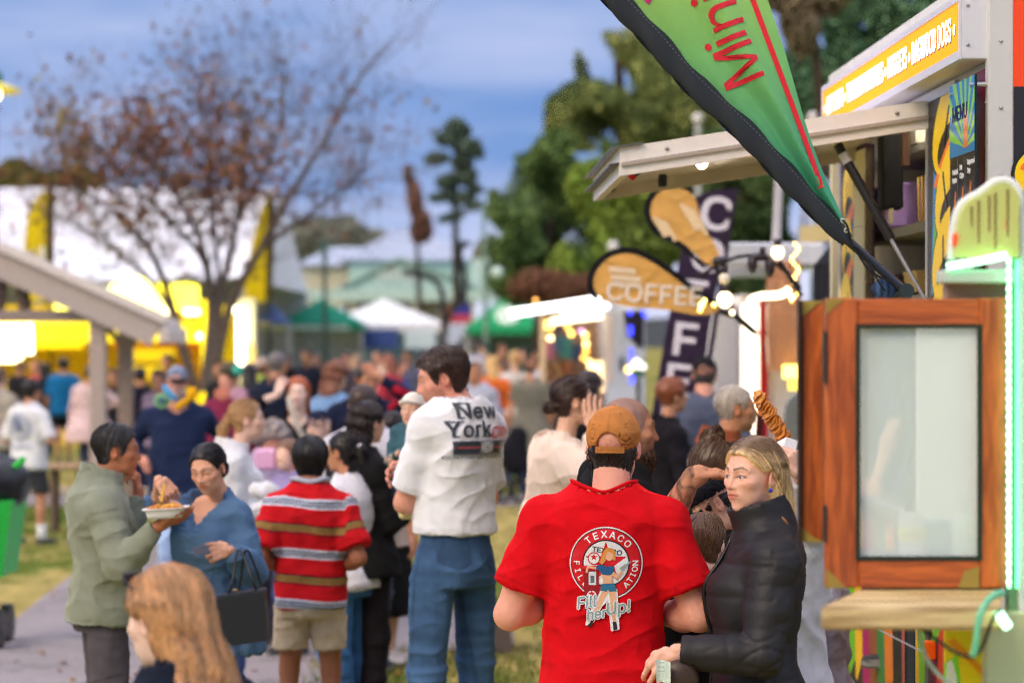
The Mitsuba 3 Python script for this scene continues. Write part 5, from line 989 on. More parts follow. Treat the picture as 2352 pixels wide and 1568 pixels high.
spts = np.array([at(x, y, Yf) for x, y in sw_]); st_ = norm(np.gradient(spts, axis=0)); sn_ = np.cross(st_, [0, 1, 0]); ww = np.interp(np.linspace(0, 1, 60), [0, .05, .12, .5, .75, 1], [.024, .028, .033, .034, .034, .026])
sl_ = sheet(lambda u, v: np.stack([np.interp(u * 59, np.arange(60), spts[:, k]) + np.cos(v * 2 * np.pi) * np.interp(u * 59, np.arange(60), sn_[:, k] * ww) + (np.sin(v * 2 * np.pi) * .014 if k == 1 else 0) + .003 * np.sin(u * 70 + v * 9) for k in range(3)], 1), 120, 25)
part(fl, 'sleeve', sl_, lin(38, 44, 52), 'flag_cloth', True, label='black pole sleeve with white stitching')
stc = np.array([at(x, y, Yf - .014) for x, y in sw_]) + sn_ * (ww * .70)[:, None] * -1
stc = smoothpts(stc, 300); part(fl, 'stitching', cc([rod(stc[i], stc[i + 1], .0007, 4) for i in range(0, 220, 2)]), lin(130, 136, 140))
pe, pf = at(1940, 546, Yf), at(2076, 666, Yf); part(fl, 'pole', tube([pe + (pe - pf) * .1, pf], .0135, 14), lin(34, 40, 56), 'gloss', True)
for x, y in ((1936, 507), (1944, 529)):
    t_ = trimesh.creation.torus(.006, .0022, 20, 8); t_.apply_transform(frame(at(x, y, Yf - .024), (1, 0, 0), (0, 0, 1), (0, -1, 0))); part(fl, 'eyelet', t_, lin(220, 220, 210), 'metal', True)
part(fl, 'cord', tube(smoothpts([at(1937, 507, Yf - .026), at(1946, 520, Yf - .03), at(1952, 545, Yf - .02), at(1975, 590, Yf - .016), at(2002, 625, Yf - .016), at(2030, 640, Yf - .016), at(2060, 668, Yf)], 40), .0034, 6), lin(26, 30, 34)); part(fl, 'cord', tube(smoothpts([at(1950, 560, Yf - .02), at(1985, 585, Yf - .022), at(2012, 636, Yf - .02), at(2034, 668, Yf - .01)], 30), .0028, 6), lin(30, 34, 40))
part(fl, 'cord', tube(smoothpts([at(1950, 527, Yf - .02), at(1975, 520, Yf - .03), at(2000, 532, Yf)], 16), .0006, 4), lin(40, 40, 42))
bk = part(fl, 'bracket', trimesh.creation.cylinder(radius=.022, height=.05, sections=20).apply_transform(frame(at(2080, 668, Yf), (1, 0, 0), (0, 0, 1), (0, -1, 0))), lin(38, 50, 54), 'satin', 30); part(fl, 'bracket', rod(at(2060, 672, Yf), at(2086, 690, Yf), .016, 10), lin(38, 50, 54), 'satin', 30); part(fl, 'stand', tube([at(2080, 668, Yf), at(2090, 900, Yf), at(2090, 0, Yf) * [1, 1, 0]], .016, 10), lin(38, 44, 50), 'satin', True)
part(fl, 'foot', bx(at(2060, 0, Yf) * [1, 1, 0] + [0, -.25, .0], at(2120, 0, Yf) * [1, 1, 0] + [0, .25, .02]), lin(60, 60, 62))
cl = surf(lambda p: ell(p, at(2030, 668, Yf + .05), (.035, .03, .035)) + .004 * sn(p * 60), at(2030, 668, Yf + .05) - .06, at(2030, 668, Yf + .05) + .06, .005, 0); solo('cloth_bundle', 'small blue checked cloth bundle behind the flag bracket', 'cloth', cl, lin(60, 84, 120) * (0.5 + 0.8 * (np.sin(cl.vertices @ np.array([300, 0, 0])) > 0)[:, None]) * np.ones((1, 3)), 'cloth', True)
# ---------------------------------------------------------------- near stall with the open wooden window
Yw = 5.5
ns = thing('food_stall', 'pale green caravan stall with green light strips at the right edge', 'stall')
def wood(p, n, uv):
    w = p.x * 130 + mikit.fbm(p.x * 12, p.y * 7, p.z * 4.0, 3) * 9; g_ = mikit.fbm(w * 0.9, p.y * 4, p.z * 5.5, 3); f = mikit.noise(p.x * 300, p.y * 90, p.z * 26)
    return mikit.mix(lt_(146, 66, 20), lt_(188, 96, 36), mikit.smoothstep(.25, .75, g_)) * (0.8 + 0.4 * f)
def wood_h(p, n, uv):
    w = p.z * 130 + mikit.fbm(p.x * 4, p.y * 7, p.z * 12.0, 3) * 9; g_ = mikit.fbm(p.x * 5.5, p.y * 4, w * .9, 3); f = mikit.noise(p.x * 26, p.y * 90, p.z * 300)
    return mikit.mix(lt_(146, 66, 20), lt_(188, 96, 36), mikit.smoothstep(.25, .75, g_)) * (0.8 + 0.4 * f)
scene['wood_upright'] = {'type': 'principled', 'base_color': mikit.proc(wood), 'roughness': .34, 'specular': .5, 'clearcoat': .4}
scene['wood_level'] = {'type': 'principled', 'base_color': mikit.proc(wood_h), 'roughness': .34, 'specular': .5, 'clearcoat': .4}
scene['pane'] = {'type': 'blendbsdf', 'weight': 0.64, 'a': {'type': 'thindielectric'}, 'b': {'type': 'twosided', 'b': {'type': 'diffuse', 'reflectance': {'type': 'rgb', 'value': lin(232, 250, 248).tolist()}}}}
win = part(ns, 'window_leaf', qbox(1897, 684, 1972, 1350, Yw, .035, .004), (.3, .1, .02), 'wood_upright', label='open wooden window leaf with a pale frosted pane')
part(win, 'stile', qbox(2250, 684, 2312, 1350, Yw, .035, .004), (.3, .1, .02), 'wood_upright'); part(win, 'rail', qbox(1972.5, 686, 2249.5, 750, Yw + .001, .033, .003), (.3, .1, .02), 'wood_level'); part(win, 'rail', qbox(1972.5, 1282, 2249.5, 1349, Yw + .001, .033, .003), (.3, .1, .02), 'wood_level')
for pts in ([(1897, 686), (1940, 686), (1897, 722)], [(1897, 1349), (1944, 1349), (1897, 1304)], [(2312, 686), (2250, 686), (2250, 742), (2312, 742)][:0] or [(2200, 1349), (2249, 1349), (2249, 1300), (2215, 1310)]): part(win, 'corner_patch', dpoly(pts, Yw - .001, .002), lin(150, 128, 60), label='olive worn corner')
part(win, 'seal', cc([qbox(1966, 745, 1976, 1287, Yw - .004, .01), qbox(2246, 745, 2256, 1287, Yw - .004, .01), qbox(1976.2, 745, 2245.8, 754, Yw - .0035, .009), qbox(1976.2, 1277, 2245.8, 1287, Yw - .0035, .009)]), lin(28, 44, 36))
gl = dpoly([(1974, 752), (2248, 752), (2248, 1279), (1974, 1279)], Yw + .018, .0005); gl = trimesh.Trimesh(np.array([at(1974, 1279, Yw + .018), at(2248, 1279, Yw + .018), at(2248, 752, Yw + .018), at(1974, 752, Yw + .018)]), [[0, 1, 2], [0, 2, 3]], process=False); part(win, 'pane', gl, (.6, .7, .7), 'pane')
w2_ = part(ns, 'window_leaf', qbox(1842, 690, 1893, 1244, Yw + .22, .03, .004), (.3, .1, .02), 'wood_upright', label='folded wooden leaf seen on its edge'); part(w2_, 'corner_patch', dpoly([(1842, 690), (1890, 690), (1870, 704), (1842, 728)], Yw + .218, .002), lin(150, 132, 62)); part(w2_, 'corner_patch', dpoly([(1842, 1244), (1893, 1244), (1866, 1232), (1842, 1208)], Yw + .218, .002), lin(150, 132, 62)); part(w2_, 'edge', qbox(1837, 690, 1842, 1244, Yw + .2, .05), lin(40, 24, 18))
for y0, y1 in ((760, 880), (1160, 1244)): part(win, 'hinge', qbox(1890, y0, 1898, y1, Yw - .006, .01), lin(90, 84, 80), 'metal')
# things on the sill behind the pane
for k_, (lab, x0, x1, y0, y1, c) in enumerate((('white bucket with a yellow label seen through the frosted pane', 2062, 2126, 1178, 1276, (226, 230, 224)),)):
    k = thing('bucket', lab, 'bucket'); c0 = at((x0 + x1) / 2, y1, Yw + .20); rr_ = (x1 - x0) / 2 * (Yw + .2) / FD; hh_ = (y1 - y0) * (Yw + .2) / FD
    part(k, 'pail', trimesh.creation.revolve(np.array([[0, 0], [rr_ * .86, 0], [rr_, hh_], [rr_ * .96, hh_], [rr_ * .83, .004], [0, .004]]), sections=32).apply_translation(c0), lin(*c), 'satin', 40)
    part(k, 'label', trimesh.creation.revolve(np.array([[rr_ * .925, hh_ * .36], [rr_ * .97, hh_ * .70], [rr_ * .99, hh_ * .70], [rr_ * .945, hh_ * .36]]), sections=32).apply_translation(c0), lin(236, 240, 60), 'satin', 40)
    part(k, 'lettering', text_on(frame(c0 + [0, -rr_ * 1.0, hh_ * .47], (1, 0, 0), (0, 0, 1), (0, -1, 0)), 'TOMATO', .010, .001, True, .9, 'c'), lin(190, 60, 60))
k = thing('soap_dispenser', 'pale pump soap dispenser seen through the frosted pane at its right', 'bottle'); c0 = at(2216, 1276, Yw + .2); s5 = (Yw + .2) / FD
part(k, 'bottle', trimesh.creation.revolve(np.array([[0, 0], [30, 0], [30, 70], [22, 84], [10, 92], [10, 104], [0, 104]]) * s5, sections=28).apply_translation(c0), lin(206, 236, 214), 'satin', 40); part(k, 'pump', cc([rod(c0 + np.array([0, 0, 104]) * s5, c0 + np.array([0, 0, 146]) * s5, 5 * s5, 10), rod(c0 + np.array([6, 0, 142]) * s5, c0 + np.array([-34, 0, 138]) * s5, 6 * s5, 10)]), lin(226, 238, 236), 'satin')
solo('tub', 'grey blue tub beside the bucket behind the frosted pane', 'tub', trimesh.creation.revolve(np.array([[0, 0], [.036, 0], [.042, .08], [.038, .085], [0, .085]]), sections=28).apply_translation(at(2160, 1276, Yw + .24)), lin(80, 130, 150), 'satin', 40)
part(ns, 'sill', bx(at(1970, 1300, Yw + .05), at(2352, 1277, Yw + .5)), lin(150, 150, 150), 'metal')
part(ns, 'inner_wall', bx(at(2110, 1300, Yw + .62), at(2352, 700, Yw + .66)), lin(200, 206, 206)); 
# bench plank below
def plank(p, n, uv):
    a_ = mikit.fbm(p.x * 5, p.y * 42, p.z * 60, 3); b_ = mikit.noise(p.x * 20, p.y * 240, p.z * 240)
    return mikit.mix(lt_(150, 122, 78), lt_(212, 190, 140), mikit.smoothstep(.3, .7, a_)) * (0.75 + .4 * b_)
scene['plank_wood'] = {'type': 'principled', 'base_color': mikit.proc(plank), 'roughness': .45}
pz0, pz1 = at(0, 1446, 5.15)[2], at(0, 1394, 5.15)[2]; pk_ = [(1886, 5.16), (1890, 5.15), (2300, 5.15), (2300, 5.61), (2000, 5.61), (1990, 5.60)]; pb = trimesh.Trimesh(np.array([[(x - 1176) / FD * Y, Y, z] for x, Y in pk_ for z in (pz0 + .006, pz1 - .006)] + [[(x - 1176) / FD * Y + (.006 if x < 2000 else 0), Y + (.006 if Y < 5.3 else -.006), z] for x, Y in pk_ for z in (pz0, pz1)]), process=False).convex_hull; part(ns, 'shelf_plank', pb, (.4, .3, .2), 'plank_wood', 20, label='thick timber shelf below the window')
pc = lin(190, 208, 130)
def npoly(pts, Y, d, c, nm, b='satin', **k): return part(ns, nm, dpoly(pts, Y, d), c, b, **k)
up_ = smoothpts([(2184, 592), (2190, 540), (2198, 496), (2214, 468), (2250, 448), (2292, 424), (2322, 440), (2330, 480)], 40)
npoly([tuple(q) for q in up_] + [(2330, 592)], 5.55, .05, lin(196, 206, 120), 'fascia_panel', label='lime painted panel with dripping brown streaks')
for i, (x, y0, y1) in enumerate(((2222, 476, 520), (2238, 464, 556), (2262, 452, 530), (2276, 446, 572), (2304, 438, 540))): npoly([(x - 3, y0), (x + 3, y0), (x + 1.6, y1), (x, y1 + 6), (x - 1.6, y1)], 5.549, .052, lin(130, 110, 60), 'drip')
part(ns, 'edge_trim', tube(np.array([at(x, y, 5.53) for x, y in smoothpts([(2182, 596), (2188, 540), (2196, 494), (2213, 464), (2250, 443), (2292, 414), (2326, 420), (2344, 470), (2348, 620), (2348, 1568), (2348, 2100)], 90)]), .0095, 10), lin(226, 232, 232), 'satin', True)
for x, y in ((2197, 552), (2306, 516)): part(ns, 'marker_lamp', bx(at(x - 7, y + 16, 5.5), at(x + 7, y - 16, 5.545), ch=.006), lin(240, 90, 30), 'gloss', label='small orange marker lamp')
part(ns, 'awning_ledge', bx(at(2168, 650, 5.5), at(2312, 622, 5.6), ch=.004), lin(180, 196, 186), 'satin'); part(ns, 'header', bx(at(2176, 686, 5.56), at(2300, 650, 5.62)), lin(150, 122, 108))
part(ns, 'body_panel', bx(at(2316, 2400, 5.56) * [1, 1, 0] + [0, 0, .2], at(2600, 440, 5.6)), lin(150, 196, 150), 'satin')
part(ns, 'body_panel', bx(at(2268, 0, 5.44) * [1, 1, 0] + [0, 0, .2], at(2345, 1402, 5.50)), lin(190, 206, 160), 'satin', label='pale green lower panel')
gE = np.array([.05, 1.0, .30])
part(ns, 'light_strip', tube([at(2176, 612, 5.49), at(2250, 600, 5.49), at(2312, 586, 5.49)], .0085, 8), lin(190, 255, 210), emit=gE * 1.5 + .6, label='glowing green light strip over the window')
part(ns, 'light_strip', tube([at(2318, 590, 5.48), at(2318, 1350, 5.48)], .0045, 8), lin(190, 255, 210), emit=gE * .8 + .18, label='glowing green light strip down the caravan edge')
for y in np.arange(600, 1345, 21): part(ns, 'diode', ball(at(2317, y, 5.466), .0058, 1), lin(220, 255, 230), emit=gE * 1.1 + .9)
part(ns, 'light_strip', tube([at(2336, 596, 5.49), at(2336, 1350, 5.49)], .004, 8), lin(120, 255, 170), emit=gE * .8 + .05); part(ns, 'light_strip', tube([at(2290, 1402, 5.12), at(2316, 1440, 5.12)], .010, 8), lin(200, 255, 220), emit=gE * 2 + 1)
part(ns, 'hose', tube(smoothpts([at(2306, 1362, 5.08), at(2276, 1372, 5.06), at(2252, 1410, 5.05), at(2244, 1460, 5.05), at(2234, 1506, 5.06)], 30), .0075, 10), lin(110, 200, 160), 'gloss', True, label='pale green hose looped below the light strip')
part(ns, 'cable', tube(smoothpts([at(2080, 1438, 5.3), at(2130, 1452, 5.2), at(2190, 1494, 5.1), at(2240, 1504, 5.06), at(2262, 1470, 5.06), at(2300, 1400, 5.06)], 40), .004, 8), lin(24, 30, 26)); part(ns, 'cable', tube(smoothpts([at(2110, 1440, 5.3), at(2114, 1470, 5.3), at(2128, 1510, 5.3), at(2160, 1552, 5.3), at(2210, 1590, 5.3)], 40), .0045, 8), lin(170, 196, 176)); part(ns, 'cable', tube([at(2020, 1446, 6.5), at(2126, 1500, 6.3)], .002, 6), lin(150, 150, 156))
ps = thing('poster', 'bright yellow and lime poster below the timber shelf', 'poster'); part(ps, 'board', dpoly([(2168, 1446), (2262, 1446), (2262, 2000), (2168, 2000)], 5.9, .02), lin(252, 226, 20), 'satin')
part(ps, 'print', dpoly([(2168, 1520), (2196, 1500), (2208, 1600), (2180, 1700), (2168, 1700)], 5.896, .018), lin(140, 230, 50), 'satin'); part(ps, 'print', dpoly([(2172, 1520), (2184, 1512), (2196, 1560), (2184, 1640), (2170, 1640)], 5.893, .018), lin(240, 246, 236), 'satin'); part(ps, 'print', dpoly([(2172, 1470), (2190, 1464), (2262, 1540), (2262, 1556)], 5.893, .018), lin(248, 160, 20), 'satin')
# ---------------------------------------------------------------- coffee van with its flags
Yt = 14.0
def upright(x, y, Y, rot=0.0):
    """a frame standing upright and facing the viewer, turned rot degrees in its own plane"""
    c, s = math.cos(math.radians(rot)), math.sin(math.radians(rot)); return frame(at(x, y, Y), (c, 0, s), (-s, 0, c), (0, -1, 0))
def tear(label, pts, Y, edge, col, pole, extra):
    k = thing('teardrop_flag', label, 'flag', ); sp = smoothpts(pts, 80, True); P = Polygon([at(x, y, Y)[[0, 2]] for x, y in sp]).buffer(0); B = P.buffer(.03)
    fr = lambda dy: frame((0, Y - dy, 0), (1, 0, 0), (0, 0, 1), (0, -1, 0))
    ep = Polygon([at(x, y, Y)[[0, 2]] for x, y in edge]); part(k, 'binding', extr(B.difference(P.buffer(-.004)).intersection(ep), .014, fr(-.002)), lin(28, 28, 34), 'cloth'); part(k, 'sail', extr(P, .008, fr(0)), col, 'cloth')
    part(k, 'pole', tube([at(x, y, Y + .01) for x, y in pole] + [at(pole[-1][0] + 6, pole[-1][1] + 4, 17.1)], .018, 8), lin(24, 24, 28), 'satin', True); extra(k); return k
tan_ = lin(222, 172, 96)
def ex1(k):
    part(k, 'lettering', text_on(upright(1392, 688, Yt - .012, -4), 'COFFEE', .105, .002, True, 1.02), lin(236, 226, 214))
    for i, (x, y, w, h) in enumerate(((1398, 612, 62, 12), (1402, 630, 70, 12), (1404, 646, 70, 10))): part(k, 'small_print', extr(sbox(0, 0, w * Yt / FD, h * Yt / FD), .002, upright(x, y + h, Yt - .012, -5)), lin(232, 214, 186))
tear('lower tan teardrop flag reading coffee, pointing right', [(1361, 655), (1372, 615), (1402, 588), (1442, 580), (1490, 596), (1560, 644), (1630, 694), (1652, 712), (1636, 720), (1560, 716), (1470, 706), (1400, 694), (1374, 680)], Yt, [(1340, 690), (1340, 540), (1480, 540), (1660, 690), (1640, 705), (1376, 640), (1372, 690)], tan_, [(1652, 714), (1690, 726), (1730, 760)], ex1)
def ex2(k):
    for i, (x, y, w, h, rt) in enumerate(((1522, 500, 50, 52, 68), (1572, 470, 40, 70, 62))):
        for j in range(3): part(k, 'small_print', extr(sbox(0, 0, (h - 8 * (j % 2)) * Yt / FD, 9 * Yt / FD), .002, upright(x + j * 12 - (24 if i == 0 else 12), y + j * 5 , Yt - .315, -60)), lin(230, 204, 162))
tear('upper tan teardrop flag tilted over the purple banner', [(1492, 492), (1500, 455), (1526, 432), (1560, 430), (1590, 446), (1604, 480), (1622, 530), (1652, 590), (1650, 606), (1634, 610), (1606, 592), (1550, 550), (1508, 524)], Yt - .3, [(1470, 540), (1470, 400), (1540, 420), (1600, 440), (1500, 470), (1640, 640), (1600, 640)], tan_ * 0.96, [(1640, 606), (1660, 640), (1676, 700)], ex2)
Yp = 16.5
k = thing('feather_banner', 'tall dark purple feather banner with the word coffee running down it', 'banner')
pf_ = [(1597, 452), (1640, 436), (1688, 434), (1672, 520), (1650, 640), (1628, 760), (1606, 930), (1596, 1060), (1486, 1060), (1500, 930), (1530, 760), (1560, 600)]
part(k, 'sail', dpoly(pf_, Yp, .012), lin(54, 42, 64), 'cloth'); part(k, 'sleeve', dpoly([(1688, 430), (1694, 434), (1612, 930), (1604, 1060), (1596, 1060), (1606, 930)], Yp - .01, .03), lin(52, 44, 62), 'cloth')
for ch, x, y in (('C', 1606, 522), ('O', 1584, 618), ('F', 1566, 714), ('F', 1544, 812), ('E', 1526, 906), ('E', 1512, 1000)): part(k, 'letter', text_on(upright(x, y, Yp - .014, -7), ch, .215, .003, True, 1.12), lin(226, 220, 232))
part(k, 'pole', tube([at(1600, 0, Yp) * [1, 1, 0], at(1602, 1000, Yp), at(1690, 434, Yp)], .02, 6), lin(30, 30, 34))
cv = thing('coffee_van', 'white coffee van with a red trimmed lit side and clear curtain', 'van'); Yc = 17.0
part(cv, 'body', bx(at(1636, 0, Yc) * [1, 1, 0] + [0, 0, .35], at(1700, 700, Yc) + [0, 3.0, 0], ch=.02), lin(216, 216, 226), 'satin'); part(cv, 'roof', bx(at(1660, 612, Yc - .1), at(1790, 590, Yc + 2.8), ch=.02), lin(206, 210, 220), 'satin')
part(cv, 'body', bx(at(1700.5, 0, Yc + .05) * [1, 1, 0] + [0, 0, .35], at(1745, 690, Yc + 2.8), ch=.01), lin(232, 228, 220), 'satin')
part(cv, 'stripe', qbox(1690, 712, 1700, 1080, Yc - .012, .01), lin(196, 200, 214)); part(cv, 'pipe', bx(at(1745.5, 0, Yc - .05) * [1, 1, 0] + [0, 0, .3], at(1760, 690, Yc + .06), ch=.006), lin(196, 26, 40), 'gloss', label='red upright post beside the lit panel')
part(cv, 'light_panel', qbox(1706, 700, 1741, 1060, Yc + .03, .01), lin(255, 244, 224), emit=(1.7, 1.45, 1.05), label='bright white lit panel'); part(cv, 'doorway', bx(at(1772, 0, Yc + .3) * [1, 1, 0] + [0, 0, .4], at(1812, 900, Yc + .4)), lin(40, 26, 20)); part(cv, 'frame', bx(at(1760, 0, Yc + .1) * [1, 1, 0] + [0, 0, .4], at(1772, 880, Yc + .16)), lin(90, 40, 30))
cu = sheet(lambda u, v: np.stack([at(1760, 0, Yc - .2)[0] + (at(1838, 0, Yc)[0] - at(1760, 0, Yc)[0]) * u, Yc - .2 + .03 * np.sin(u * 40 + 3 * np.sin(v * 4)), at(0, 850, Yc)[2] + (at(0, 600, Yc)[2] - at(0, 850, Yc)[2]) * v], 1), 90, 20)
part(cv, 'curtain', cu, lin(210, 170, 140), 'gloss', True, label='wrinkled clear plastic curtain glowing brown'); part(cv, 'light_box', qbox(1800, 838, 1842, 868, Yc - .4, .05), lin(255, 236, 120), emit=(3.2, 2.3, .35)); part(cv, 'light_box', qbox(1812, 868, 1842, 896, Yc - .38, .05), lin(230, 180, 60), emit=(.7, .5, .08))
part(cv, 'lamp_strip', tube(smoothpts([at(1722, 694, Yc - .5), at(1750, 680, Yc - .5), at(1785, 678, Yc - .5), at(1812, 664, Yc - .5)], 16), .022, 8), lin(255, 240, 200), emit=(12, 9, 4.5)); part(cv, 'pole', rod(at(1746, 950, Yc - .3), at(1738, 1075, Yc - .3), .03, 8), lin(70, 24, 24))
Ybu = 12.5
k = thing('string_lights', 'string of bulbs hanging in black sockets before the coffee van', 'string lights')
bulbs = [(1665, 688, 17, (14, 9.5, 4.0)), (1664, 640, 13, (.3, .3, .3)), (1612, 700, 7, (9, 6, .8)), (1608, 712, 5, (7, 5, .6)), (1618, 690, 5, (7, 5, .6)), (1640, 700, 5, (6, 4, .6)), (1786, 580, 15, (2.0, 1.5, .8)), (1682, 718, 6, (3, 2.4, 1.2)), (1800, 675, 7, (9, 7, 4)), (1818, 682, 6, (6, 4.5, 2.5)), (1826, 640, 4, (4, 2.6, .6))]
for x, y, r_, e in bulbs:
    q = at(x, y, Ybu); b_ = part(k, 'bulb', ball(q, r_ * Ybu / FD, 2, (1, 1, 1.1)), lin(250, 240, 220), 'gloss', True, **({} if e[0] < .5 else dict(emit=e)))
    if r_ > 10: part(b_, 'socket', rod(q + [0, 0, r_ * Ybu / FD], q + [0, 0, (r_ + 16) * Ybu / FD], .020, 10), lin(40, 32, 40), 'satin', True)
for (x, y, w, h) in ((1744, 590, 26, 10), (1728, 606, 12, 22), (1768, 612, 12, 26), (1752, 575, 8, 10), (1652, 600, 16, 12)): part(k, 'clamp', ball(at(x, y, Ybu), 1.0, 2, (w * Ybu / FD, .04, h * Ybu / FD)), lin(44, 36, 46), 'satin', True)
part(k, 'cable', tube(smoothpts([at(1600, 640, Ybu), at(1655, 606, Ybu), at(1740, 588, Ybu), at(1800, 620, Ybu), at(1840, 664, Ybu)], 40), .010, 6), lin(30, 26, 30)); part(k, 'cable', tube([at(1790, 600, Ybu), at(1842, 680, Ybu)], .012, 6), lin(30, 26, 30))
for i in range(18):
    t = i / 17; q = at(1826 + 8 * math.sin(i), 560 + 130 * t, Ybu + .4); part(k, 'bulb', ball(q, .010, 1), lin(255, 200, 100), emit=(5, 3, .7))
tl = thing('tent', 'small black tent with a blue label beside the potato trailer', 'tent'); part(tl, 'side', dpoly([(1868, 1575), (1868, 610), (1910, 560), (1950, 548), (1990, 560), (1990, 1575)], 13.6, .8), lin(20, 20, 26), 'cloth'); part(tl, 'label', dpoly([(1902, 628), (1930, 628), (1930, 682), (1902, 682)], 13.58, .01), lin(34, 50, 70), 'satin'); part(tl, 'print', dpoly([(1902, 662), (1930, 662), (1930, 678), (1902, 678)], 13.57, .01), lin(40, 140, 206)); part(tl, 'print', dpoly([(1908, 642), (1926, 640), (1926, 650), (1908, 652)], 13.57, .01), lin(180, 196, 210))
k = thing('feather_banner', 'pale blue grey feather banner with faded yellow writing by the black tent', 'banner'); part(k, 'sail', dpoly([(1812, 600), (1826, 560), (1836, 500), (1842, 420), (1880, 400), (1935, 430), (1935, 560), (1870, 590)], 19, .012), lin(150, 160, 184), 'cloth'); part(k, 'print', dpoly([(1836, 560), (1838, 520), (1925, 512), (1925, 552)], 18.98, .01), lin(206, 186, 130)); part(k, 'pole', rod(at(1868, 700, 19), at(1864, 400, 19), .03, 8), lin(176, 190, 206))
solo('pole', 'slim grey leaning pole between the purple banner and the green flag', 'pole', tube([at(1776, 0, 18) * [1, 1, 0], at(1776, 700, 18), at(1790, 396, 18)], .034, 10), lin(180, 176, 176), 'satin', True)
# red framed vehicle: mirror and lamp at the window's edge
k = thing('truck', 'dark vehicle with a large side mirror half hidden by the wooden window', 'truck'); Yk = 13.0
mm_ = smoothpts([(1800, 1060), (1798, 980), (1806, 925), (1824, 906), (1850, 904), (1862, 930), (1860, 1060), (1830, 1074)], 40, True); part(k, 'mirror_shell', dpoly([tuple(q) for q in mm_], Yk, .09), lin(120, 126, 128), 'satin'); part(k, 'mirror_glass', dpoly([(1806, 1050), (1806, 985), (1812, 940), (1828, 918), (1856, 918), (1856, 1050)], Yk - .012, .014), lin(60, 90, 100), 'gloss')
part(k, 'cab', bx(at(1802, 0, Yk + .3) * [1, 1, 0] + [0, 0, .4], at(1960, 1062, Yk + 3), ch=.03), lin(26, 22, 30), 'satin'); part(k, 'lamp', qbox(1806, 1070, 1846, 1092, Yk + .2, .06), lin(255, 170, 30), emit=(2.6, 1.3, .1), label='lit amber lamp'); part(k, 'stripe', qbox(1806, 1094, 1846, 1104, Yk + .26, .03), lin(60, 14, 70)); part(k, 'mirror_arm', rod(at(1830, 1060, Yk), at(1836, 1120, Yk + .35), .02, 8), lin(30, 30, 34))
# ---------------------------------------------------------------- white food van further back
fv = thing('food_van', 'white food van with a lit hatch and warm bulbs, behind the crowd', 'van'); Yv = 31.0
part(fv, 'body', bx(at(1388, 0, Yv) * [1, 1, 0] + [0, 0, .4], at(1482, 700, Yv) + [0, 2.2, 0], ch=.03), lin(206, 212, 224), 'satin'); part(fv, 'body', bx(at(1250, 0, Yv + 2) * [1, 1, 0] + [0, 0, .4], at(1388, 700, Yv) + [0, 2.2, 0]), lin(150, 120, 96)); part(fv, 'counter', bx(at(1250, 0, Yv) * [1, 1, 0] + [0, 0, .4], at(1388, 900, Yv) + [0, .5, 0]), lin(120, 90, 70))
part(fv, 'end_wall', bx(at(1244, 0, Yv) * [1, 1, 0] + [0, 0, .4], at(1254, 700, Yv) + [0, 2.1, 0]), lin(200, 180, 150))
hv = [at(1166, 726, Yv - 1.2), at(1400, 690, Yv - 1.2), at(1400, 700, Yv), at(1240, 716, Yv)]; hv = hv + [q + [0, 0, .07] for q in hv]
part(fv, 'hatch', trimesh.Trimesh(np.array(hv), process=False).convex_hull, lin(196, 200, 206), 'satin'); part(fv, 'hatch', bx(at(1290, 722, Yv - .9), at(1398, 696, Yv - .6)), lin(226, 228, 230), 'satin')
part(fv, 'lamp_tube', tube([at(1172, 720, Yv - 1.3), at(1376, 688, Yv - 1.3)], .045, 8), lin(250, 252, 255), emit=(7.5, 7.6, 7.8), label='long white lamp tube along the hatch'); part(fv, 'lamp_tube', tube([at(1290, 718, Yv - 1.1), at(1398, 702, Yv - 1.1)], .03, 8), lin(250, 252, 255), emit=(2.5, 2.5, 2.6)); part(fv, 'lamp_tube', tube([at(1266, 738, Yv - .2), at(1384, 724, Yv - .2)], .04, 8), lin(255, 236, 190), emit=(3.4, 2.8, 1.8))
for x, y, r_, e in ((1258, 742, 7, (5, 3.4, .7)), (1266, 752, 6, (5, 3.4, .7)), (1264, 776, 8, (8, 6, 2.4)), (1256, 752, 5, (4, 3, .6)), (1344, 770, 8, (9, 5, 1.0)), (1346, 790, 8, (9, 5.6, 1.6)), (1346, 806, 7, (8, 3, .3)), (1312, 766, 8, (6, 3.6, .6)), (1304, 752, 7, (4, 2, .3)), (1336, 760, 6, (2, .8, 2.2)), (1352, 830, 8, (5, 3, .8)), (1360, 850, 8, (5, 3.4, 1.2)), (1340, 822, 7, (4, 1.6, .2)), (1230, 690, 6, (2, .8, .1))): part(fv, 'bulb', ball(at(x, y, Yv - .3), r_ * Yv / FD * .75), lin(255, 220, 150), emit=e)
part(fv, 'glow_panel', qbox(1350, 830, 1384, 900, Yv + .1, .02), lin(250, 210, 150), emit=(1.4, .95, .42))
for x, y, w, h, c in ((1286, 790, 30, 40, (70, 110, 140)), (1300, 800, 26, 50, (60, 130, 130)), (1325, 810, 20, 40, (50, 70, 110)), (1262, 800, 20, 46, (190, 120, 160)), (1280, 756, 30, 10, (60, 60, 90))): part(fv, 'stock', bx(at(x - w / 2, y + h / 2, Yv + .6), at(x + w / 2, y - h / 2, Yv + .8)), lin(*c))
part(fv, 'handle', qbox(1424, 820, 1432, 850, Yv - .05, .05), lin(70, 76, 96)); part(fv, 'trim', qbox(1396, 720, 1404, 880, Yv - .02, .02), lin(230, 206, 190))
k = thing('awning', 'dark pointed awning end hanging from the white van', 'awning'); part(k, 'cloth', dpoly([(1430, 715), (1480, 712), (1478, 800), (1466, 800), (1440, 770)], 27, .03), lin(40, 38, 50), 'cloth')
k = thing('string_lights', 'strip of blue lights beside the purple banner', 'string lights')
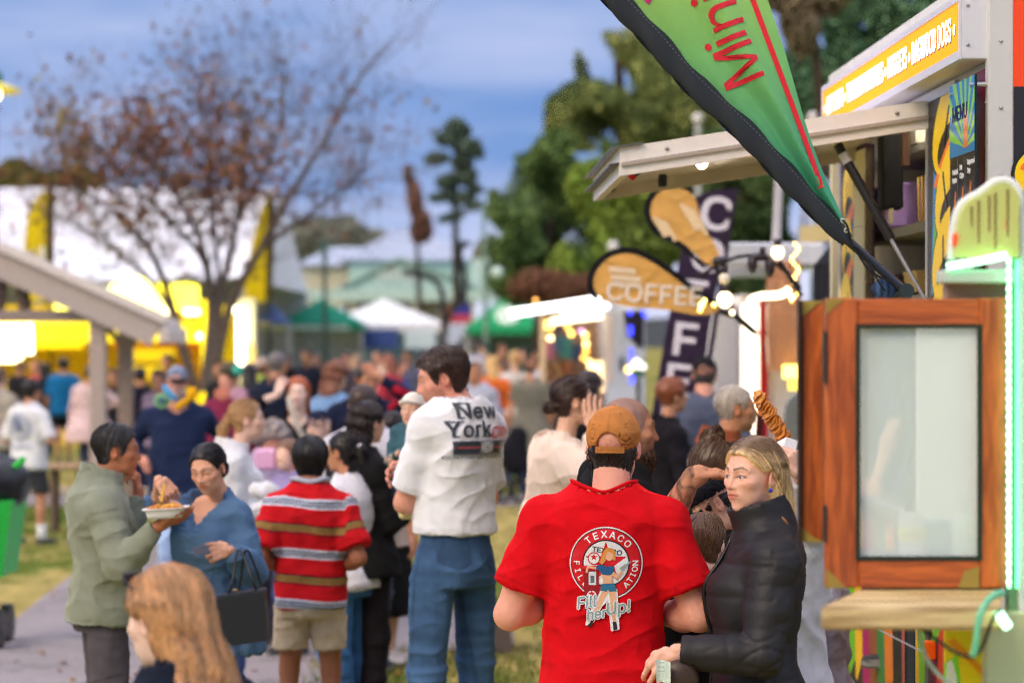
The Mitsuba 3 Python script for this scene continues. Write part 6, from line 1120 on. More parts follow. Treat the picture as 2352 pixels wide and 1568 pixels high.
for x0, y0, x1, y1 in ((1444, 716, 1450, 722), (1476, 716, 1484, 728), (1448, 748, 1448, 770), (1450, 800, 1452, 880)): part(k, 'light', tube([at(x0, y0, 24), at((x0 + x1) / 2 + .5, (y0 + y1) / 2, 24), at(x1, y1, 24)], .022, 6), lin(60, 60, 255), emit=(.06, .08, 1.5))
k = thing('traffic_light', 'round white, green and amber lamps on a small stand by the van', 'lamp'); part(k, 'housing', qbox(1452, 828, 1482, 862, 23, .2), lin(30, 90, 60)); part(k, 'lamp', ball(at(1444, 848, 23), .035), lin(255, 210, 120), emit=(3, 1.8, .4)); part(k, 'lamp', ball(at(1462, 836, 22.9), .05), lin(250, 240, 226), emit=(.7, .68, .62)); part(k, 'lamp', ball(at(1476, 842, 22.9), .035), lin(250, 250, 250), emit=(.6, .6, .6)); part(k, 'stand', bx(at(1462, 0, 23) * [1, 1, 0], at(1470, 862, 23.1)), lin(60, 60, 60))
solo('banner', 'upright blue and white banner strip behind the purple coffee banner', 'banner', qbox(1626, 730, 1648, 860, 22, .03), lin(70, 100, 170), 'cloth')
# ---------------------------------------------------------------- people, nearest first
SC = 'people in the market crowd'
def person(label, group=None): return thing('person', label, 'person', group)
def stand(x, ytop, Y, yaw, sex='m', hat=0.0, tall=0.0, **k):
    """a rig whose crown shows at x, ytop of the photograph at depth Y"""
    q = at(x, ytop, Y); return Rig(q[0], Y, q[2] - 0.012 - hat + tall, yaw, sex, **k)
def cap_hat(r, key, color, brim=True, opening=False, name='cap', drop=0.0, seams=True, brimc=None):
    """a peaked cap on the head"""
    def dome(q):
        d = ell(q, (0, -0.014, 0.040), (0.0865, 0.108, 0.093)); d = np.maximum(d, -ell(q, (0, -0.014, 0.036), (0.081, 0.102, 0.087)))
        low = 0.030 + 0.26 * (q[:, 1] - 0.08) - drop; d = smax(d, low - q[:, 2], 0.003)
        if opening: d = smax(d, -np.maximum(ell(q * np.array([1, 0, 1], q.dtype), (0, 0, 0.004), (0.037, 1, 0.040)), q[:, 1] + 0.05), 0.003)
        return d
    m = surf(dome, (-.12, -.15, -.06), (.12, .12, .16), max(.0045, 1.5 * r.px) / r.hs); v = m.vertices.copy()
    az = np.arctan2(v[:, 0], v[:, 1] + 0.014); sm = np.exp(-((np.abs((az / (math.pi / 3)) % 1 - 0.5) - 0.5) / 0.02) ** 2) if seams else 0 * az
    c = np.asarray(color)[None] * (1 - 0.28 * sm[:, None]) * (1 + 0.07 * sn(v * 40)[:, None])
    ms, cs = [m], [c]
    if brim:
        def fb(q):
            a = L2((q - np.array([0, 0.055, 0], q.dtype)) * np.array([1, .95, 0], q.dtype)) - 0.078
            z = 0.042 - 6.0 * q[:, 0] ** 2 - 0.30 * (q[:, 1] - 0.08); return np.maximum(np.maximum(a, np.abs(q[:, 2] - z) - 0.0035), 0.05 - q[:, 1])
        b = surf(fb, (-.1, .03, -.06), (.1, .16, .08), max(.0045, 1.5 * r.px) / r.hs); ms.append(b); cs.append(np.tile(brimc if brimc is not None else np.asarray(color) * .9, (len(b.vertices), 1)))
    a = cc(ms); a.vertices = r.fromhead(a.vertices); k = part(key, name, r.toworld(a), np.vstack(cs), 'cloth', True)
    if opening:
        t = np.linspace(-.62, .62, 20); p = np.stack([0.087 * np.sin(t), -0.014 - 0.108 * np.cos(t), -0.010 + 0 * t], 1)
        st = sheet(lambda u, w: np.stack([np.interp(u * 19, np.arange(20), p[:, i]) * (1.0 if i == 2 else 1.0) + (0.020 * (w - .5) if i == 2 else 0) for i in range(3)], 1), 40, 5); st.vertices = r.fromhead(st.vertices)
        part(k, 'strap', r.toworld(st), np.asarray(color) * 0.9, 'cloth', True)
        ho = [ball(r.fromhead((0.089 * math.sin(a_), -0.014 - 0.1105 * math.cos(a_), -0.010)), .0016, 1) for a_ in np.linspace(-.38, .42, 8)]; part(k, 'snap', r.toworld(cc(ho)), np.asarray(color) * .5)
        tg = bx((-.004, -.0015, -.011), (.004, .0015, .011)); tg.apply_transform(frame(r.fromhead((-0.0475, -0.1085, -0.010)), r.headR @ norm([.9, -.42, 0]), r.headR @ norm([.42, .9, 0]), r.headR @ [0, 0, 1])); part(k, 'tag', r.toworld(tg), lin(16, 22, 40))
        part(k, 'button', r.toworld(ball(r.fromhead((0, -0.014, 0.134)), .006, 2, (1, 1, .5))), np.asarray(color) * .8, 'cloth', True)
        ey = [ball(r.fromhead((0.0868 * .72 * math.sin(a_), -0.014 - 0.108 * .72 * math.cos(a_), .040 + .093 * .70)), .0022, 1) for a_ in (-.55, .55)]; part(k, 'eyelet', r.toworld(cc(ey)), np.asarray(color) * .5)
    return k
def wrap_print(r, fn, flatmesh, off, ctr_uz, side=-1):
    """lay a flat drawing (metres, x to the right of someone facing the cloth) on a garment"""
    if not hasattr(fn, 'ray'): fn.ray = mi.load_dict({'type': 'scene', 's': mikit.ply(fn.mesh)})
    v = flatmesh.vertices; P = np.stack([(v[:, 0] if side < 0 else -v[:, 0]) + ctr_uz[0], 0 * v[:, 0], v[:, 1] + ctr_uz[1]], 1); y = 0
    def hit(dx, dz):
        si = fn.ray.ray_intersect(mi.Ray3f(mi.Point3f(P[:, 0] + dx, 0 * P[:, 0] + side, P[:, 2] + dz), mi.Vector3f(0, -side, 0))); t = np.array(si.t); return np.where(np.isfinite(t), side * (1 - t), np.nan)
    H_ = np.stack([hit(dx, dz) for dx in (-.008, 0, .008) for dz in (-.008, 0, .008)], 1); y = np.nanmean(H_, 1); y = np.where(np.isfinite(y), y, np.nanmedian(y)); P[:, 1] = y + side * (off - .0035 + v[:, 2]); m = flatmesh.copy(); m.vertices = r.world(P); return m
def neck_rib(r, fn, key, color, rad=.006, name='collar_rib'):
    nbu, nax, R = fn.neck; u = r.U(fn.mesh.vertices) - nbu; t = u @ nax; q = u - t[:, None] * nax; rho = L2(q); ok = (rho < R + .016) & (rho > R - .006) & (t > -.09); e2 = np.cross(nax, [1.0, 0, 0]); az = np.arctan2(q @ e2, q[:, 0]); n = 44; ring = []
    for i in range(n):
        d = np.abs((az - (i + .5) / n * 2 * math.pi + math.pi) % (2 * math.pi) - math.pi); j = np.flatnonzero(ok & (d < 3.2 * math.pi / n))
        if len(j): k_ = j[np.argsort(-t[j])[:4]]; ring.append(np.array([(i + .5) / n * 2 * math.pi, t[k_].mean(), rho[k_].mean()]))
    ring = np.array(ring); 
    for _ in range(3): ring[:, 1:] = (ring[:, 1:] + np.roll(ring[:, 1:], 1, 0) + np.roll(ring[:, 1:], -1, 0)) / 3
    ring = np.vstack([ring, ring[:2]]); h = r.toU(nbu + nax * ring[:, 1:2] + ring[:, 2:] * (np.cos(ring[:, :1]) * np.array([1.0, 0, 0]) + np.sin(ring[:, :1]) * e2)); part(key, name, r.toworld(tube(h, rad, 8, False)), color, 'cloth', True)
def drawn(poly, e=0.015): 
    m = extr(poly, 0.0004); return subd(m, e)
def word(s, h, x, y, sx=1.0, rot=0.0, slant=0.0, bold=True, anchor='c'):
    m = meshkit.text_mesh(s, h, .0004, bold); v = m.vertices; v[:, 0] *= sx; v[:, 0] += slant * v[:, 1]; v[:, 0] -= m.bounds[0, 0] + (m.extents[0] / 2 if anchor == 'c' else 0)
    a = math.radians(rot); v2 = v.copy(); v2[:, 0] = x + v[:, 0] * math.cos(a) - v[:, 1] * math.sin(a); v2[:, 1] = y + v[:, 0] * math.sin(a) + v[:, 1] * math.cos(a); m.vertices = v2; return subd(m, .016)
down_flow = lambda q: np.stack([q[:, 0] * 3, (q[:, 1] - 0.01) * 1.2 - 0.2, -1 + 0 * q[:, 0]], 1)

# -- man in the red tee and tan cap
k = person('man in a bright red tee and tan cap, seen from behind with his elbows bent'); kr = k
r = stand(1388, 921, 7.4, -4, 'm', hat=.014, tall=.028, wide=1.0, skin='ruddy', arm_r=1.15, head=(-8, -4, 0), hoff=(.024, 0, -.028), stance=.07,
          L=dict(rel=(.05, .20, -.24), pole=(-.62, -.8, -.2), curl=.9), R=dict(rel=(-.04, .19, -.29), pole=(.62, -.75, -.3), curl=.9))
body(r, k, 0); red = lin(206, 10, 24)
def rfold(r, v):
    H = r.H; u = r.U(v); f = folds(v, H, .75, 3); t = u[:, 2]
    tw = np.exp(-((sn(np.stack([u[:, 0] * 3 + t * 2.2, u[:, 1], t * 7 - u[:, 0] * 5], 1), 5)) / .3) ** 2)
    return f + .006 * tw * np.exp(-((t - .90) / .14) ** 2) + .004 * np.sin(u[:, 0] * 36 + 2 * np.sin(t * 5)) * np.exp(-((t - 1.30) / .12) ** 2)
sh = top(r, k, red, sleeve=.36, hem=.44, loose=.016, boxy=1.0, flare=.014, neckr=.054, disp=rfold, seed=3, h=.0085, srad=(.038, .041, .046), neckz=.862)
bottoms(r, k, lin(40, 52, 80)); shoes(r, k, lin(40, 40, 44))
neck_rib(r, sh, k, red * .92)
hair(r, k, lin(44, 38, 38), 'short', 420, seed=5, t=.013, cap=1, back=-.128, side=-.03, rad=.0022, nst=10, step=.012, seedz=-.04)
cap_hat(r, k, lin(186, 122, 66), True, True)
cz = (.010, CAMZ - (1290 - 784) / FD * 7.28)          # middle of the print on the back
def pr(name, poly_or_mesh, col, off, **kw): 
    mm = drawn(poly_or_mesh) if not hasattr(poly_or_mesh, 'faces') else poly_or_mesh
    return part(kprint, name, wrap_print(r, sh, mm, off, cz), col, 'satin', True, **kw)
disc = Point(0, 0).buffer
kprint = part(k, 'print', wrap_print(r, sh, drawn(disc(.1095, 48).difference(disc(.106, 48))), .0075, cz), lin(216, 220, 226), 'satin', label='round back print with a star, a red pump and a woman leaning on it')
pr('ring', disc(.106, 48).difference(disc(.1025, 48)), lin(110, 10, 26), .0074); pr('ring', disc(.1025, 48).difference(disc(.0715, 48)), lin(204, 8, 30), .0075); pr('ring', disc(.0715, 48).difference(disc(.067, 48)), lin(60, 14, 34), .0076); pr('field', disc(.067, 48), lin(222, 226, 232), .0075)
star = Polygon([((.066 if i % 2 == 0 else .0255) * math.sin(i * math.pi / 5), (.066 if i % 2 == 0 else .0255) * math.cos(i * math.pi / 5)) for i in range(10)]); pr('star', star, lin(208, 16, 40), .0084)
for s_, a0, a1, flip in (('TEXACO', 128, 52 - 10, 0), ('FILL', 180, 225, 1), ('STATION', 290, 360, 1)):
    n_ = len(s_)
    for i, ch in enumerate(s_):
        a = math.radians(a0 + (a1 - a0) * i / (n_ - 1)); rr_ = .0775 if not flip else .0960
        if s_ == 'STATION' and i < 2: continue
        pr('letter', word(ch, .0195 if not flip else .0165, rr_ * math.cos(a), rr_ * math.sin(a), 1.05, math.degrees(a) - 90 + (180 if flip else 0)), lin(232, 234, 238), .0090)
pr('letter', word('TEXACO', .0145, .002, .030, 1.12, -8), lin(52, 58, 66), .0096)
P_ = lambda *a: Polygon(a)
pr('pump', P_((-.066, -.012), (-.022, -.012), (-.022, -.140), (-.066, -.140)), lin(150, 10, 34), .0102); pr('pump', P_((-.070, -.008), (-.020, -.008), (-.020, -.018), (-.070, -.018)), lin(206, 40, 60), .0108); pr('pump_dial', P_((-.052, -.026), (-.030, -.026), (-.030, -.066), (-.052, -.066)), lin(206, 222, 232), .0110); pr('pump_dial', P_((-.047, -.038), (-.035, -.038), (-.035, -.060), (-.047, -.060)), lin(90, 110, 120), .0114)
pr('pump_globe', affinity.translate(disc(.019, 24), -.036, .014), lin(190, 20, 46), .0104); pr('pump_globe', affinity.translate(disc(.0155, 24), -.036, .014), lin(224, 226, 230), .0108); pr('star', affinity.translate(affinity.scale(star, .19, .19), -.036, .013), lin(200, 16, 40), .0112); pr('emblem', affinity.translate(disc(.0145, 24), -.043, -.098), lin(226, 226, 230), .0110); pr('star', affinity.translate(affinity.scale(star, .2, .2), -.043, -.098), lin(200, 16, 40), .0114)
pr('outline', ops.unary_union([P_((-.012, -.080), (.030, -.080), (.034, -.150), (.036, -.196), (.018, -.200), (.014, -.160), (.006, -.105), (-.016, -.130), (-.040, -.176), (-.058, -.184), (-.052, -.160), (-.03, -.12))]).buffer(.004), lin(222, 226, 232), .0106)
fs = lin(222, 172, 140)
pr('figure', ops.unary_union([P_((-.010, -.080), (.010, -.082), (-.012, -.124), (-.034, -.164), (-.044, -.172), (-.046, -.164), (-.03, -.124)), P_((.008, -.082), (.030, -.080), (.031, -.120), (.028, -.150), (.031, -.182), (.021, -.186), (.017, -.150)), P_((-.016, -.030), (.020, -.030), (.018, -.050), (.024, -.068), (-.012, -.066), (-.008, -.050)), P_((-.020, -.004), (-.030, -.012), (-.056, -.006), (-.062, -.028), (-.056, -.030), (-.052, -.014), (-.030, -.020)), P_((.022, -.022), (.034, -.036), (.046, -.020), (.050, -.026), (.034, -.048), (.018, -.036))]), fs, .0118)
pr('figure', affinity.scale(affinity.translate(disc(.0125, 20), .010, .024), 1, 1.25), fs, .0122)
pr('hair', P_((-.006, .040), (.004, .048), (.022, .044), (.030, .030), (.028, .008), (.020, .012), (.022, .030), (.008, .036), (.000, .026), (.000, .008), (-.012, -.004), (-.020, .004), (-.012, .022)), lin(206, 140, 66), .0128)
pr('top', P_((-.026, -.006), (-.012, -.004), (.004, -.010), (.020, -.006), (.026, -.020), (.016, -.034), (.008, -.036), (-.012, -.034), (-.020, -.022), (-.030, -.016)), lin(30, 90, 150), .0130); pr('shorts', P_((-.014, -.062), (.026, -.060), (.032, -.084), (.010, -.086), (.006, -.078), (.002, -.086), (-.018, -.082)), lin(40, 110, 150), .0130)
pr('nozzle', P_((.040, -.016), (.048, -.022), (.062, -.008), (.076, .004), (.074, .006), (.058, -.002), (.050, -.006)), lin(150, 160, 166), .0128); pr('boot', P_((-.040, -.160), (-.050, -.182), (-.058, -.188), (-.046, -.192), (-.036, -.172)), lin(40, 30, 34), .0124); pr('boot', P_((.020, -.176), (.031, -.176), (.034, -.198), (.022, -.202)), lin(40, 30, 34), .0124)
for s_, x_, y_, h_ in (('Fill', -.056, -.134, .034), ('her', -.026, -.166, .030), ('Up!', .040, -.150, .036)):
    w0 = word(s_, h_, x_, y_, .95, 8, .18)
    for dx, dy in ((.0022, 0), (-.0022, 0), (0, .0022), (0, -.0022)): q = w0.copy(); q.vertices = q.vertices + [dx, dy, 0]; pr('outline', q, lin(228, 232, 236), .0134)
    q = w0.copy(); pr('letter', q, lin(130, 158, 166), .0142)

# -- woman in the black quilted jacket
k = person('blonde woman with a bob in a black quilted jacket, looking left'); kp = k; Yw_ = 7.2
scowl = lambda q, c: c * (1 - .10 * np.exp(-((np.abs(q[:, 0]) - .006) / .003) ** 2 - ((q[:, 2] - .034) / .010) ** 2)[:, None] * (q[:, 1] > .05)[:, None])
r = stand(1738, 1000, Yw_, 96, 'f', wide=1.03, skin=lin(228, 178, 156), head=(31, -2, 0), hoff=(.0, -.02, 0), face=dict(res=.85, makeup=.8, iris=(.10, .13, .15), brow=(.085, .055, .04), browz=-.001, browt=.95, look=(.1, 1, -.03), nose=.95, paint=scowl, jaw=1.0, lid=.9),
          L=dict(w=at(1552, 1494, 7.0), d=(-.55, .1, -.80), n=(.35, .9, -.2), pole=(-.35, -.9, -.5), curl=.45), R=dict(w=at(1545, 1515, 7.35), d=(-.6, -.1, -.7), n=(0, -1, 0), pole=(.4, -.9, -.5), curl=.5))
body(r, k, 1, arms='L')
def quilt(r, v):
    H = r.H; S, E, W = r.arm['L']; S2, E2, W2 = r.arm['R']; u = r.U(v); out = np.zeros(len(v))
    def dist(p, a, b): ab = b - a; t = np.clip(((p - a) @ ab) / (ab @ ab), 0, 1); return L2(p - a - t[:, None] * ab), t
    da, ta = dist(v, S, E); db, tb_ = dist(v, E, W); dc, tc_ = dist(v, S2, E2); dd_, td_ = dist(v, E2, W2)
    arm = np.minimum(np.minimum(da, db), np.minimum(dc, dd_)); s = np.where(da < db, ta * .28, .28 + tb_ * .25); s2 = np.where(dc < dd_, tc_ * .28, .28 + td_ * .25); s = np.where(np.minimum(da, db) < np.minimum(dc, dd_), s, s2)
    ca = np.abs(np.sin((s + .010 * sn(v * 5) + .12 * (v[:, 1] - S[1])) * math.pi / .100)); ct = np.abs(np.sin((u[:, 2] + .25 * np.abs(u[:, 0]) * (u[:, 1] < 0) + .006 * sn(v * 5)) * math.pi / .100))
    w = np.clip((arm - .055) / .02, 0, 1); b = np.where(w > .5, ct, ca)
    wr = np.exp(-(sn(v * np.array([9, 9, 22]), 4) / .22) ** 2)
    return .0080 * (np.clip(b, 0, 1) ** .40 - .8) - .0022 * wr * (.4 + .6 * b) + .003 * sn(v * 9) - .006 * np.exp(-((s - .28) / .05) ** 2) * (1 - w) * wr
jf = top(r, k, lin(30, 30, 35), sleeve=.97, hem=.46, loose=.024, neckr=.049, collar=.052, srad=(.048, .046, .041, .038, .031), disp=quilt, h=.0075, name='jacket', bsdf='quilt', neckz=.862, flare=.008, seed=2)
scene['quilt'] = VC(.58, .4)
bottoms(r, k, lin(24, 26, 34), 'slim'); shoes(r, k, lin(30, 30, 30))
def blonde(v, c, t):
    m = np.clip((v[:, 2] - .070 + .016 * sn(v * 30)) / .04, 0, 1)[:, None]; s = (.5 + 1.0 * t)[:, None]
    return (lin(222, 192, 140) * (1 - m) + lin(116, 92, 70) * m) * s
def bobflow(q): return np.stack([q[:, 0] * 5 + np.where(q[:, 2] > .07, np.sign(q[:, 0] + .02) * .9, 0), np.where(q[:, 2] > .02, -.55, -.10) + 0 * q[:, 0], np.where(q[:, 2] > .09, -.25, -1.0) + 0 * q[:, 0]], 1)
hair(r, k, lin(206, 174, 122), 'long', 1300, seed=8, t=.015, len=.160, yf=-.012, hang=.62, front=.080, side=.02, bot=1.0, streak=blonde, flow=bobflow, rad=.0015, nst=20, step=.012, jit=.10, seedz=.01, stop=lambda q: ((q[:, 2] < hairline(q, -.3, .086, .02)) & (q[:, 1] > -.008)) | (q[:, 2] < -.168))
part(k, 'earring', r.toworld(ball(r.fromhead((-.083, .000, -.043)), .0062, 3)), lin(16, 50, 190), 'gloss', True, label='round blue bead earring')
zf = lambda z: r.toU((0, .0, z))
zp = trace(jf, np.array([[.012, .5, z] for z in np.linspace(.80, 1.36, 30)]), (0, -1, 0)); part(k, 'zip', r.toworld(tube(zp + [0, .002, 0], .006, 6)), lin(14, 14, 16), 'satin', True)
bs = smoothpts([at(1738, 1190, 7.30), at(1770, 1178, 7.16), at(1798, 1190, 7.12), at(1812, 1222, 7.14)], 20); part(k, 'bag_strap', tube(bs, .0055, 6), lin(132, 84, 50), 'satin', True, label='thin tan shoulder strap')
kb = thing('receipt', 'folded pale receipt in the hand of the woman in the quilted jacket', 'paper'); rp = sheet(lambda u, v: np.stack([(1504 + 32 * u - 1176) / FD * 7, 6.93 + .012 * np.sin(u * 4) + 0 * v, CAMZ - (1506 + 6 * u + 50 * v - 784) / FD * 7], 1), 8, 8); put(kb, rp, lin(206, 224, 218), 'matte', True); 
for j in range(3): part(kb, 'print', bx(at(1511, 1520 + j * 10, 6.915), at(1527, 1521.4 + j * 10, 6.918)), lin(160, 172, 170))
solo('handbag', 'small leopard print bag held against the quilted jacket', 'handbag', surf(lambda p: ell(p, at(1562, 1560, 6.98), (.055, .03, .06)), at(1562, 1560, 6.98) - .08, at(1562, 1560, 6.98) + .08, .006), lin(60, 44, 32), 'satin', True)

# -- woman behind her holding up the spiral potato
k = person('auburn haired woman in a pale grey hoodie behind the blonde woman, one hand raised'); 
r = stand(1782, 1046, 7.95, 40, 'f', wide=1.15, skin='fair', R=dict(w=at(1832, 1074, 7.60), d=(-.25, -.1, .95), n=(-.85, .4, 0.1), pole=(.7, -.3, -.6), curl=(.9, 1.0, 1.05, 1.1), thumb=.8), L=dict(rel=(-.02, .2, -.3)))
body(r, k, 0); top(r, k, lin(188, 192, 202), .97, .44, loose=.032, neckr=.058, collar=.03, amt=2.2, h=.009, name='hoodie', srad=(.044, .044, .039, .036, .027), seed=21); bottoms(r, k, lin(50, 54, 60)); shoes(r, k, lin(220, 220, 220))
hair(r, k, lin(98, 44, 34), 'long', 300, seed=4, t=.014, len=.34, bot=1.15, hang=.8, sway=.03, wave=.01, rad=.003, nst=26, step=.014)
kt = thing('spiral_potato', 'golden fried spiral potato on a stick above the blonde woman', 'food'); a0, a1 = at(1806, 1012, 7.70), at(1736, 904, 7.70); ax = norm(a1 - a0); sd = norm(np.cross(ax, [0, 1, 0])); rs = np.random.default_rng(3)
part(kt, 'stick', rod(a0 - ax * .10, a1 + ax * .01, .0028, 8), lin(200, 160, 110))
for i in range(17):
    t = (i + .5) / 17; c0 = a0 + (a1 - a0) * t; rr_ = (.0285 if i < 15 else .024 - .004 * (i - 15)) * (.92 + .16 * rs.random()); ph = rs.random() * 6; nx = norm(ax * .80 + sd * .45 + np.array([0, -.42, 0]) + rs.normal(0, .10, 3)); e1 = norm(np.cross(nx, [0, 1, .2])); e2 = np.cross(nx, e1)
    def chip(u, v): th = u * 2 * np.pi; ra = rr_ * (np.abs(np.sin(v * np.pi))) ** .55 * (1 + .05 * np.sin(th * 7 + ph)); sgn = np.where(v < .5, -1, 1); zz = .0030 * (1 - (ra / rr_) ** 4) * sgn + .0045 * np.sin(th * 2 + ph) * (ra / rr_) ** 2 + .0016 * np.sin(th * 6 + ph) * (ra / rr_); return c0 + ra[:, None] * (np.cos(th)[:, None] * e1 + np.sin(th)[:, None] * e2) + zz[:, None] * nx
    m = sheet(chip, 26, 9); d_ = L2(m.vertices - c0) / rr_; cg = (lin(222, 160, 70) * (1 - np.clip(d_ - .35, 0, 1)[:, None]) + lin(158, 78, 20) * np.clip(d_ - .35, 0, 1)[:, None] * 1.25) * (1 + .35 * sn(m.vertices * 160)[:, None]); part(kt, 'slice', m, np.clip(cg, 0, .9), 'satin', True)
kn = thing('napkin', 'white paper napkin wrapped round the potato stick', 'paper'); put(kn, cc([trimesh.Trimesh(np.array([at(1778, 1018, 7.69), at(1806, 1003, 7.66), at(1834, 1012, 7.68), at(1826, 1040, 7.66), at(1800, 1030, 7.64), at(1806, 1062, 7.70), at(1832, 1060, 7.71)]), [[0, 1, 4], [1, 2, 3], [1, 3, 4], [4, 3, 6], [4, 6, 5], [0, 4, 5]], process=False)]), lin(232, 232, 236), 'matte')

# -- child in lilac behind the window leaf
k = person('dark haired girl in a lilac grey coat and floral trousers, mostly behind the wooden window'); r = stand(1876, 1206, 8.8, 60, 'f', skin='fair', L=dict(rel=(0, .1, -.3)))
body(r, k, 0); top(r, k, lin(150, 152, 176), .95, .42, loose=.03, flare=.02, name='coat', seed=8); hair(r, k, lin(56, 36, 32), 'long', 160, len=.30, t=.014, wave=.01, rad=.003, nst=22)
flo = lambda r_, v, c: np.where((sn(v * 26, 2) > .45)[:, None], lin(196, 110, 160), np.where((sn(v * 30, 7) > .5)[:, None], lin(226, 196, 120), lin(216, 206, 212)))
bottoms(r, k, lin(214, 206, 210), 'slim', h=.010, paint=flo); shoes(r, k, lin(220, 220, 224))

# -- tattooed man reaching out
k = person('bearded man with a shaved head and tattooed arm reaching over, black tee'); 
def ink(v, c): m = np.clip((sn(v * 20, 3) - .05) * 3, 0, 1) * .75 + .35 * np.clip(sn(v * 45, 6) * 2, 0, 1); m2 = np.exp(-(sn(v * 16, 9) / .12) ** 2); rd_ = np.clip(sn(v * 9, 12) * 2 - .4, 0, 1)[:, None]; c = c * (1 - .35 * rd_) + lin(170, 60, 40) * .35 * rd_; return c * (1 - .6 * np.clip(m, 0, 1)[:, None]) * (1 - .7 * m2[:, None])
def buzz(q, c):
    m = np.clip((q[:, 2] - hairline(q, -.08, .075, -.03)) / .02, 0, 1)[:, None]; t = (.5 + .5 * sn(q * 34, 2))[:, None]; return c * (1 - .72 * m) + (lin(96, 92, 104) * t + lin(150, 120, 112) * (1 - t)) * .72 * m
r = stand(1424, 905, 8.6, -78, 'm', wide=1.12, skin='tan', arm_r=1.22, shrug=.045, hoff=(0, -.01, 0), head=(0, -3, 0), face=dict(stubble=((.04, .03, .025), .7), paint=buzz, nose=1.15, tattoo=ink, jaw=1.05), R=dict(w=at(1590, 1092, 8.15), d=(.95, .05, .12), n=(.1, .1, -1), pole=(.2, -.2, -1), curl=.45), L=dict(rel=(-.0, .2, -.28)))
body(r, k, 1); top(r, k, lin(20, 20, 23), .36, .45, loose=.018, boxy=.5, srad=(.040, .041, .045), seed=31); bottoms(r, k, lin(30, 30, 36)); shoes(r, k, lin(30, 30, 32))
bd_ = surf(lambda q: smax(smax(smin(ell(q, (0, .050, -.088), (.052, .052, .044)), ell(q, (0, .072, -.125), (.036, .036, .042)), .03) + .004 * sn(q * 30), -ell(q, (0, .108, -.052), (.028, .03, .016)), .006), q[:, 2] + .030 - .3 * np.clip(.05 - q[:, 1], 0, 1), .01), (-.09, -.04, -.2), (.09, .14, 0), .0045)
bc_ = lin(70, 52, 42) * (.6 + .7 * nz(bd_.vertices * np.array([200, 200, 60]))[:, None]) * np.ones((1, 3)); lk, lc = strands(lambda q: smin(ell(q, (0, .050, -.088), (.052, .052, .044)), ell(q, (0, .072, -.125), (.036, .036, .042)), .03), bd_.vertices[np.random.default_rng(2).choice(len(bd_.vertices), 220)], lambda q: np.stack([0 * q[:, 0], .5 + 0 * q[:, 0], -1 + 0 * q[:, 0]], 1), 7, .008, .002, .002, lambda s_, R_: lin(84, 62, 48) * (.5 + R_.random((len(s_), 1))) * np.ones((1, 3)), .3)
bm = cc([bd_, lk]); bm.vertices = r.fromhead(bm.vertices); part(k, 'beard', r.toworld(bm), np.vstack([bc_, lc]), 'hairy', True)

# -- woman with a bun, woman in a black cap, small child between them
k = person('woman with a messy brown bun and black top, bending her head behind the blonde woman'); r = stand(1716, 1012, 8.9, 62, 'f', tall=.03, skin='fair', lean=8, face=dict(hres=2.5, res=1.6), head=(0, -24, 0), R=dict(rel=(0, .25, -.25)), L=dict(rel=(0, .25, -.25)))
body(r, k, 1); top(r, k, lin(22, 22, 25), .97, .45, loose=.02, collar=.02, seed=33); bottoms(r, k, lin(30, 32, 40)); shoes(r, k, lin(40, 40, 40))
hair(r, k, lin(84, 62, 46), 'tied', 260, seed=3, t=.012, bun=[((.0, -.080, .120), (.050, .046, .040)), ((.02, -.05, .135), (.036, .036, .026))], flow=lambda q: np.stack([-q[:, 0] * 6, -1 + 0 * q[:, 0], .9 + 0 * q[:, 0]], 1), rad=.0026)
part(k, 'earring', r.toworld(trimesh.creation.torus(.009, .0016, 16, 6).apply_transform(frame(r.fromhead((-.082, -.004, -.048)), (0, 1, 0), (0, 0, 1), (1, 0, 0)))), lin(40, 40, 44), 'metal', True)
k = person('woman in a dark cap, her face turned down beside the tattooed hand'); r = stand(1722, 1100, 8.3, 78, 'f', hat=.0, tall=.06, skin='light', lean=6, face=dict(hres=2.5, res=1.6), head=(6, -38, 0), L=dict(rel=(.05, .25, -.2)), R=dict(rel=(0, .2, -.3)))
body(r, k, 1); top(r, k, lin(24, 24, 28), .97, .45, loose=.02, seed=35); bottoms(r, k, lin(30, 32, 40)); shoes(r, k, lin(40, 40, 40)); hair(r, k, lin(36, 30, 32), 'tied', 260, seed=6, t=.012, front=.080, cap=1, flow=lambda q: np.stack([q[:, 0] * 2, -1 + 0 * q[:, 0], -.2 + 0 * q[:, 0]], 1)); cap_hat(r, k, lin(30, 32, 40), True, drop=-.03)
k = person('small brown haired child seen from behind between the red tee and the quilted jacket'); r = stand(1612, 1176, 7.8, -20, 'm', skin='fair', hs=.80, face=dict(hres=2.5, res=1.6)); body(r, k, 0); top(r, k, lin(20, 20, 24), .97, .43, loose=.02, seed=36); bottoms(r, k, lin(40, 44, 54)); shoes(r, k, lin(60, 60, 60)); hair(r, k, lin(92, 66, 48), 'short', 260, seed=7, t=.016, back=-.09, lump=.012)

# -- grey haired man lit from the right
k = person('grey haired man in a dark jacket, his profile lit orange by the van lamps'); r = stand(1660, 881, 12.0, -84, 'm', skin='tan', wide=1.05, hoff=(0, .03, 0), face=dict(nose=1.15, stubble=((.3, .27, .25), .25)), R=dict(rel=(0, .2, -.3)), L=dict(rel=(0, .2, -.3)))
body(r, k, 1); top(r, k, lin(44, 40, 46), .97, .45, loose=.03, collar=.03, name='jacket', seed=41, paint=lambda r_, v, c, s_: np.where((v[:, 2] > .842 * r_.H)[:, None], lin(140, 76, 50), c)); bottoms(r, k, lin(40, 44, 54)); shoes(r, k, lin(40, 40, 40)); hair(r, k, lin(176, 168, 160), 'short', 160, t=.008, front=.08, back=-.06)
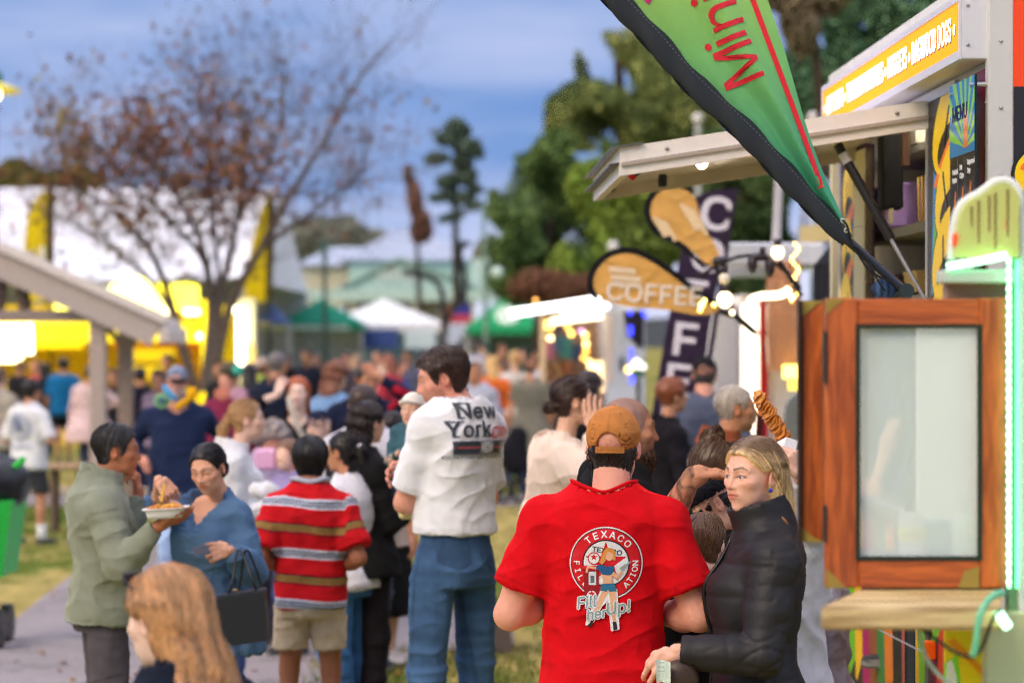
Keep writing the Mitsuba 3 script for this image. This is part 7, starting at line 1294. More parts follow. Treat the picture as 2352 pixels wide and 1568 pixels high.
# -- woman in the cream cardigan
k = person('dark haired woman with a low bun in a cream cardigan, her hand raised'); r = stand(1292, 862, 11.3, -78, 'f', skin='light', wide=1.05, hoff=(0, .015, 0), face=dict(nose=1.2, makeup=.3), R=dict(w=at(1372, 990, 11.0), d=(-.22, .1, .97), n=(.5, .8, 0), pole=(.3, -.2, -1), curl=.25), L=dict(rel=(0, .2, -.3)))
body(r, k, 1); top(r, k, lin(236, 218, 204), .97, .44, loose=.034, vneck=.16, neckr=.058, name='cardigan', amt=1.2, srad=(.049, .050, .048, .048, .034), seed=43); bottoms(r, k, lin(60, 66, 84)); shoes(r, k, lin(200, 196, 190)); hair(r, k, lin(52, 34, 30), 'tied', 240, t=.013, front=.082, bun=[((0, -.118, -.030), (.036, .036, .032))], flow=lambda q: np.stack([q[:, 0] * 1.5, -1 + 0 * q[:, 0], -.5 + 0 * q[:, 0]], 1))

# -- tall man with the white printed tee carrying a baby
k = person('tall dark haired man in a white back printed tee and jeans, carrying a baby'); Yn = 10.3
r = stand(1044, 791, Yn, 36, 'm', tall=.08, wide=.80, sws=.86, skin='ruddy', arm_r=1.0, hoff=(.03, .045, -.08), head=(56, -16, 0), stance=.085, step=.03, face=dict(stubble=((.10, .05, .03), .55), nose=1.1), L=dict(w=at(985, 1150, 10.55), pole=(-.9, -.5, -.3), curl=.6), R=dict(rel=(-.16, .27, -.22), pole=(.8, -.5, -.3), curl=.7))
body(r, k, 1); ny = top(r, k, lin(234, 238, 248), .41, .565, loose=.024, boxy=.75, neckr=.052, srad=(.031, .035, .041), amt=1.1, seed=51, h=.011, flare=.004)
jeans = lin(58, 86, 122)
jf_ = bottoms(r, k, jeans, 'jeans', amt=1.2, seed=4, h=.010); shoes(r, k, lin(60, 56, 54))
for g in (-1, 1):
    pk = sbox(-.062, -.075, .062, .070); pm = drawn(Polygon([(-.062, .07), (.062, .07), (.058, -.05), (0, -.078), (-.058, -.05)]), .02); part(k, 'pocket', wrap_print(r, jf_, pm, .008, (g * .088, .555 * r.H)[0:1] + (.535 * r.H,)), jeans * .82, 'cloth', True)
hair(r, k, lin(58, 42, 38), 'short', 420, seed=9, t=.019, back=-.085, side=-.035, lump=.012, wave=.008, rad=.0035, jit=.35, seedz=0)
cz = (.02, CAMZ - (985 - 784) / FD * (Yn - .18)); sh = ny; dkb = lin(52, 60, 72); kprint = part(k, 'print', wrap_print(r, sh, word('New', .062, -.012, .046, 1.18), .0115, cz), dkb, 'satin', label='New York City lettering over a dark bar with a round badge')
def prn(nm, mm, c, off):
    mm = (mm if hasattr(mm, 'faces') else drawn(mm)).copy(); mm.vertices = mm.vertices * [1.2, 1, 1]; return part(kprint, nm, wrap_print(r, sh, mm, off, cz), c, 'satin', True)
prn('letter', word('York', .064, -.052, -.032, .92), dkb, .0115)
prn('serif', ops.unary_union([sbox(-.094, .104, -.066, .110), sbox(-.062, .104, -.042, .110), sbox(-.094, .044, -.072, .050), sbox(-.135, .028, -.106, .034), sbox(-.102, .028, -.078, .034), sbox(-.119, -.034, -.094, -.028), sbox(-.010, -.034, .004, -.028), sbox(.006, -.034, .034, -.028), sbox(-.040, -.034, -.022, -.028)]), dkb, .0117)
prn('script_lettering', word('City', .046, .094, -.034, .95, 8, .35, True), lin(206, 60, 76), .0150)
prn('bar', sbox(-.118, -.104, .128, -.050), dkb, .0115); prn('stripe', sbox(-.114, -.080, .124, -.075), lin(206, 80, 92), .0121); prn('badge', sbox(-.016, -.104, .042, -.050), lin(120, 128, 138), .0123); prn('badge', affinity.translate(disc(.022, 24), .013, -.077), lin(216, 220, 226), .0128); prn('badge', affinity.translate(disc(.016, 24).difference(disc(.012, 24)), .013, -.077), dkb, .0132); prn('badge', affinity.translate(disc(.006, 16), .013, -.077), dkb, .0132); prn('line', sbox(-.120, -.110, .130, -.107), dkb, .0115)
prn('letter', word('CUSTOM MOTORCYCLES', .010, .004, -.124, 1.75), dkb, .0117)
# the baby
k = person('baby in a white knitted hat and navy clothes on the arm of the tall man'); q = at(952, 948, 10.62); R_ = Rig(q[0], 10.62, .80, 176, 'f', hs=.66, skin='light', feet=q[2] - .80 + .085, face=dict(iris=(.02, .015, .012), browt=.6), L=dict(rel=(.02, .10, -.08)), R=dict(rel=(-.02, .10, -.08)), head=(-18, 0, 0))
body(R_, k, 1, hands=False); top(R_, k, lin(60, 96, 110), .9, .50, loose=.010, name='jumper', h=.012, seed=3)
hat = surf(lambda p: np.maximum(np.maximum(cran(p, .012), -cran(p, .003)), (.040 + .35 * np.clip(-p[:, 1], -.03, 1) * -.3 + .3 * p[:, 1] * 0 - .06 * (p[:, 1] < -.02)) - p[:, 2]), (-.12, -.15, -.09), (.12, .12, .16), .007); hb = tube(smoothpts([(.09 * math.sin(a), -.012 + .112 * math.cos(a), .036 + .035 * math.cos(a)) for a in np.linspace(0, 5.9, 16)], 40, True), .014, 8, False)
hm = cc([hat, hb]); hm.vertices = R_.fromhead(hm.vertices); part(k, 'hat', R_.toworld(hm), lin(232, 230, 222), 'cloth', True)
lg = surf(lambda p: smin(cap(p, at(952, 1075, 10.62), at(930, 1110, 10.50), .060, .052), cap(p, at(930, 1110, 10.50), at(938, 1158, 10.42), .050, .036), .03), at(938, 1110, 10.5) - .2, at(938, 1110, 10.5) + .2, .012); part(k, 'trousers', lg, lin(28, 50, 84), 'cloth', True)
ft = surf(lambda p: smin(cap(p, at(938, 1152, 10.42), at(936, 1172, 10.40), .034, .034), cap(p, at(936, 1172, 10.40), at(928, 1180, 10.34), .032, .024), .02), at(936, 1168, 10.4) - .11, at(936, 1168, 10.4) + .11, .008); part(k, 'sock', ft, lin(226, 214, 160), 'cloth', True)

# -- boy in the striped shirt
k = person('boy in a red striped polo and beige shorts with his back to the camera'); Yk_ = 11.2
r = stand(712, 1000, Yk_, 2, 'm', wide=1.0, skin='brown', stance=.07, hs=.97, arm_r=1.05, L=dict(rel=(.02, .12, -.29), pole=(-.5, -.9, -.2)), R=dict(rel=(-.02, .12, -.29), pole=(.5, -.9, -.2)))
body(r, k, 0, legs=True)
Rd, Bl, Wh, Gn, Mr = lin(196, 24, 34), lin(40, 76, 106), lin(198, 202, 222), lin(112, 128, 74), lin(66, 20, 44)
def band(p, n, uv):
    """the stripes over uv.x, one repeat every 0.232 m"""
    t = uv.x + 0.0012 * mikit.noise(p.x * 300, p.y * 300, p.z * 300); t = t - 0.232 * dr.floor(t / 0.232); c = mi.Color3f([float(x) for x in Rd])
    for a, b, col in ((.000, .012, Wh), (.012, .019, Bl), (.019, .026, Wh), (.026, .033, Bl), (.033, .045, Wh), (.118, .124, Mr), (.126, .134, Gn), (.137, .145, Gn), (.148, .156, Gn), (.160, .166, Mr)): c = dr.select((t >= a) & (t < b), mi.Color3f([float(x) for x in col]), c)
    return c
scene['striped'] = bumpy({'b': {'type': 'principled', 'base_color': mikit.proc(band), 'roughness': .9, 'specular': .15, 'sheen': .25}}, creases, 2e-3)
def stripes(r, v, segs):
    sl_ = np.full(len(v), 9.0); ts = np.zeros(len(v))
    for P, (e, ax_) in segs:
        S, E = P[0][0], P[1][1]; u = norm(E - S); t = (v - S) @ u; dd = L2(v - S - t[:, None] * u); m_ = dd < sl_; ts = np.where(m_, t, ts); sl_ = np.where(m_, dd, sl_)
    z = v[:, 2] + .010 * np.sin(v[:, 0] * 9) + .004 * sn(v * 6)
    return np.stack([np.where(np.abs(v[:, 0]) > .112 * r.H, ts + .028, 1.230 - z), 0 * z], 1)
kfn = top(r, k, Rd, .40, .482, loose=.026, boxy=.8, neckr=.052, srad=(.041, .046, .053), amt=.9, seed=61, h=.010, uvfn=stripes, bsdf='striped')
neck_rib(r, kfn, k, lin(170, 178, 196), .012, 'collar')
bottoms(r, k, lin(196, 182, 160), 'shorts', loose=.014, zmin=.352, amt=1.2, seed=6, h=.010); shoes(r, k, lin(70, 70, 74), sock=lin(226, 226, 230)); hair(r, k, lin(20, 18, 22), 'short', 300, seed=2, t=.017, back=-.075, side=-.02, lump=.003, rad=.002, nst=8)
# -- girl with glasses
k = person('girl in glasses with black tied hair, white tee and jeans, half behind the striped boy'); r = stand(800, 988, 12.1, 58, 'f', skin='tan', stance=.06, L=dict(rel=(0, .22, -.25)), R=dict(rel=(.06, .16, -.27), pole=(.8, -.8, -.2)))
body(r, k, 1); top(r, k, lin(216, 218, 230), .44, .485, loose=.028, boxy=.6, amt=1.1, seed=63, srad=(.038, .042, .047)); bottoms(r, k, lin(52, 92, 140), 'wide', seed=5); shoes(r, k, lin(210, 210, 214)); hair(r, k, lin(26, 22, 26), 'tied', 200, t=.012, front=.084, bun=[((0, -.125, .02), (.035, .04, .04))], tail=[((0, -.14, .01), (0, -.15, -.13), .030, .014)], flow=lambda q: np.stack([q[:, 0], -1 + 0 * q[:, 0], 0 * q[:, 0]], 1))
gg = [tube(np.stack([g * .033 + .026 * np.cos(np.linspace(0, 6.28, 24)), .098 + 0 * np.linspace(0, 1, 24), .004 + .021 * np.sin(np.linspace(0, 6.28, 24))], 1), .0016, 6, False) for g in (-1, 1)] + [rod((g * .060, .096, .010), (g * .080, -.005, .012), .0016, 6) for g in (-1, 1)] + [rod((-.008, .1, .008), (.008, .1, .008), .0015, 6)]
gm = cc(gg); gm.vertices = r.fromhead(gm.vertices); part(k, 'glasses', r.toworld(gm), lin(196, 160, 80), 'metal', True); rb_ = ball((0, -.135, .04), .022, 2, (1.6, .6, 1)); rb_.vertices = r.fromhead(rb_.vertices); part(k, 'ribbon', r.toworld(rb_), lin(216, 210, 224), 'cloth', True)
# -- woman in the denim blouse
k = person('black haired woman in a loose denim blouse looking down at the food'); Yd = 10.5
r = stand(478, 1008, Yd, 152, 'f', wide=.98, skin=lin(224, 170, 142), hoff=(-.045, .02, 0), head=(8, -20, 4), face=dict(makeup=.5, iris=(.02, .014, .01), brow=(.02, .015, .014), nose=.9, look=(0, 1, -.45), lid=.15), R=dict(w=at(364, 1100, 10.15), d=(.42, 0, -.50), n=(-.2, .6, -.6), pole=(.9, -.2, -.9), curl=(.55, 1.1, 1.2, 1.2), thumb=.8), L=dict(w=at(528, 1262, 10.2), d=(-.95, .05, -.12), n=(.1, .9, -.3), pole=(-.12, -.8, -1), curl=(.5, .6, .7, .8), thumb=.9))
body(r, k, 1)
def blouse(r, v): u = r.U(v); lo = np.clip((.66 * r.H - u[:, 2]) / .3, 0, 1); g_ = np.sin(np.arctan2(u[:, 0], u[:, 1]) * 17 + sn(v * 4)) ; return folds(v, r.H, 1.0, 7) + .009 * lo * g_ + .0035 * (np.abs(np.abs(u[:, 0]) - .055 * np.clip((u[:, 2] - .95) / .3, 0, 1)) < .02) * (u[:, 1] > 0) * np.sin(u[:, 2] * 260)
bl = top(r, k, lin(82, 114, 152), .97, .40, loose=.030, vneck=.145, neckr=.055, flare=.04, name='blouse', srad=(.045, .047, .047, .048, .028), disp=blouse, h=.0105, neckz=.846); bottoms(r, k, lin(40, 44, 58)); shoes(r, k, lin(216, 216, 226), sole=lin(230, 230, 230))
def center_part(q): return np.stack([np.sign(q[:, 0]) * np.where(q[:, 2] > .05, 1.3, .1), -.75 + 0 * q[:, 0], np.where(q[:, 2] > .09, -.1, -.7) + 0 * q[:, 0]], 1)
hair(r, k, lin(26, 24, 30), 'tied', 420, seed=12, t=.013, front=.090, side=.0, back=-.08, bun=[((0, -.115, -.045), (.045, .045, .05))], flow=center_part, nst=16, streak=lambda v, c, t: c * (1 + 2.2 * np.exp(-(v[:, 0] / .006) ** 2) * (v[:, 1] > -.02) * (v[:, 2] > .09))[:, None])
kf = thing('fry', 'long chip held down towards the tray by the woman in denim', 'food'); put(kf, bx((-.006, -.006, 0), (.006, .006, .075), frame(at(370, 1152, 10.08), norm([.97, 0, -.2]), (0, 1, 0), norm([.2, 0, .97])), .002), lin(232, 186, 84), 'satin')
kc = thing('card', 'small translucent card in the left hand of the woman in denim', 'card'); put(kc, bx((-.03, -.0008, -.02), (.03, .0008, .02), frame(at(462, 1262, 10.12), norm([.9, .1, .3]), norm([.2, -.8, -.5]), norm([-.3, -.45, .8])), 0), lin(130, 136, 170), 'gloss')
kg = thing('handbag', 'black leather tote bag hanging from the forearm of the woman in denim', 'handbag'); Yb_ = 10.05
bp = [(500, 1368), (612, 1350), (622, 1462), (540, 1474), (506, 1460)]
tb_ = dpoly(bp, Yb_, .12); part(kg, 'body', trimesh.Trimesh(tb_.vertices, tb_.faces).subdivide().subdivide(), lin(20, 26, 36), 'satin', 30); part(kg, 'rim', tube([at(500, 1368, Yb_ - .004), at(612, 1350, Yb_ - .004)], .006, 8), lin(30, 36, 46), 'satin', True); part(kg, 'emblem', cc([bx(at(546, 1382, Yb_ - .006), at(562, 1378, Yb_ - .001)), ball(at(554, 1376, Yb_ - .003), .006, 1, (1.4, .4, .8))]), lin(190, 150, 90), 'metal')
for x0, x1, xt, yt, dy in ((522, 590, 548, 1262, 0), (540, 606, 566, 1262, .09)): part(kg, 'handle', tube(smoothpts([at(x0, 1362, Yb_ + dy), at((x0 + xt) / 2 + 2, 1315, Yb_ + dy), at(xt, yt, Yb_ + .06), at((x1 + xt) / 2 + 3, 1310, Yb_ + dy), at(x1, 1355, Yb_ + dy)], 30), .005, 8), lin(18, 22, 30), 'satin', True)
for x in (540, 606): part(kg, 'clasp', ball(at(x, 1354, Yb_ - .008), .007, 1, (2, .6, .7)), lin(196, 160, 110), 'metal', True)
# -- man in the green fleece
k = person('man in a sage green fleece eating a chip and holding a tray'); Yg = 10.3
def grey_sides(v, c, t): m = np.clip((.055 - v[:, 2]) / .05, 0, 1)[:, None] * np.clip((v[:, 1] + .10) / .06, 0, 1)[:, None]; s_ = (nz(v * 260)[:, None] > .55); return c * (1 - m * .6) + np.where(s_, lin(120, 116, 118), lin(48, 46, 52)) * m * .6
r = stand(238, 970, Yg, -74, 'm', wide=1.08, belly=.012, skin=lin(178, 116, 84), hoff=(0, .018, 0), head=(-8, -4, 0), face=dict(nose=.98, brow=(.03, .025, .022)), stance=.06, R=dict(w=at(366, 1204, 10.0), d=(.95, .1, .26), n=(-.15, .3, 1), pole=(.1, -.2, -1), curl=.25, thumb=.2), L=dict(w=at(318, 1136, 10.50), d=(-.1, -.1, .95), n=(-.95, .1, .1), pole=(.5, .0, -1), curl=(.8, 1.0, 1.15, 1.2), thumb=.9))
body(r, k, 1); top(r, k, lin(134, 141, 126), .96, .475, loose=.032, neckr=.054, collar=.05, name='fleece', amt=1.35, srad=(.043, .044, .038, .034, .027), h=.0105, seed=71)
bottoms(r, k, lin(84, 80, 88), 'slack', amt=1.5, seed=8, h=.010); shoes(r, k, lin(40, 40, 44)); hair(r, k, lin(34, 32, 36), 'short', 420, seed=15, t=.016, front=.078, side=-.035, back=-.07, lump=.004, rad=.002, nst=9, streak=grey_sides)
kf = thing('fry', 'chip between the lips of the man in the green fleece', 'food'); put(kf, bx((-.005, -.005, 0), (.005, .005, .07), frame(at(309, 1082, 10.42), norm([.6, 0, .8]), (0, 1, 0), norm([-.86, -.0, .5])), .0015), lin(238, 196, 96), 'satin')
kt = thing('tray', 'white oval food tray balanced on the palm of the man in green', 'tray'); tc = at(381, 1176, 10.0)
def tray(u, v): th = u * 2 * np.pi; prof = np.array([[0, 0], [.75, 0], [.86, .030], [1.0, .038], [1.0, .042], [.85, .036], [.73, .005], [0, .005]]); i = v * 7; rr_ = np.interp(i, np.arange(8), prof[:, 0]); zz = np.interp(i, np.arange(8), prof[:, 1]); ex_ = (np.abs(np.cos(th)) ** 3.2 + np.abs(np.sin(th)) ** 3.2) ** (-1 / 3.2); return tc + np.stack([.097 * rr_ * ex_ * np.cos(th), .075 * rr_ * ex_ * np.sin(th), zz - .022 + .0 * th + .065 * (.097 * rr_ * ex_ * np.cos(th))], 1)
part(kt, 'dish', sheet(tray, 60, 15), lin(226, 228, 234), 'satin', True)
kh = thing('chips', 'heap of golden chips in the white tray', 'food'); rs = np.random.default_rng(5)
for i in range(26): d_ = norm(rs.normal(size=3) * [1, 1, .25]); c0 = tc + np.array([rs.uniform(-.055, .06), rs.uniform(-.035, .035), .018 + .012 * rs.random()]); part(kh, 'chip', bx((-.025, -.004, -.004), (.025, .004, .004), frame(c0, d_, norm(np.cross([0, 0, 1], d_)), norm(np.cross(d_, np.cross([0, 0, 1], d_)))), .001), lin(222 + rs.integers(-16, 16), 160 + rs.integers(-24, 24), 66), 'satin')

# -- red haired girl close to the camera
k = person('girl with long strawberry blonde hair and sunglasses on her head at the bottom'); Ya = 5.25
r = stand(410, 1296, Ya, 44, 'f', skin='pale', face=dict(hres=3, res=1.5), hs=.98, head=(8, -6, 0), hoff=(0, .0, 0), L=dict(rel=(0, .1, -.3)))
body(r, k, 1); top(r, k, lin(24, 30, 46), .97, .44, loose=.03, collar=.02, neckr=.056, h=.009, name='jacket', neckz=.84); bottoms(r, k, lin(40, 50, 80)); shoes(r, k, lin(60, 60, 60))
def straw(v, c, t): m = np.clip((.02 - v[:, 2]) / .16, 0, 1)[:, None]; s_ = (.30 + 1.25 * t ** 1.3 + .22 * sn(v * np.array([34, 34, 5]), 5))[:, None]; return np.clip((lin(196, 148, 104) * (1 - m) + lin(236, 168, 94) * m) * s_, .02, .9)
def wavy(q): s_ = np.clip((.05 - q[:, 2]) / .2, 0, 1); return np.stack([q[:, 0] * 3 + .5 * s_ * np.sin(q[:, 2] * 60 + q[:, 0] * 20), np.where(q[:, 2] > .05, -.5, -.18) + .45 * s_ * np.sin(q[:, 2] * 55 + q[:, 1] * 40 + q[:, 0] * 30), -1 + 0 * s_], 1)
hair(r, k, lin(196, 134, 78), 'long', 1300, seed=14, t=.020, len=.36, yf=.004, front=.088, side=.01, bot=1.35, hang=1.25, wave=.007, streak=straw, flow=wavy, rad=.0017, nst=26, step=.016, jit=.07, seedz=-.02, stop=lambda q: ((q[:, 2] < hairline(q, -.4, .086, .012)) & (q[:, 1] > .008)))
sg_ = [bx((g * .008, .068, .090), (g * .062, .080, .122), None, .004) for g in (-1, 1)] + [rod((g * .064, .074, .108), (g * .088, -.01, .062), .003, 6) for g in (-1, 1)]
gm = cc(sg_); gm.vertices = r.fromhead(gm.vertices); part(k, 'sunglasses', r.toworld(gm), lin(30, 28, 40), 'gloss', True)
# ---------------------------------------------------------------- people in the middle distance and the crowd
def quick(label, x, yt, Y, yaw, sex='m', skin='fair', hc=(60, 44, 36), hs_='short', tc=(40, 44, 60), sl=.97, bc=(50, 60, 90), bk='jeans', detail=0, hat=None, hem=.47, flare=0.0, legs=False, hair_kw=None, top_kw=None, rig=None, shoe=(50, 50, 54), group='people in the market crowd', name='shirt'):
    k = person(label, group); r = stand(x, yt, Y, yaw, sex, hat=.012 if hat is not None else 0, skin=skin, **(rig or {}))
    top_kw = dict(top_kw or {}); pat = int(x * 7 + yt * 3) % 6
    if 'paint' not in top_kw and pat < 3 and Y > 24 and not detail: top_kw['paint'] = (lambda r_, v, c, s_: c * (1 - .38 * (np.sin(v[:, 2] * 75) > .2)[:, None])) if pat == 0 else ((lambda r_, v, c, s_: np.where(((np.abs(v[:, 0]) < .10) & (np.abs(v[:, 2] - .73 * r_.H) < .09) & (sn(v * 14) > -.3))[:, None], 1 - (1 - c) * .45 if c.mean() < .4 else c * .5, c)) if pat == 1 else (lambda r_, v, c, s_: c * (1 + .5 * ((sn(v * 16, 3) > .3)[:, None] - .3))))
    body(r, k, detail, legs=legs, hands=Y < 42); r.topfn = top(r, k, lin(*tc), sl, hem, loose=.026 if sl > .6 else .022, flare=flare, name=name, seed=int(x) % 89, **(top_kw or {})); bottoms(r, k, lin(*bc), bk)
    shoes(r, k, lin(*shoe))
    hk = dict(t=.015, locks=0, cap=hat is not None); hk.update(hair_kw or {}); hair(r, k, lin(*hc), hs_, **hk)
    if hat is not None: cap_hat(r, k, lin(*hat))
    return k, r
LH = dict(len=.26, t=.015, yf=.01)
k, r = quick('woman with long wavy dark hair and a black cardigan behind the girl in glasses', 832, 917, 12.2, -48, 'f', 'light', (40, 30, 32), 'long', (24, 24, 27), .97, (34, 30, 36), 'slack', 1, flare=.02, name='cardigan', hair_kw=dict(len=.36, locks=420, wave=.016, yf=.0, bot=1.2, rad=.0034, nst=26, streak=lambda v, c, t: c + (lin(120, 74, 50) * np.clip((-.16 - v[:, 2]) / .12, 0, 1)[:, None]) * (.5 + t)[:, None]), rig=dict(R=dict(rel=(-.02, .26, -.16), pole=(.3, -.9, -.5))))
k, r = quick('woman in a pink top, black floral skirt and white sneakers', 892, 942, 14.6, -110, 'f', 'light', (30, 24, 28), 'long', (216, 196, 190), .97, (26, 26, 30), 'skirt', 1, hair_kw=dict(len=.30, locks=120, yf=.0), legs=True, rig=dict(head=(0, -10, 0), L=dict(rel=(0, .2, -.2))), shoe=(226, 220, 222))
k, r = quick('blonde woman with a ponytail and white top, in profile behind the woman in denim', 540, 914, 13.0, -82, 'f', 'fair', (172, 134, 92), 'tied', (222, 224, 230), .97, (60, 80, 130), 'jeans', 1, hair_kw=dict(t=.012, front=.086, locks=320, tail=[((0, -.115, .010), (0, -.150, -.06), .030, .034), ((0, -.150, -.06), (0, -.150, -.25), .034, .016)], flow=lambda q: np.stack([q[:, 0] * 1.5, np.where(q[:, 1] > -.1, -1, 0) + 0 * q[:, 0], np.where(q[:, 1] > -.1, -.35, -1) + 0 * q[:, 0]], 1)), rig=dict(hoff=(0, .03, 0), R=dict(rel=(-.02, .24, -.20), pole=(.2, -.5, -1))), top_kw=dict(collar=.02, amt=1.2))
sc_ = ball((0, -.118, .012), .022, 2, (1, .6, 1)); sc_.vertices = r.fromhead(sc_.vertices); part(k, 'hair_tie', r.toworld(sc_), lin(216, 180, 186), 'cloth', True)
solo('paper_bag', 'crumpled white paper wrap in the hand of the ponytailed woman', 'paper', surf(lambda p: ell(p, at(606, 1128, 12.6), (.075, .05, .05)) + .012 * sn(p * 16), at(606, 1128, 12.6) - .12, at(606, 1128, 12.6) + .12, .012), lin(222, 226, 234), 'matte', True)
k, r = quick('older woman with windblown grey hair bending behind the ponytailed woman', 604, 952, 15.5, -150, 'f', 'ruddy', (150, 140, 138), 'long', (160, 150, 180), .97, (60, 60, 80), 'slack', 0, hair_kw=dict(len=.16, t=.03, wave=.03, locks=200, jit=.5, rad=.005), rig=dict(lean=12, head=(0, -25, 0)))
solo('bag', 'pink carrier bag behind the ponytailed woman', 'bag', bx(at(582, 1080, 15.0), at(636, 1030, 15.0) + [0, .12, 0], ch=.02), lin(222, 172, 212), 'satin')
k, r = quick('red haired woman in black with a pale shoulder strap, hand at her ear', 686, 864, 17.0, 178, 'f', 'pale', (176, 92, 50), 'long', (26, 26, 32), .97, (30, 34, 46), 'slack', 1, hair_kw=dict(len=.26, locks=160, yf=.02, open=1, front=.09), rig=dict(R=dict(w=at(640, 905, 16.9), d=(.2, 0, .95), n=(.6, .6, 0), pole=(.8, -.2, -.8), curl=.8)), top_kw=dict(vneck=.13))
part(k, 'bag_strap', tube(smoothpts([at(664, 912, 16.80), at(672, 945, 16.76), at(690, 990, 16.76), at(716, 1040, 16.78)], 16), .022, 6), lin(196, 188, 176), 'cloth', True)
k, r = quick('man in a navy half zip jacket with yellow collar lining and pale cap', 408, 836, 18.0, 184, 'm', 'ruddy', (150, 146, 142), 'short', (34, 46, 78), .97, (150, 176, 214), 'jeans', 1, hat=(150, 164, 196), rig=dict(wide=1.12, face=dict(stubble=((.55, .52, .50), .75)), L=dict(rel=(-.07, .02, -.31)), R=dict(rel=(.07, .05, -.31))), top_kw=dict(vneck=.10, neckr=.058, collar=.03))
part(k, 'collar_lining', tube(smoothpts([at(444, 892, 17.74), at(440, 908, 17.72), at(418, 928, 17.70), at(404, 938, 17.69)], 16), np.linspace(.030, .022, 16), 8), lin(236, 176, 20), 'cloth', True, label='bright yellow collar lining'); part(k, 'undershirt', tube(smoothpts([at(378, 888, 17.78), at(386, 900, 17.74), at(404, 918, 17.76)], 12), .022, 8), lin(80, 160, 216), 'cloth', True); part(k, 'emblem', ball(at(372, 920, 17.74), .062, 3, (1, .25, .9)), lin(130, 180, 130), 'cloth', True, label='round green chest emblem'); part(k, 'emblem', ball(at(372, 920, 17.725), .035, 3, (1.2, .25, .8)), lin(70, 110, 120), 'cloth', True); part(k, 'sunglasses', bx(at(390, 880, 17.83), at(430, 868, 17.86), ch=.008), lin(40, 34, 36), 'gloss')
k, r = quick('person in a maroon hoodie with chest print, by the tree trunk', 532, 840, 21.5, 172, 'm', 'ruddy', (70, 60, 56), 'short', (128, 44, 76), .97, (40, 44, 60), 'jeans', 0, rig=dict(wide=1.15, head=(-30, -8, 0)), name='hoodie')
for x, y, w, c in ((510, 905, .07, (206, 130, 110)), (548, 905, .08, (196, 150, 176))): part(k, 'print', ball(at(x, y, 21.26), w, 2, (1, .2, .8)), lin(*c), 'cloth', True)
part(k, 'beanie', ball(at(530, 848, 21.44), .10, 3, (1, 1, .7)), lin(90, 84, 70), 'cloth', True); part(k, 'pompom', ball(at(546, 850, 21.3), .05, 2), lin(70, 180, 160), 'cloth', True)
k, r = quick('boy in a white printed tee and dark shorts on the lawn by the bin', 68, 870, 23.2, -32, 'm', 'tan', (26, 24, 26), 'short', (226, 228, 234), .47, (58, 60, 66), 'shorts', 1, legs=True, rig=dict(wide=1.12, stance=.075, step=.04, R=dict(rel=(.02, .2, -.18)), L=dict(rel=(0, .2, -.2))), top_kw=dict(boxy=.8), hem=.46, shoe=(36, 38, 42), hair_kw=dict(t=.022))
fnb = r.topfn
for j, (pp, c) in enumerate(((Point(0, 0).buffer(.13, 20).difference(Point(0, 0).buffer(.105, 20)), (150, 158, 186)), (Polygon([(-.06, -.05), (.06, -.05), (.05, .05), (0, .09), (-.05, .05)]), (120, 132, 168)), (sbox(-.13, -.20, .13, -.175), (176, 182, 204)))): part(k, 'print', wrap_print(r, fnb, drawn(pp, .03), .02 + .002 * j, (0, 1.14)), lin(*c), 'cloth', True)
for kk in 'LR': A = r.leg[kk][2]; part(k, 'sock', r.toworld(tube([A + [0, 0, -.01], A + [0, 0, .05], A + [0, 0, .13]], [.046, .043, .050], 12)), lin(226, 228, 236), 'cloth', True)
k, r = quick('brown haired man in a pale grey tee, back turned, behind the long haired woman', 842, 882, 14.2, -10, 'm', 'ruddy', (64, 48, 42), 'short', (200, 200, 214), .47, (60, 66, 90), 'jeans', 0, rig=dict(wide=1.1, hoff=(-.03, 0, 0)))
k, r = quick('man in a navy jacket with red sleeves shading his eyes with one hand', 838, 828, 17.5, 186, 'm', 'tan', (56, 52, 54), 'short', (30, 36, 62), .97, (40, 44, 60), 'jeans', 1, rig=dict(wide=1.12, head=(20, -12, 0), L=dict(w=at(872, 868, 17.2), d=(-.6, 0, .6), n=(0, .4, -.8), pole=(-1, -.1, -.5), curl=.4)))
S_, E_, W_ = [r.world(q) for q in r.arm['L']]; part(k, 'sleeve_stripe', tube([S_ + [0, -.10, .05], E_ + [0, -.085, .03], (E_ + W_) / 2 + [0, -.07, 0]], .03, 8), lin(196, 36, 60), 'cloth', True, label='red stripe on the raised sleeve')
quick('woman with auburn hair in a pale denim jacket seen from behind, right of the redhead', 766, 828, 19.5, -30, 'f', 'light', (124, 76, 54), 'long', (120, 156, 200), .97, (50, 60, 90), 'jeans', 0, hair_kw=dict(len=.18, wave=.02, t=.025, locks=120), name='jacket', rig=dict(wide=1.1))
quick('grey haired man in a dark navy jumper with his back turned, beneath the white marquee', 632, 808, 23.5, -30, 'm', 'tan', (112, 106, 108), 'short', (30, 36, 58), .97, (40, 44, 60), 'slack', 0, rig=dict(wide=1.15))
quick('person in a white cap and lime collar near the bright lamp tube', 598, 816, 27, -20, 'm', 'tan', (40, 34, 34), 'short', (40, 44, 50), .97, (40, 44, 60), 'jeans', 0, hat=(232, 232, 236), top_kw=dict(collar=.06, paint=lambda r_, v, c, s_: np.where((v[:, 2] > .815 * r_.H)[:, None], lin(170, 220, 60), c)))
quick('dark clothed person with long black hair beneath the lamp tube', 572, 832, 25, 10, 'f', 'tan', (34, 28, 30), 'long', (30, 28, 34), .97, (30, 30, 36), 'slack', 0, hair_kw=dict(LH))
k, r = quick('small child in a navy cap and pale top in front of the redhead', 738, 936, 16.2, 150, 'm', 'fair', (170, 130, 90), 'short', (150, 160, 190), .97, (60, 66, 100), 'jeans', 0, hat=(40, 48, 76), rig=dict(hs=.95))
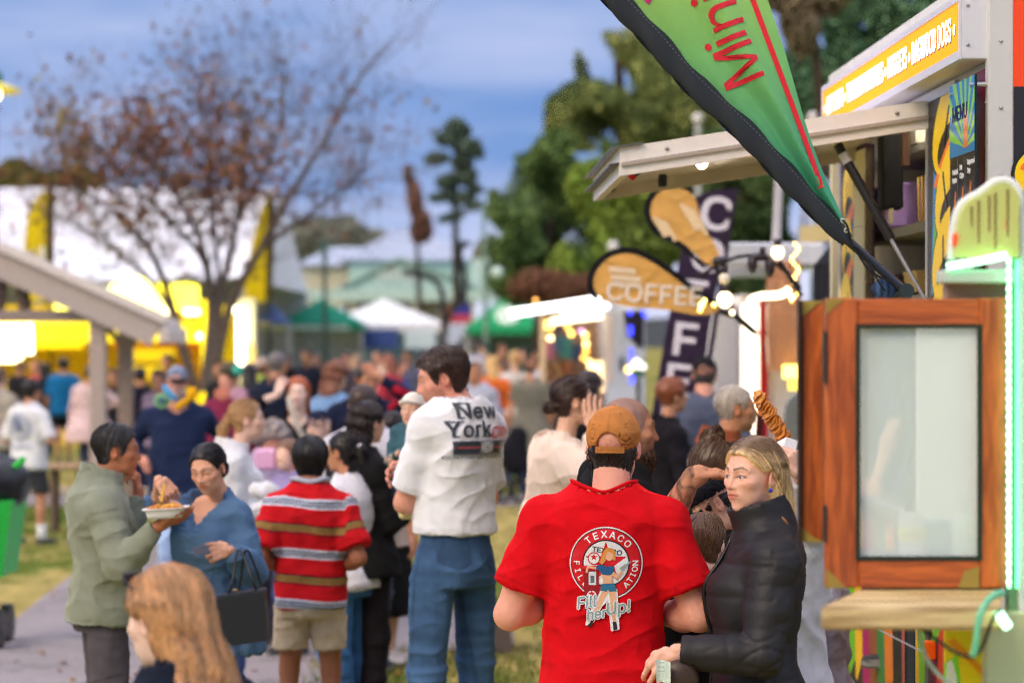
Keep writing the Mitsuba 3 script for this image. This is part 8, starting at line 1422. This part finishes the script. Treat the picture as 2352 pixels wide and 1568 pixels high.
quick('child in lilac beside the striped boy, mostly hidden', 668, 1006, 15.0, 140, 'f', 'fair', (120, 90, 70), 'short', (150, 140, 190), .97, (60, 70, 110), 'jeans', 0)
# stroller wheels and legs
k, r = quick('woman in a black coat with short auburn hair by the purple banner, facing right', 1534, 868, 15.6, -70, 'f', 'tan', (130, 72, 44), 'short', (28, 26, 32), .97, (50, 90, 150), 'jeans', 0, flare=.02, hem=.40, name='coat', rig=dict(R=dict(rel=(-.02, .22, -.2))), hair_kw=dict(t=.028, back=-.06))
solo('cup', 'white paper cup in the hands of the woman in the black coat', 'cup', trimesh.creation.revolve(np.array([[0, 0], [.035, 0], [.045, .13], [0, .13]]), sections=20).apply_translation(at(1584, 990, 16.7)), lin(226, 226, 230), 'satin', 40)
solo('lamp', 'round amber reflector lamp beside the black coat', 'lamp', ball(at(1563, 1038, 17.6), .045, 2, (1, .4, 1)), lin(250, 150, 30), emit=(1.6, .7, .05))
k, r = quick('man in a slate grey jacket and dark hat leaning over by the purple banner', 1622, 812, 16.1, -10, 'm', 'ruddy', (60, 54, 54), 'short', (84, 92, 114), .97, (50, 56, 80), 'slack', 0, hat=(40, 40, 46), rig=dict(wide=1.15, lean=5, hoff=(-.02, 0, 0)), name='jacket')
quick('woman with long dark hair in a black top behind the cream cardigan', 1350, 848, 16.5, -30, 'f', 'light', (44, 32, 34), 'long', (26, 24, 30), .97, (30, 34, 50), 'jeans', 0, hair_kw=dict(LH, wave=.01))
# crowd by the food van
quick('person with a dark cap and olive grey dress, back turned, right of the tall man', 1218, 820, 30.5, -8, 'f', 'tan', (40, 34, 36), 'short', (126, 124, 112), .3, (36, 44, 74), 'slack', 0, hat=(40, 44, 56), flare=.03, hem=.33, name='dress', legs=True, rig=dict(wide=1.2))
quick('blond person in a white top with a navy bag, left of the olive dress', 1182, 806, 33, 20, 'f', 'fair', (206, 172, 120), 'tied', (226, 228, 232), .6, (60, 76, 110), 'jeans', 0, hair_kw=dict(bun=[((0, -.08, .11), (.05, .05, .04))]), rig=dict(wide=1.1))
quick('man in a white tee and black cap, face to the left, behind the olive dress', 1236, 806, 35, 60, 'm', 'tan', (30, 28, 30), 'short', (214, 218, 230), .47, (46, 56, 90), 'jeans', 0, hat=(28, 30, 38), rig=dict(wide=1.12))
quick('man in a grey tee and dark cap just right of the tall man', 1094, 826, 27, 150, 'm', 'tan', (40, 36, 36), 'short', (164, 170, 190), .47, (50, 56, 80), 'jeans', 0, hat=(40, 44, 58), rig=dict(wide=1.1))
quick('long haired blonde woman in an orange top in the crowd', 1130, 816, 31, 10, 'f', 'fair', (212, 172, 110), 'long', (222, 110, 50), .47, (60, 60, 90), 'jeans', 0, hair_kw=dict(LH))
quick('person in an orange jumper among the crowd left of the olive dress', 1156, 832, 34, 160, 'm', 'tan', (70, 50, 40), 'short', (226, 120, 54), .97, (60, 60, 80), 'jeans', 0)
quick('blonde person facing left, right of the olive dress', 1272, 826, 32, 70, 'f', 'fair', (190, 154, 104), 'long', (170, 150, 150), .97, (50, 56, 90), 'jeans', 0, hair_kw=dict(LH, len=.15))
quick('ginger haired person in a tan jumper under the van hatch', 1302, 816, 33, -20, 'f', 'ruddy', (176, 110, 62), 'long', (206, 160, 130), .97, (60, 60, 80), 'jeans', 0, hair_kw=dict(LH, len=.14))
quick('dark haired person in a teal top at the far edge of the van crowd', 1330, 806, 36, 10, 'm', 'tan', (40, 34, 36), 'short', (50, 100, 120), .97, (40, 50, 70), 'jeans', 0)
# crowd at the yellow stall
quick('man in a bright blue tee and black shorts at the yellow stall', 146, 822, 39, 14, 'm', 'tan', (30, 26, 28), 'short', (30, 116, 178), .47, (28, 28, 32), 'shorts', 0, legs=True, hem=.45, hair_kw=dict(t=.03), rig=dict(wide=1.2), top_kw=dict(boxy=1))
quick('woman in a loose pale pink blouse with her elbow out, behind the shelter post', 206, 838, 33, -10, 'f', 'tan', (70, 60, 58), 'tied', (222, 194, 196), .97, (60, 66, 90), 'slack', 0, flare=.05, hem=.36, rig=dict(wide=1.35, R=dict(rel=(.0, .12, -.22), pole=(1.2, -.3, .1)))), 
quick('woman with long black hair in dark clothes left of the blue tee', 102, 834, 40, 10, 'f', 'tan', (28, 24, 28), 'long', (30, 30, 38), .97, (34, 36, 46), 'slack', 0, hair_kw=dict(LH, len=.34, t=.03))
quick('man in a grey blue cap and black tee at the left of the stall crowd', 44, 822, 38, -40, 'm', 'tan', (80, 70, 60), 'short', (36, 36, 42), .47, (40, 44, 60), 'jeans', 0, hat=(96, 110, 140))
quick('person in a red and white top behind the grey blue cap', 84, 826, 42, 150, 'f', 'ruddy', (150, 100, 70), 'short', (206, 70, 70), .47, (60, 66, 90), 'jeans', 0)
quick('man in a sand coloured tee cut by the left edge of the picture', -6, 842, 26, -20, 'm', 'fair', (120, 96, 80), 'short', (196, 188, 172), .47, (90, 90, 96), 'slack', 0, rig=dict(wide=1.15))
quick('person in a black top with white print between the shelter posts', 262, 846, 35, 165, 'm', 'tan', (36, 30, 32), 'short', (30, 30, 36), .47, (40, 44, 60), 'jeans', 0)
quick('person in dark navy standing right of the inner shelter post', 322, 842, 31, 10, 'm', 'tan', (30, 28, 30), 'short', (26, 28, 44), .97, (24, 28, 56), 'wide', 0, flare=.02, rig=dict(wide=1.25))
quick('woman in a lilac top behind the man with the pale cap', 366, 846, 27, 160, 'f', 'ruddy', (90, 60, 50), 'tied', (196, 172, 206), .97, (60, 66, 90), 'jeans', 0)
quick('dark haired man against the yellow stall, between the tree trunks', 388, 812, 36, 150, 'm', 'tan', (60, 44, 40), 'short', (90, 60, 50), .97, (50, 56, 70), 'jeans', 0)
quick('person in a black hat by the tree trunk', 510, 822, 30, 150, 'm', 'tan', (40, 34, 36), 'short', (40, 40, 44), .97, (40, 44, 56), 'jeans', 0, hat=(40, 34, 36))
# people under the marquees
far = [(708, 800, 40, 'dark haired man in navy in front of the teal marquee', 'm', (60, 44, 40), (40, 44, 64)), (728, 816, 42, 'second dark haired person right of the man in navy before the teal marquee', 'f', (120, 84, 66), (64, 50, 76)), (796, 808, 38, 'brown haired man left of the white marquee banner', 'm', (90, 66, 52), (90, 80, 90)), (816, 814, 44, 'pale haired person under the white marquee', 'f', (176, 140, 110), (160, 150, 160)), (894, 812, 32, 'woman with reddish hair left of the tall man', 'f', (140, 84, 66), (190, 60, 80)), (918, 822, 36, 'brown haired person in blue left of the tall man', 'f', (76, 56, 50), (70, 90, 150)), (938, 802, 40, 'person with dark hair in grey close to the tall man', 'm', (56, 46, 46), (110, 110, 130)), (968, 806, 42, 'dark haired person partly behind the head of the tall man', 'm', (50, 44, 46), (60, 64, 90)), (866, 806, 46, 'far person in a cream top under the white marquee', 'f', (110, 80, 60), (206, 196, 180)), (1092, 780, 52, 'person in a pale lilac top under the bright green marquee', 'f', (60, 50, 50), (200, 200, 224)), (1112, 786, 56, 'dark dressed person under the bright green marquee', 'm', (50, 40, 40), (50, 46, 56)), (1150, 790, 54, 'person with a tan face under the round emblem', 'm', (110, 70, 50), (150, 110, 90)), (660, 812, 48, 'person in black beside the teal marquee wall', 'm', (40, 36, 40), (40, 40, 50)), (1060, 800, 44, 'person in light blue right of the tall head', 'm', (70, 56, 50), (130, 160, 200)), (1200, 800, 46, 'far person in dark green before the van', 'm', (60, 46, 40), (50, 76, 66)), (1262, 796, 48, 'far person in mauve before the lit van', 'f', (50, 40, 44), (176, 130, 170))]
for i, (x, y, Y, lab, sx, hc, tc) in enumerate(far): quick(lab, x, y, Y, (150, 10, 170, -30, 60, -120)[i % 6], sx, ('tan', 'fair', 'ruddy')[i % 3], hc, 'long' if sx == 'f' else 'short', tc, (.97, .47)[i % 2], ((50, 60, 90), (40, 44, 56), (80, 76, 76))[i % 3], 'jeans', 0, hair_kw=dict(LH) if sx == 'f' else None)
# staff in the trailer
k = person('brown haired worker inside the potato trailer, only the hair showing'); q = at(2084, 618, 10.1); r = Rig(q[0], 10.1, q[2] - .58 - .02, 60, 'f', skin='light', feet=.58, head=(0, -20, 0)); body(r, k, 0); top(r, k, lin(60, 76, 110), .47, .45); bottoms(r, k, lin(40, 40, 50)); shoes(r, k, lin(40, 40, 40)); hair(r, k, lin(84, 60, 50), 'long', 240, t=.02, len=.12, wave=.02, jit=.35, rad=.003)
# stroller on the grass
k = thing('stroller', 'black stroller with large wheels behind the tall man', 'stroller'); Ys_ = 29.0
for x in (1152, 1176, 1196):
    c = trimesh.creation.torus(.13, .03, 24, 8); c.apply_transform(frame(at(x, 0, Ys_ + (.3 if x == 1176 else 0)) * [1, 1, 0] + [0, 0, .165], (0, 1, 0), (0, 0, 1), (1, 0, 0))); c.apply_transform(trimesh.transformations.rotation_matrix(.9, [0, 0, 1], at(x, 0, Ys_) * [1, 1, 0])); part(k, 'wheel', c, lin(26, 26, 30), 'satin', True)
part(k, 'seat', surf(lambda p: smin(cap(p, at(1160, 1040, Ys_), at(1184, 1060, Ys_), .17, .15), cap(p, at(1184, 1060, Ys_), at(1190, 1000, Ys_), .15, .12), .05), at(1172, 1030, Ys_) - .6, at(1172, 1030, Ys_) + .6, .04), lin(28, 28, 36), 'cloth', True); part(k, 'frame', cc([rod(at(1152, 1110, Ys_), at(1186, 1010, Ys_), .02, 6), rod(at(1196, 1110, Ys_), at(1164, 1030, Ys_), .02, 6), rod(at(1186, 1010, Ys_), at(1204, 985, Ys_), .018, 6)]), lin(60, 60, 66), 'metal')
